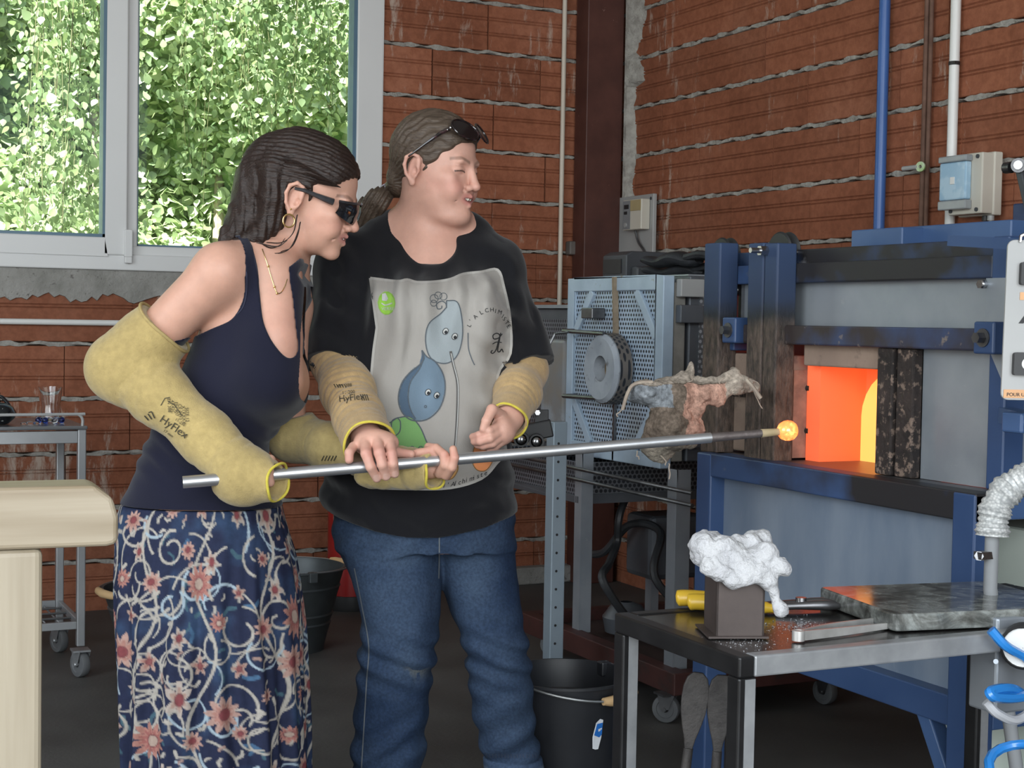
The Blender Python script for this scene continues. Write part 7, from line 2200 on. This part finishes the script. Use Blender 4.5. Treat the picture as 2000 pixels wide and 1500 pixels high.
# gold hoop earring, stud and fine chain
M_gold = pmat('gold', (.75, .52, .22), (.70, .48, .2), 10, .22, metal=1)
eh = H1.p(-.9, -8.05, -3.3)
hp = [eh+np.array([.0115*math.sin(t*2*PI/24), .003*math.sin(t*2*PI/24), -.0135+.0135*math.cos(t*2*PI/24)])-O1 for t in range(24)]
e_ = raw_obj('hoop_earring', MB().tube(hp, .0019, 8, closed=True), M_gold, W1)
raw_obj('ear_stud', MB().sphere(H1.p(-.75, -8.3, -2.2)-O1, .0022, 8, 6), M_gold, W1)
mb = MB()
ch_ = cr2([(512, 486), (522, 515), (531, 545), (540, 570), (548, 572), (556, 560), (561, 545)], 8); pts = [SB1.hit(a, b, .0015) for a, b in ch_]; pts = [p for p in pts if p is not None]
mb.tube(pts, .0009, 5)
for q in ((524, 520), (536, 560), (541, 573)):
    p = SB1.hit(*q, .002)
    if p is not None: mb.sphere(p, .0028, 8, 6)
raw_obj('necklace', mb, M_gold, W1)
# --- dark hair, half tied back, falling behind the shoulder
def hair1():
    lo = uv(415, 500, 3.4); hi = uv(715, 235, 3.4); lo[1] = H1.c[1]-.14; hi[1] = H1.c[1]+.16
    g = SDF(lo-.01, hi+.01, .0026)
    H1.ell(g, (-.9, 0, 4.6), (10.3, 8.2, 9.1), .5)
    g.plane(H1.p(2.0, 0, .6), H1.M@np.array([.73, 0, -.68]), k=.006)
    H1.ell(g, (4.2, -7.6, 3.0), (2.2, 2.4, 1.8), 1.2, 'cut')
    H1.ell(g, (-.3, -9.0, -1.0), (3.1, 3.6, 4.2), .4, 'cut'); H1.ell(g, (3.5, -8.6, -3.5), (4.2, 4.0, 4.6), .4, 'cut')
    H1.ell(g, (-4.6, 0, 8.2), (5.6, 6.2, 5.2), 2.5)
    g.chain([uv(535, 322, 3.27), uv(520, 360, 3.275), uv(506, 400, 3.275), uv(486, 432, 3.255), uv(458, 458, 3.235), uv(438, 472, 3.225)], [.064, .060, .052, .040, .024, .008], .03)
    g.chain([uv(532, 390, 3.235), uv(528, 430, 3.225), uv(504, 460, 3.205), uv(462, 474, 3.195)], [.030, .028, .020, .008], .015)
    g.chain([uv(536, 330, 3.205), uv(532, 385, 3.205), uv(528, 440, 3.21)], [.030, .024, .012], .02)
    def comb(Q):
        q = H1.local(Q); top = np.clip((q[:, 2]-1.5)/3, 0, 1)
        back = .0018*np.sin((q[:, 0]*1.0+q[:, 2]*.18+.5*vnoise(q*.3, 3))*3.1+q[:, 1]*2.2)
        fr2 = .0014*np.sin((q[:, 2]-.10*q[:, 0]+.6*vnoise(q*.28, 7))*5.5+q[:, 1]*3.0)
        return back*(1-top)+fr2*top+.0018*vnoise(q*.7, 9)
    g.field(comb, .012)
    return g.mesh()
v, f = hair1()
M_hair1 = mat_hair('dark_brown_hair', (.010, .006, .005), (.036, .021, .016), (0, math.radians(52), 0))
hr = obj('hair', fast_mesh('hair', v-O1, f, M_hair1), None, W1)
st = MB()
strands = [[(584, 446), (574, 472), (560, 490), (530, 496), (500, 488), (470, 470)], [(586, 434), (580, 462), (568, 484), (548, 492)], [(500, 468), (525, 484), (545, 480), (556, 466)], [(455, 430), (446, 450), (430, 462)], [(560, 470), (540, 482), (500, 474)], [(580, 420), (572, 455), (550, 474), (520, 474)]]
for i, s_ in enumerate(strands):
    for k in range(2):
        dd = 3.185-.003*k+.006*(i % 2)
        pts = smooth_path([uv(a+k*1.2, b-k*1.0, dd)-O1 for a, b in s_], 6); n = len(pts)
        st.tube(pts, [.0007*(1-.7*j/n)+.0003 for j in range(n)], 5)
for k in range(60):
    t = random.uniform(0, 1); a = random.uniform(-.6, .6)
    p0 = H1.p(7.4-6*t, -8.1+2*abs(a), 4.8+4*t*.4); p1 = H1.p(3-6*t, -8.4+2*abs(a), 4.2+3*t); p2 = H1.p(-4-3*t, -8.0+2*abs(a), 3.8+2.5*t)
    st.tube(smooth_path([p0-O1, p1-O1, p2-O1], 5), .0006, 4)
raw_obj('loose_strands', st, M_hair1, hr, kind='stuff')
cl = MB(); q0 = uv(508, 292, 3.20)
for (a, b) in ((496, 306), (488, 309), (486, 303)): cl.sphere(uv(a, b, 3.26)-O1, .0055, 10, 8)
raw_obj('hair_tie', cl, M_hair1, hr)
# --- wraparound safety glasses
sg1 = thing('safety_glasses', 'black wraparound safety glasses worn by the woman in the navy tank top', 'glasses', (EU*H1.c[0]+EV*H1.c[1]+np.array([0, 0, H1.c[2]]))[:])
M_frame = pmat('black_frame', (.015, .015, .017), (.04, .04, .045), 30, .3)
for s in (-1, 1):
    vs = []; fs = []; N, Mm = 14, 8
    for i in range(N+1):
        a = i/N; ang = math.radians(4+62*a)
        fx, ly = 10.5-3.9*(1-math.cos(ang))*1.25, s*(.3+6.6*math.sin(ang))
        top = 2.6-.5*a; bot = -1.9+1.6*a**1.6
        for j in range(Mm+1): 
            t = j/Mm; vs.append(w2w(H1.p(fx+.35*math.sin(t*PI), ly, bot+(top-bot)*t)))
    n = len(vs)
    cen = w2w(H1.p(2, 0, 0)); vs2 = [Vector(p)+(Vector(cen)-Vector(p)).normalized()*.002 for p in vs]
    for i in range(N):
        for j in range(Mm):
            a_, b_ = i*(Mm+1)+j, i*(Mm+1)+j+1; c_, d_ = b_+Mm+1, a_+Mm+1
            fs += [(a_, b_, c_, d_), (a_+n, d_+n, c_+n, b_+n)]
    mb = MB(); mb.add([tuple(p) for p in vs]+[tuple(p) for p in vs2], fs, True); obj('lens', mb, pmat('black_mirror_lens', (.008, .008, .01), (.01, .01, .012), 4, .04, spec=1.0), sg1)
    top_edge = [vs[i*(Mm+1)+Mm] for i in range(N+1)]
    obj('brow_bar', MB().tube(top_edge, .0028, 8), M_frame, sg1)
    obj('temple_arm', MB().tube([w2w(H1.p(6.6, s*6.6, 1.6)), w2w(H1.p(5.2, s*7.3, 1.7)), w2w(H1.p(3.0, s*7.85, 1.9)), w2w(H1.p(.6, s*8.0, 2.1)), w2w(H1.p(-1.2, s*8.0, 1.9))], [.0075, .0066, .005, .0042, .003], 8), M_frame, sg1)

# --- tank top
def tank():
    lo = uv(215, 1020, 3.5); hi = uv(640, 440, 3.6); lo[1] = uv(500, 800, 3.02)[1]; hi[1] = uv(500, 800, 3.52)[1]
    g = SDF(lo, hi, .0030)
    g.loft([(z, x, y, a+.005, b+.005, w_) for z, x, y, a, b, w_ in [s1(1030, 236, 549, 3.28, .134)]+[s1(985, 240, 548, 3.28, .134)]+T1[1:]], .02)
    for b in bust: g.ellipsoid(b, (.074, .072, .070), .06)
    I_ = .0042
    g.cone(uv(505, 505, 3.25), S1['sR'], .050+I_, .054+I_, .05); g.cone(uv(560, 515, 3.33), uv(566, 560, 3.35), .046+.009, .041+.009, .05)
    g.cone(uv(538, 540, 3.215), uv(538, 650, 3.195), .044+.008, .050+.006, .06)
    H1.cone(g, (-1.6, 0, -4.0), H1.local(nb1[None])[0], 4.7+.42, 5.6+.42, 1.6); g.cone(S1['sR'], S1['eR'], .054+I_, .046+I_, .03); g.cone(S1['sL'], S1['sL'], .030, .030, .03)
    # arm openings and the scooped neckline, cut straight through the cloth
    def cut_prism(poly, v0, v1):
        X, Z = g.ax[0], g.ax[2]
        P = np.array([[uv(a, b, 3.125)[0], uv(a, b, 3.125)[2]] for a, b in poly])
        xx, zz_ = np.meshgrid(X, Z, indexing='ij'); q = np.stack([xx.ravel(), zz_.ravel()], 1)
        d = np.full(len(q), 9.0)
        for i in range(len(P)):
            p0, p1 = P[i-1], P[i]; ab = p1-p0; t = np.clip(((q-p0)@ab)/(ab@ab+1e-12), 0, 1); d = np.minimum(d, np.linalg.norm(q-p0-t[:, None]*ab, axis=1))
        ins = inside(q[:, 0], q[:, 1], P); d = np.where(ins, -d, d).reshape(len(X), len(Z)).astype(np.float32)
        dv = np.maximum(v0-g.ax[1], g.ax[1]-v1).astype(np.float32)
        g.D = np.maximum(g.D, -np.maximum(d[:, None, :], dv[None, :, None]))
    vf = uv(500, 600, 3.28)[1]
    cut_prism(cr2([(402, 464), (430, 457), (448, 460), (462, 472), (474, 498), (476, 533), (470, 585), (446, 624), (400, 643)], 5)+[(320, 672), (200, 700), (180, 440), (380, 420)], 0, 9)
    cut_prism(cr2([(474, 462), (488, 487), (498, 522), (502, 567), (509, 620), (523, 655), (541, 683), (556, 698), (568, 699), (575, 690), (577, 668), (572, 620), (567, 585), (560, 553)], 5)+[(556, 520), (600, 470), (600, 380), (474, 380)], 0, vf-.01)
    cut_prism([(482, 474), (482, 380), (620, 380), (620, 520), (540, 500)], vf-.02, 9)
    cut_prism(cr2([(572, 534), (588, 570), (602, 602), (608, 637), (606, 672), (603, 712)], 5)+[(618, 728), (660, 740), (660, 480), (588, 480)], 0, 9)
    zh = uv(0, 988, 3.2)[2]
    def wr(Q):
        x, z = Q[:, 0], Q[:, 2]; n = fbm(Q*12, 2, 61)
        waist = .0032*np.sin((z+.55*(x-uv(420, 0, 3.2)[0])+.02*n)*2*PI/.045)*np.exp(-((z-uv(0, 875, 3.2)[2])/.06)**2)
        return waist+.003*n
    g.field(wr, .02)
    X = g.ax[0][:, None, None]; Z = g.ax[2][None, None, :]
    g.D = np.maximum(g.D, (zh+.015*np.sin(X*7)*.3-Z).astype(np.float32)*np.ones_like(g.D))
    return g.mesh()
v, f = tank()
cols = np.tile(np.array([.0105, .0112, .024]), (len(v), 1))*(1+.2*fbm(v*10, 2, 3)[:, None])
to = obj('tank_top', col_mesh('tank_top', v-O1, f, cols, M_cotton), None, W1)
ST = Skin2D(v-O1, f, O1); mb = MB()
ST.ribbon(mb, cr2([(492, 478), (500, 520), (512, 570), (528, 620), (550, 660), (575, 697)], 6), 2.0, .0016); ST.ribbon(mb, cr2([(462, 470), (478, 510), (482, 560), (474, 600), (450, 625)], 6), 2.0, .0016)
raw_obj('trim_seam', mb, pmat('navy_seam', (.03, .032, .06), None, 5, .9), to)

# --- long patterned skirt
def skirt():
    lo = uv(205, 1580, 3.5); hi = uv(625, 960, 3.5); lo[2] = .05; lo[1] = uv(400, 1200, 3.04)[1]; hi[1] = uv(400, 1200, 3.52)[1]
    g = SDF(lo-.01, hi+.01, .0030)
    g.loft([s1(972, 246, 546, 3.28, .128), s1(1000, 234, 552, 3.28, .132), s1(1080, 229, 574, 3.28, .150), s1(1160, 228, 584, 3.28, .162), s1(1230, 234, 590, 3.28, .170), s1(1320, 241, 592, 3.28, .175), s1(1420, 246, 597, 3.28, .18), s1(1500, 248, 599, 3.28, .18), s1(1570, 248, 602, 3.28, .18)], .01)
    c = uv(410, 1200, 3.28)
    def wr(Q):
        th = np.arctan2(Q[:, 0]-c[0], -(Q[:, 1]-c[1])); z = Q[:, 2]; n = fbm(Q*np.array([7, 7, 2.5]), 2, 71)
        dn = np.clip((uv(0, 1000, 3.28)[2]-z)/.35, .12, 1)
        return (.0085*np.sin(th*13+3.0*n+1.0)+.004*np.sin(th*31+5*n))*dn+.004*n
    g.field(wr, .025)
    g.plane((0, 0, uv(0, 1560, 3.28)[2]), (0, 0, -1)); g.plane((0, 0, uv(0, 978, 3.28)[2]), (0, 0, 1))
    return g.mesh(), c
(v, f), sc1 = skirt()
# the print: cream arabesques, madder-red blossoms and slate leaves on an indigo ground
th = np.arctan2(v[:, 0]-sc1[0], -(v[:, 1]-sc1[1])); Sx = th*.185; Sy = v[:, 2]
cols = np.tile(np.array([.016, .021, .050]), (len(v), 1))
nn = fbm(np.stack([Sx*18, Sy*18, 0*Sx], 1), 2, 5); cols += np.clip(nn-.15, 0, 1)[:, None]*np.array([.02, .05, .09])
pr_ = np.random.default_rng(12)
def stroke(pts, w, c):
    P = np.array(pts); lo, hi = P.min(0)-w, P.max(0)+w
    I = np.nonzero((Sx > lo[0]) & (Sx < hi[0]) & (Sy > lo[1]) & (Sy < hi[1]))[0]
    if not len(I): return
    d = np.full(len(I), 9.0); q = np.stack([Sx[I], Sy[I]], 1)
    for i in range(len(P)-1):
        a, b = P[i], P[i+1]; ab = b-a; t = np.clip(((q-a)@ab)/(ab@ab+1e-12), 0, 1); d = np.minimum(d, np.linalg.norm(q-a-t[:, None]*ab, axis=1))
    m = np.clip((w-d)/.0016+.5, 0, 1)[:, None]; cols[I] = cols[I]*(1-m)+np.array(c)*m
def petals(cx, cy, r, n, rot, c, inner, core, squash=1.0, depth=.35):
    I = np.nonzero((np.abs(Sx-cx) < r*1.3) & (np.abs(Sy-cy) < r*1.3))[0]
    if not len(I): return
    x, y = Sx[I]-cx, (Sy[I]-cy)/squash; rr = np.hypot(x, y); a = np.arctan2(y, x)-rot
    saw = np.abs(((a*n/(2*np.pi)) % 1)-.5)*2
    edge = r*(1-(depth+.1)*(1-saw)**1.15)*(1+.12*np.sin(a+rot*3))
    m = np.clip((edge-rr)/.0016+.5, 0, 1)[:, None]; cols[I] = cols[I]*(1-m)+np.array(c)*m
    m = np.clip((edge*.62-rr)/.0016+.5, 0, 1)[:, None]*.9; cols[I] = cols[I]*(1-m)+np.array(inner)*m
    line = (np.abs(saw-.04) < .10)[:, None]*(rr > r*.45)[:, None]*(rr < edge)[:, None]*.5; cols[I] = cols[I]*(1-line)+np.array((.16, .045, .05))*line
    m = np.clip((r*.30-rr)/.0016+.5, 0, 1)[:, None]; cols[I] = cols[I]*(1-m)+np.array(core)*m
    m = np.clip(1-np.abs(rr-r*.31)/.0018, 0, 1)[:, None]*.8; cols[I] = cols[I]*(1-m)+np.array((.10, .03, .04))*m
CREAM = (.36, .33, .29); PINK = (.34, .165, .135); RED = (.19, .05, .055); SLATE = (.05, .10, .13); SKY = (.055, .115, .20)
z0, z1 = uv(0, 1560, 3.28)[2], uv(0, 980, 3.28)[2]
for i in range(150):           # slate leaves first
    x, y = pr_.uniform(-.58, .58), pr_.uniform(z0, z1); a = pr_.uniform(0, 6.28); L_ = pr_.uniform(.012, .030)
    stroke([(x, y), (x+L_*.5*math.cos(a+.4), y+L_*.5*math.sin(a+.4)), (x+L_*math.cos(a), y+L_*math.sin(a))], pr_.uniform(.0022, .0045), SLATE if i % 3 else SKY)
for i in range(240):            # scrolls
    x, y = pr_.uniform(-.58, .58), pr_.uniform(z0, z1); a = pr_.uniform(0, 6.28); k = pr_.choice([-1, 1])*pr_.uniform(9, 26); pts = [(x, y)]; h_ = .0055
    for j in range(int(pr_.uniform(14, 34))):
        x += h_*math.cos(a); y += h_*math.sin(a); a += k*h_*(1+.045*j); pts.append((x, y))
    stroke(pts, pr_.uniform(.0017, .0030), CREAM if i % 4 else (.30, .37, .42))
    if i % 2:
        e = pts[0]; stroke([e, (e[0]+.012*math.cos(a+2), e[1]+.012*math.sin(a+2))], .0035, CREAM)
for i in range(230):
    x, y = pr_.uniform(-.58, .58), pr_.uniform(z0, z1); a = pr_.uniform(0, 6.28); L_ = pr_.uniform(.008, .018)
    stroke([(x, y), (x+L_*.5*math.cos(a+.5), y+L_*.5*math.sin(a+.5)), (x+L_*math.cos(a), y+L_*math.sin(a))], pr_.uniform(.0018, .0034), CREAM if i % 3 else (.30, .20, .17))
for i in range(8):             # long waving stems
    x = -.56+i*.15+pr_.uniform(-.02, .02); pts = [(x+.028*math.sin(t*.30+i*1.7), z0+(z1-z0)*t/44) for t in range(45)]
    stroke(pts, .0032, CREAM)
gx = 0
for iy in range(9):
    for ix in range(13):
        x = -.58+ix*.098+(.049 if iy % 2 else 0)+pr_.uniform(-.018, .018); y = z0+.02+iy*.076+pr_.uniform(-.018, .018); r = pr_.uniform(.016, .040)
        kind = pr_.integers(0, 4)
        if kind == 0: petals(x, y, r, 10, pr_.uniform(0, 6), (.38, .24, .20), PINK, RED, 1.0)
        elif kind == 1: petals(x, y, r*1.05, 12, pr_.uniform(0, 6), PINK, (.28, .10, .09), (.36, .27, .22), pr_.uniform(.8, 1.3))
        elif kind == 2: petals(x, y, r*.8, 6, pr_.uniform(0, 6), (.37, .31, .27), (.33, .21, .17), RED, 1.4, .5)
        else: petals(x, y, r*.62, 5, pr_.uniform(0, 6), (.36, .25, .21), PINK, (.21, .07, .07), 1.1, .55)
sk = obj('skirt', col_mesh('skirt', v-O1, f, np.clip(cols, 0, 1), M_skirt), None, W1)
for px0 in (352, 472):
    c = uv(px0, 1640, 3.28); c[2] = 0
    g = SDF(c-.22, c+.22, .005); fw = np.array([.5, -.85, 0])
    g.cone(c+np.array([0, 0, .045]), c+fw*.06+np.array([0, 0, .04]), .036, .038, .02); g.cone(c+fw*.06+np.array([0, 0, .038]), c+fw*.15+np.array([0, 0, .03]), .038, .030, .02); g.plane((0, 0, .002), (0, 0, -1))
    v, f = g.mesh(); obj('shoe', fast_mesh('shoe', v-O1, f, M_black), None, W1)

# --- knitted sleeves
YEL = (.42, .315, .13)
dA = S1['eR']-S1['sR']
pR = [S1['sR']+dA*.60, S1['sR']+dA*.80, S1['eR']+np.array([-.012, 0, -.004]), S1['eR']+(S1['wR']-S1['eR'])*.30, S1['eR']+(S1['wR']-S1['eR'])*.72, uv(478, 928, 3.072), uv(543, 942, 3.040)]
def elbow(g): g.ellipsoid(S1['eR']+np.array([-.014, 0, -.012]), (.058, .056, .06), .04); g.ellipsoid(uv(462, 955, 3.07), (.04, .03, .026), .03)
so, v, f = sleeve('knit_sleeve', pR, [.066, .066, .063, .059, .052, .053, .040], O1, W1, YEL, None, lambda t: .0012+.0055*np.exp(-((t-.33)/.06)**2)+.003*np.exp(-((t-.75)/.1)**2), 26, 4, M_knit, .03, extra=elbow)
d = pR[-1]-pR[-2]; hem_ring(pR[-1], .0385, d, O1, so, M_hem, seed=0, wob=.003)
d0 = pR[0]-pR[1]; hem_ring(pR[0], .0675, d0, O1, so, pmat('sleeve_rib', YEL, None, 60, .9), 'upper_hem', .002, .0035)
SS = Skin2D(v, f, O1); mb = MB()
A = .62
SS.text(mb, 'HyFlex', 310, 822, 22, .60, .0035, 0, 1.0); SS.text(mb, '®', 359, 852, 8, A, .003)
SS.text(mb, '17 mm', 318, 842, 8, A, .003); SS.text(mb, '11-250', 341, 820, 8, A, .003)
for i in range(6): SS.text(mb, ('EN 388', '4X42C', 'EN 407', 'CE 0493', 'X1XXXX', 'SIZE 12')[i], 327+i*7.0, 786+i*3.6-8, 9, A+.9, .003)
for i in range(3): SS.ribbon(mb, [(282+i*7, 812-i*4), (290+i*6, 821-i*2)], 2.4, .003)
SS.ribbon(mb, [(290, 806), (296, 804)], 2.0, .0016); SS.ribbon(mb, [(314, 792), (322, 778), (332, 776)], 1.6, .0016); SS.ribbon(mb, [(328, 784), (340, 790), (356, 812)], 1.4, .0016)
raw_obj('sleeve_print', mb, M_print_ink, so, kind='stuff')
pL = [S1['sL']+(S1['eL']-S1['sL'])*.86, S1['eL']+np.array([.01, 0, .0]), S1['eL']+(S1['wL']-S1['eL'])*.40, S1['eL']+(S1['wL']-S1['eL'])*.75, uv(805, 916, 3.19), uv(850, 922, 3.155)]
def drape(g):
    g.ellipsoid(uv(735, 935, 3.20), (.045, .03, .02), .03); g.ellipsoid(uv(842, 905, 3.145), (.024, .018, .022), .02)
so, v, f = sleeve('knit_sleeve', pL, [.050, .053, .048, .042, .036, .036], O1, W1, (.385, .295, .125), None, lambda t: .0018+.0045*np.exp(-((t-.75)/.2)**2), 30, 14, M_knit, .022, extra=drape)
d = pL[-1]-pL[-2]; hem_ring(pL[-1], .0345, d, O1, so, M_hem, seed=1.4, wob=.005)
SS = Skin2D(v, f, O1); mb = MB()
SS.text(mb, 'HyFlex', 640, 944, 16, .0, .003, 0, 1.3); SS.text(mb, '17 mm', 660, 930, 8, 0, .0016)
for i in range(5): SS.ribbon(mb, [(628+i*6, 900), (633+i*6, 890)], 2.0, .0016)
raw_obj('sleeve_print', mb, M_print_ink, so, kind='stuff')
# ragged heat cloth wrapped round the door handle
DR = 3.405
def rag():
    lo = uv(1205, 930, 3.5); hi = uv(1495, 700, 3.5); lo[1] = uv(1340, 780, 3.30)[1]; hi[1] = uv(1340, 780, 3.50)[1]
    g = SDF(lo, hi, .0026)
    g.chain([uv(1236, 772, DR-.02), uv(1262, 766, DR-.03), uv(1330, 768, DR-.03), uv(1338, 770, DR-.02)], [.016, .026, .025, .02], .01)
    g.chain([uv(1335, 765, DR-.01), uv(1390, 764, DR-.01), uv(1440, 750, DR), uv(1474, 758, DR+.01)], [.026, .022, .018, .010], .012)
    g.chain([uv(1345, 780, DR-.02), uv(1362, 800, DR-.02), uv(1357, 828, DR-.02)], [.022, .018, .006], .012)
    g.chain([uv(1380, 775, DR-.015), uv(1400, 778, DR-.015)], [.02, .012], .02)
    g.chain([uv(1270, 752, DR), uv(1330, 742, DR), uv(1400, 742, DR), uv(1432, 728, DR), uv(1452, 740, DR)], [.008, .014, .010, .012, .006], .01)
    g.chain([uv(1345, 738, DR), uv(1352, 714, DR)], [.010, .007], .01)
    g.chain([uv(1300, 792, DR-.01), uv(1312, 830, DR-.015), uv(1345, 840, DR-.01)], [.034, .052, .030], .02)
    g.chain([uv(1300, 830, DR), uv(1282, 870, DR), uv(1290, 885, DR)], [.03, .030, .022], .02)
    g.chain([uv(1320, 845, DR), uv(1350, 850, DR-.01)], [.04, .018], .02)
    g.noise(.010, 26, 3, 5); g.noise(.005, 75, 3, 9)
    return g.mesh()
v, f = rag()
px, py = pxof(v)
n = fbm(v*24, 3, 4)
cols = np.tile(np.array([.135, .105, .082]), (len(v), 1))
m = (px+30*n < 1318) & (py+16*n < 796) & (py+14*n > 752); cols[m] = (.19, .205, .22)
m = (px+24*n > 1338) & (py+12*n > 752) & (py < 850) & (px+.9*(py-750) < 1475+35*n); cols[m] = (.42, .25, .19)
m = (py+14*n < 750) | (px+20*n > 1425); cols[m] = (.30, .255, .21)
m = (py > 868); cols[m] = (.27, .235, .19)
cols = cols*(1+.55*n[:, None])*(1+.35*fbm(v*80, 2, 8)[:, None])
rg = thing('heat_rag', 'ragged scorched heat cloth bundled over the furnace door handle', 'cloth', at(1340, 780, DR))
Rw = np.array(rg.location)
def to_world(v): return v[:, :1]*EU+v[:, 1:2]*EV+v[:, 2:3]*np.array([0, 0, 1.0])
obj('cloth', col_mesh('cloth', to_world(v)-Rw, f, np.clip(cols, .01, 1), attr_mat('scorched_cloth', .95, .1, 300, .6, fine=(140, .6, 1.3), bdist=.004)), None, rg)
th_ = MB(); rr = random.Random(3)
for (a, b) in ((1222, 790), (1322, 800), (1330, 795), (1462, 740), (1470, 755), (1290, 890), (1306, 905), (1265, 860), (1318, 770), (1325, 776), (1280, 850), (1245, 880), (1412, 738), (1300, 748), (1352, 736)):
    p = [np.array((a, b, DR-.03))]
    dx_, dy_ = rr.uniform(-5, 5), rr.uniform(3, 8)
    for k in range(5): p.append(p[-1]+np.array((dx_+rr.uniform(-5, 5), dy_+rr.uniform(-4, 3), 0)))
    th_.tube(smooth_path([at(*q) for q in p], 4), .0014, 5)
th_.tube(smooth_path([at(1216, 800, DR-.04), at(1226, 768, DR-.05), at(1240, 750, DR-.05), at(1275, 746, DR-.05)], 6), .004, 6)
th_.tube(smooth_path([at(1458, 742, DR-.04), at(1472, 758, DR-.05), at(1486, 778, DR-.05)], 6), .0045, 6)
obj('frayed_threads', th_, pmat('cloth_thread', (.36, .30, .24), (.26, .21, .17), 40, .95), rg, kind='stuff')
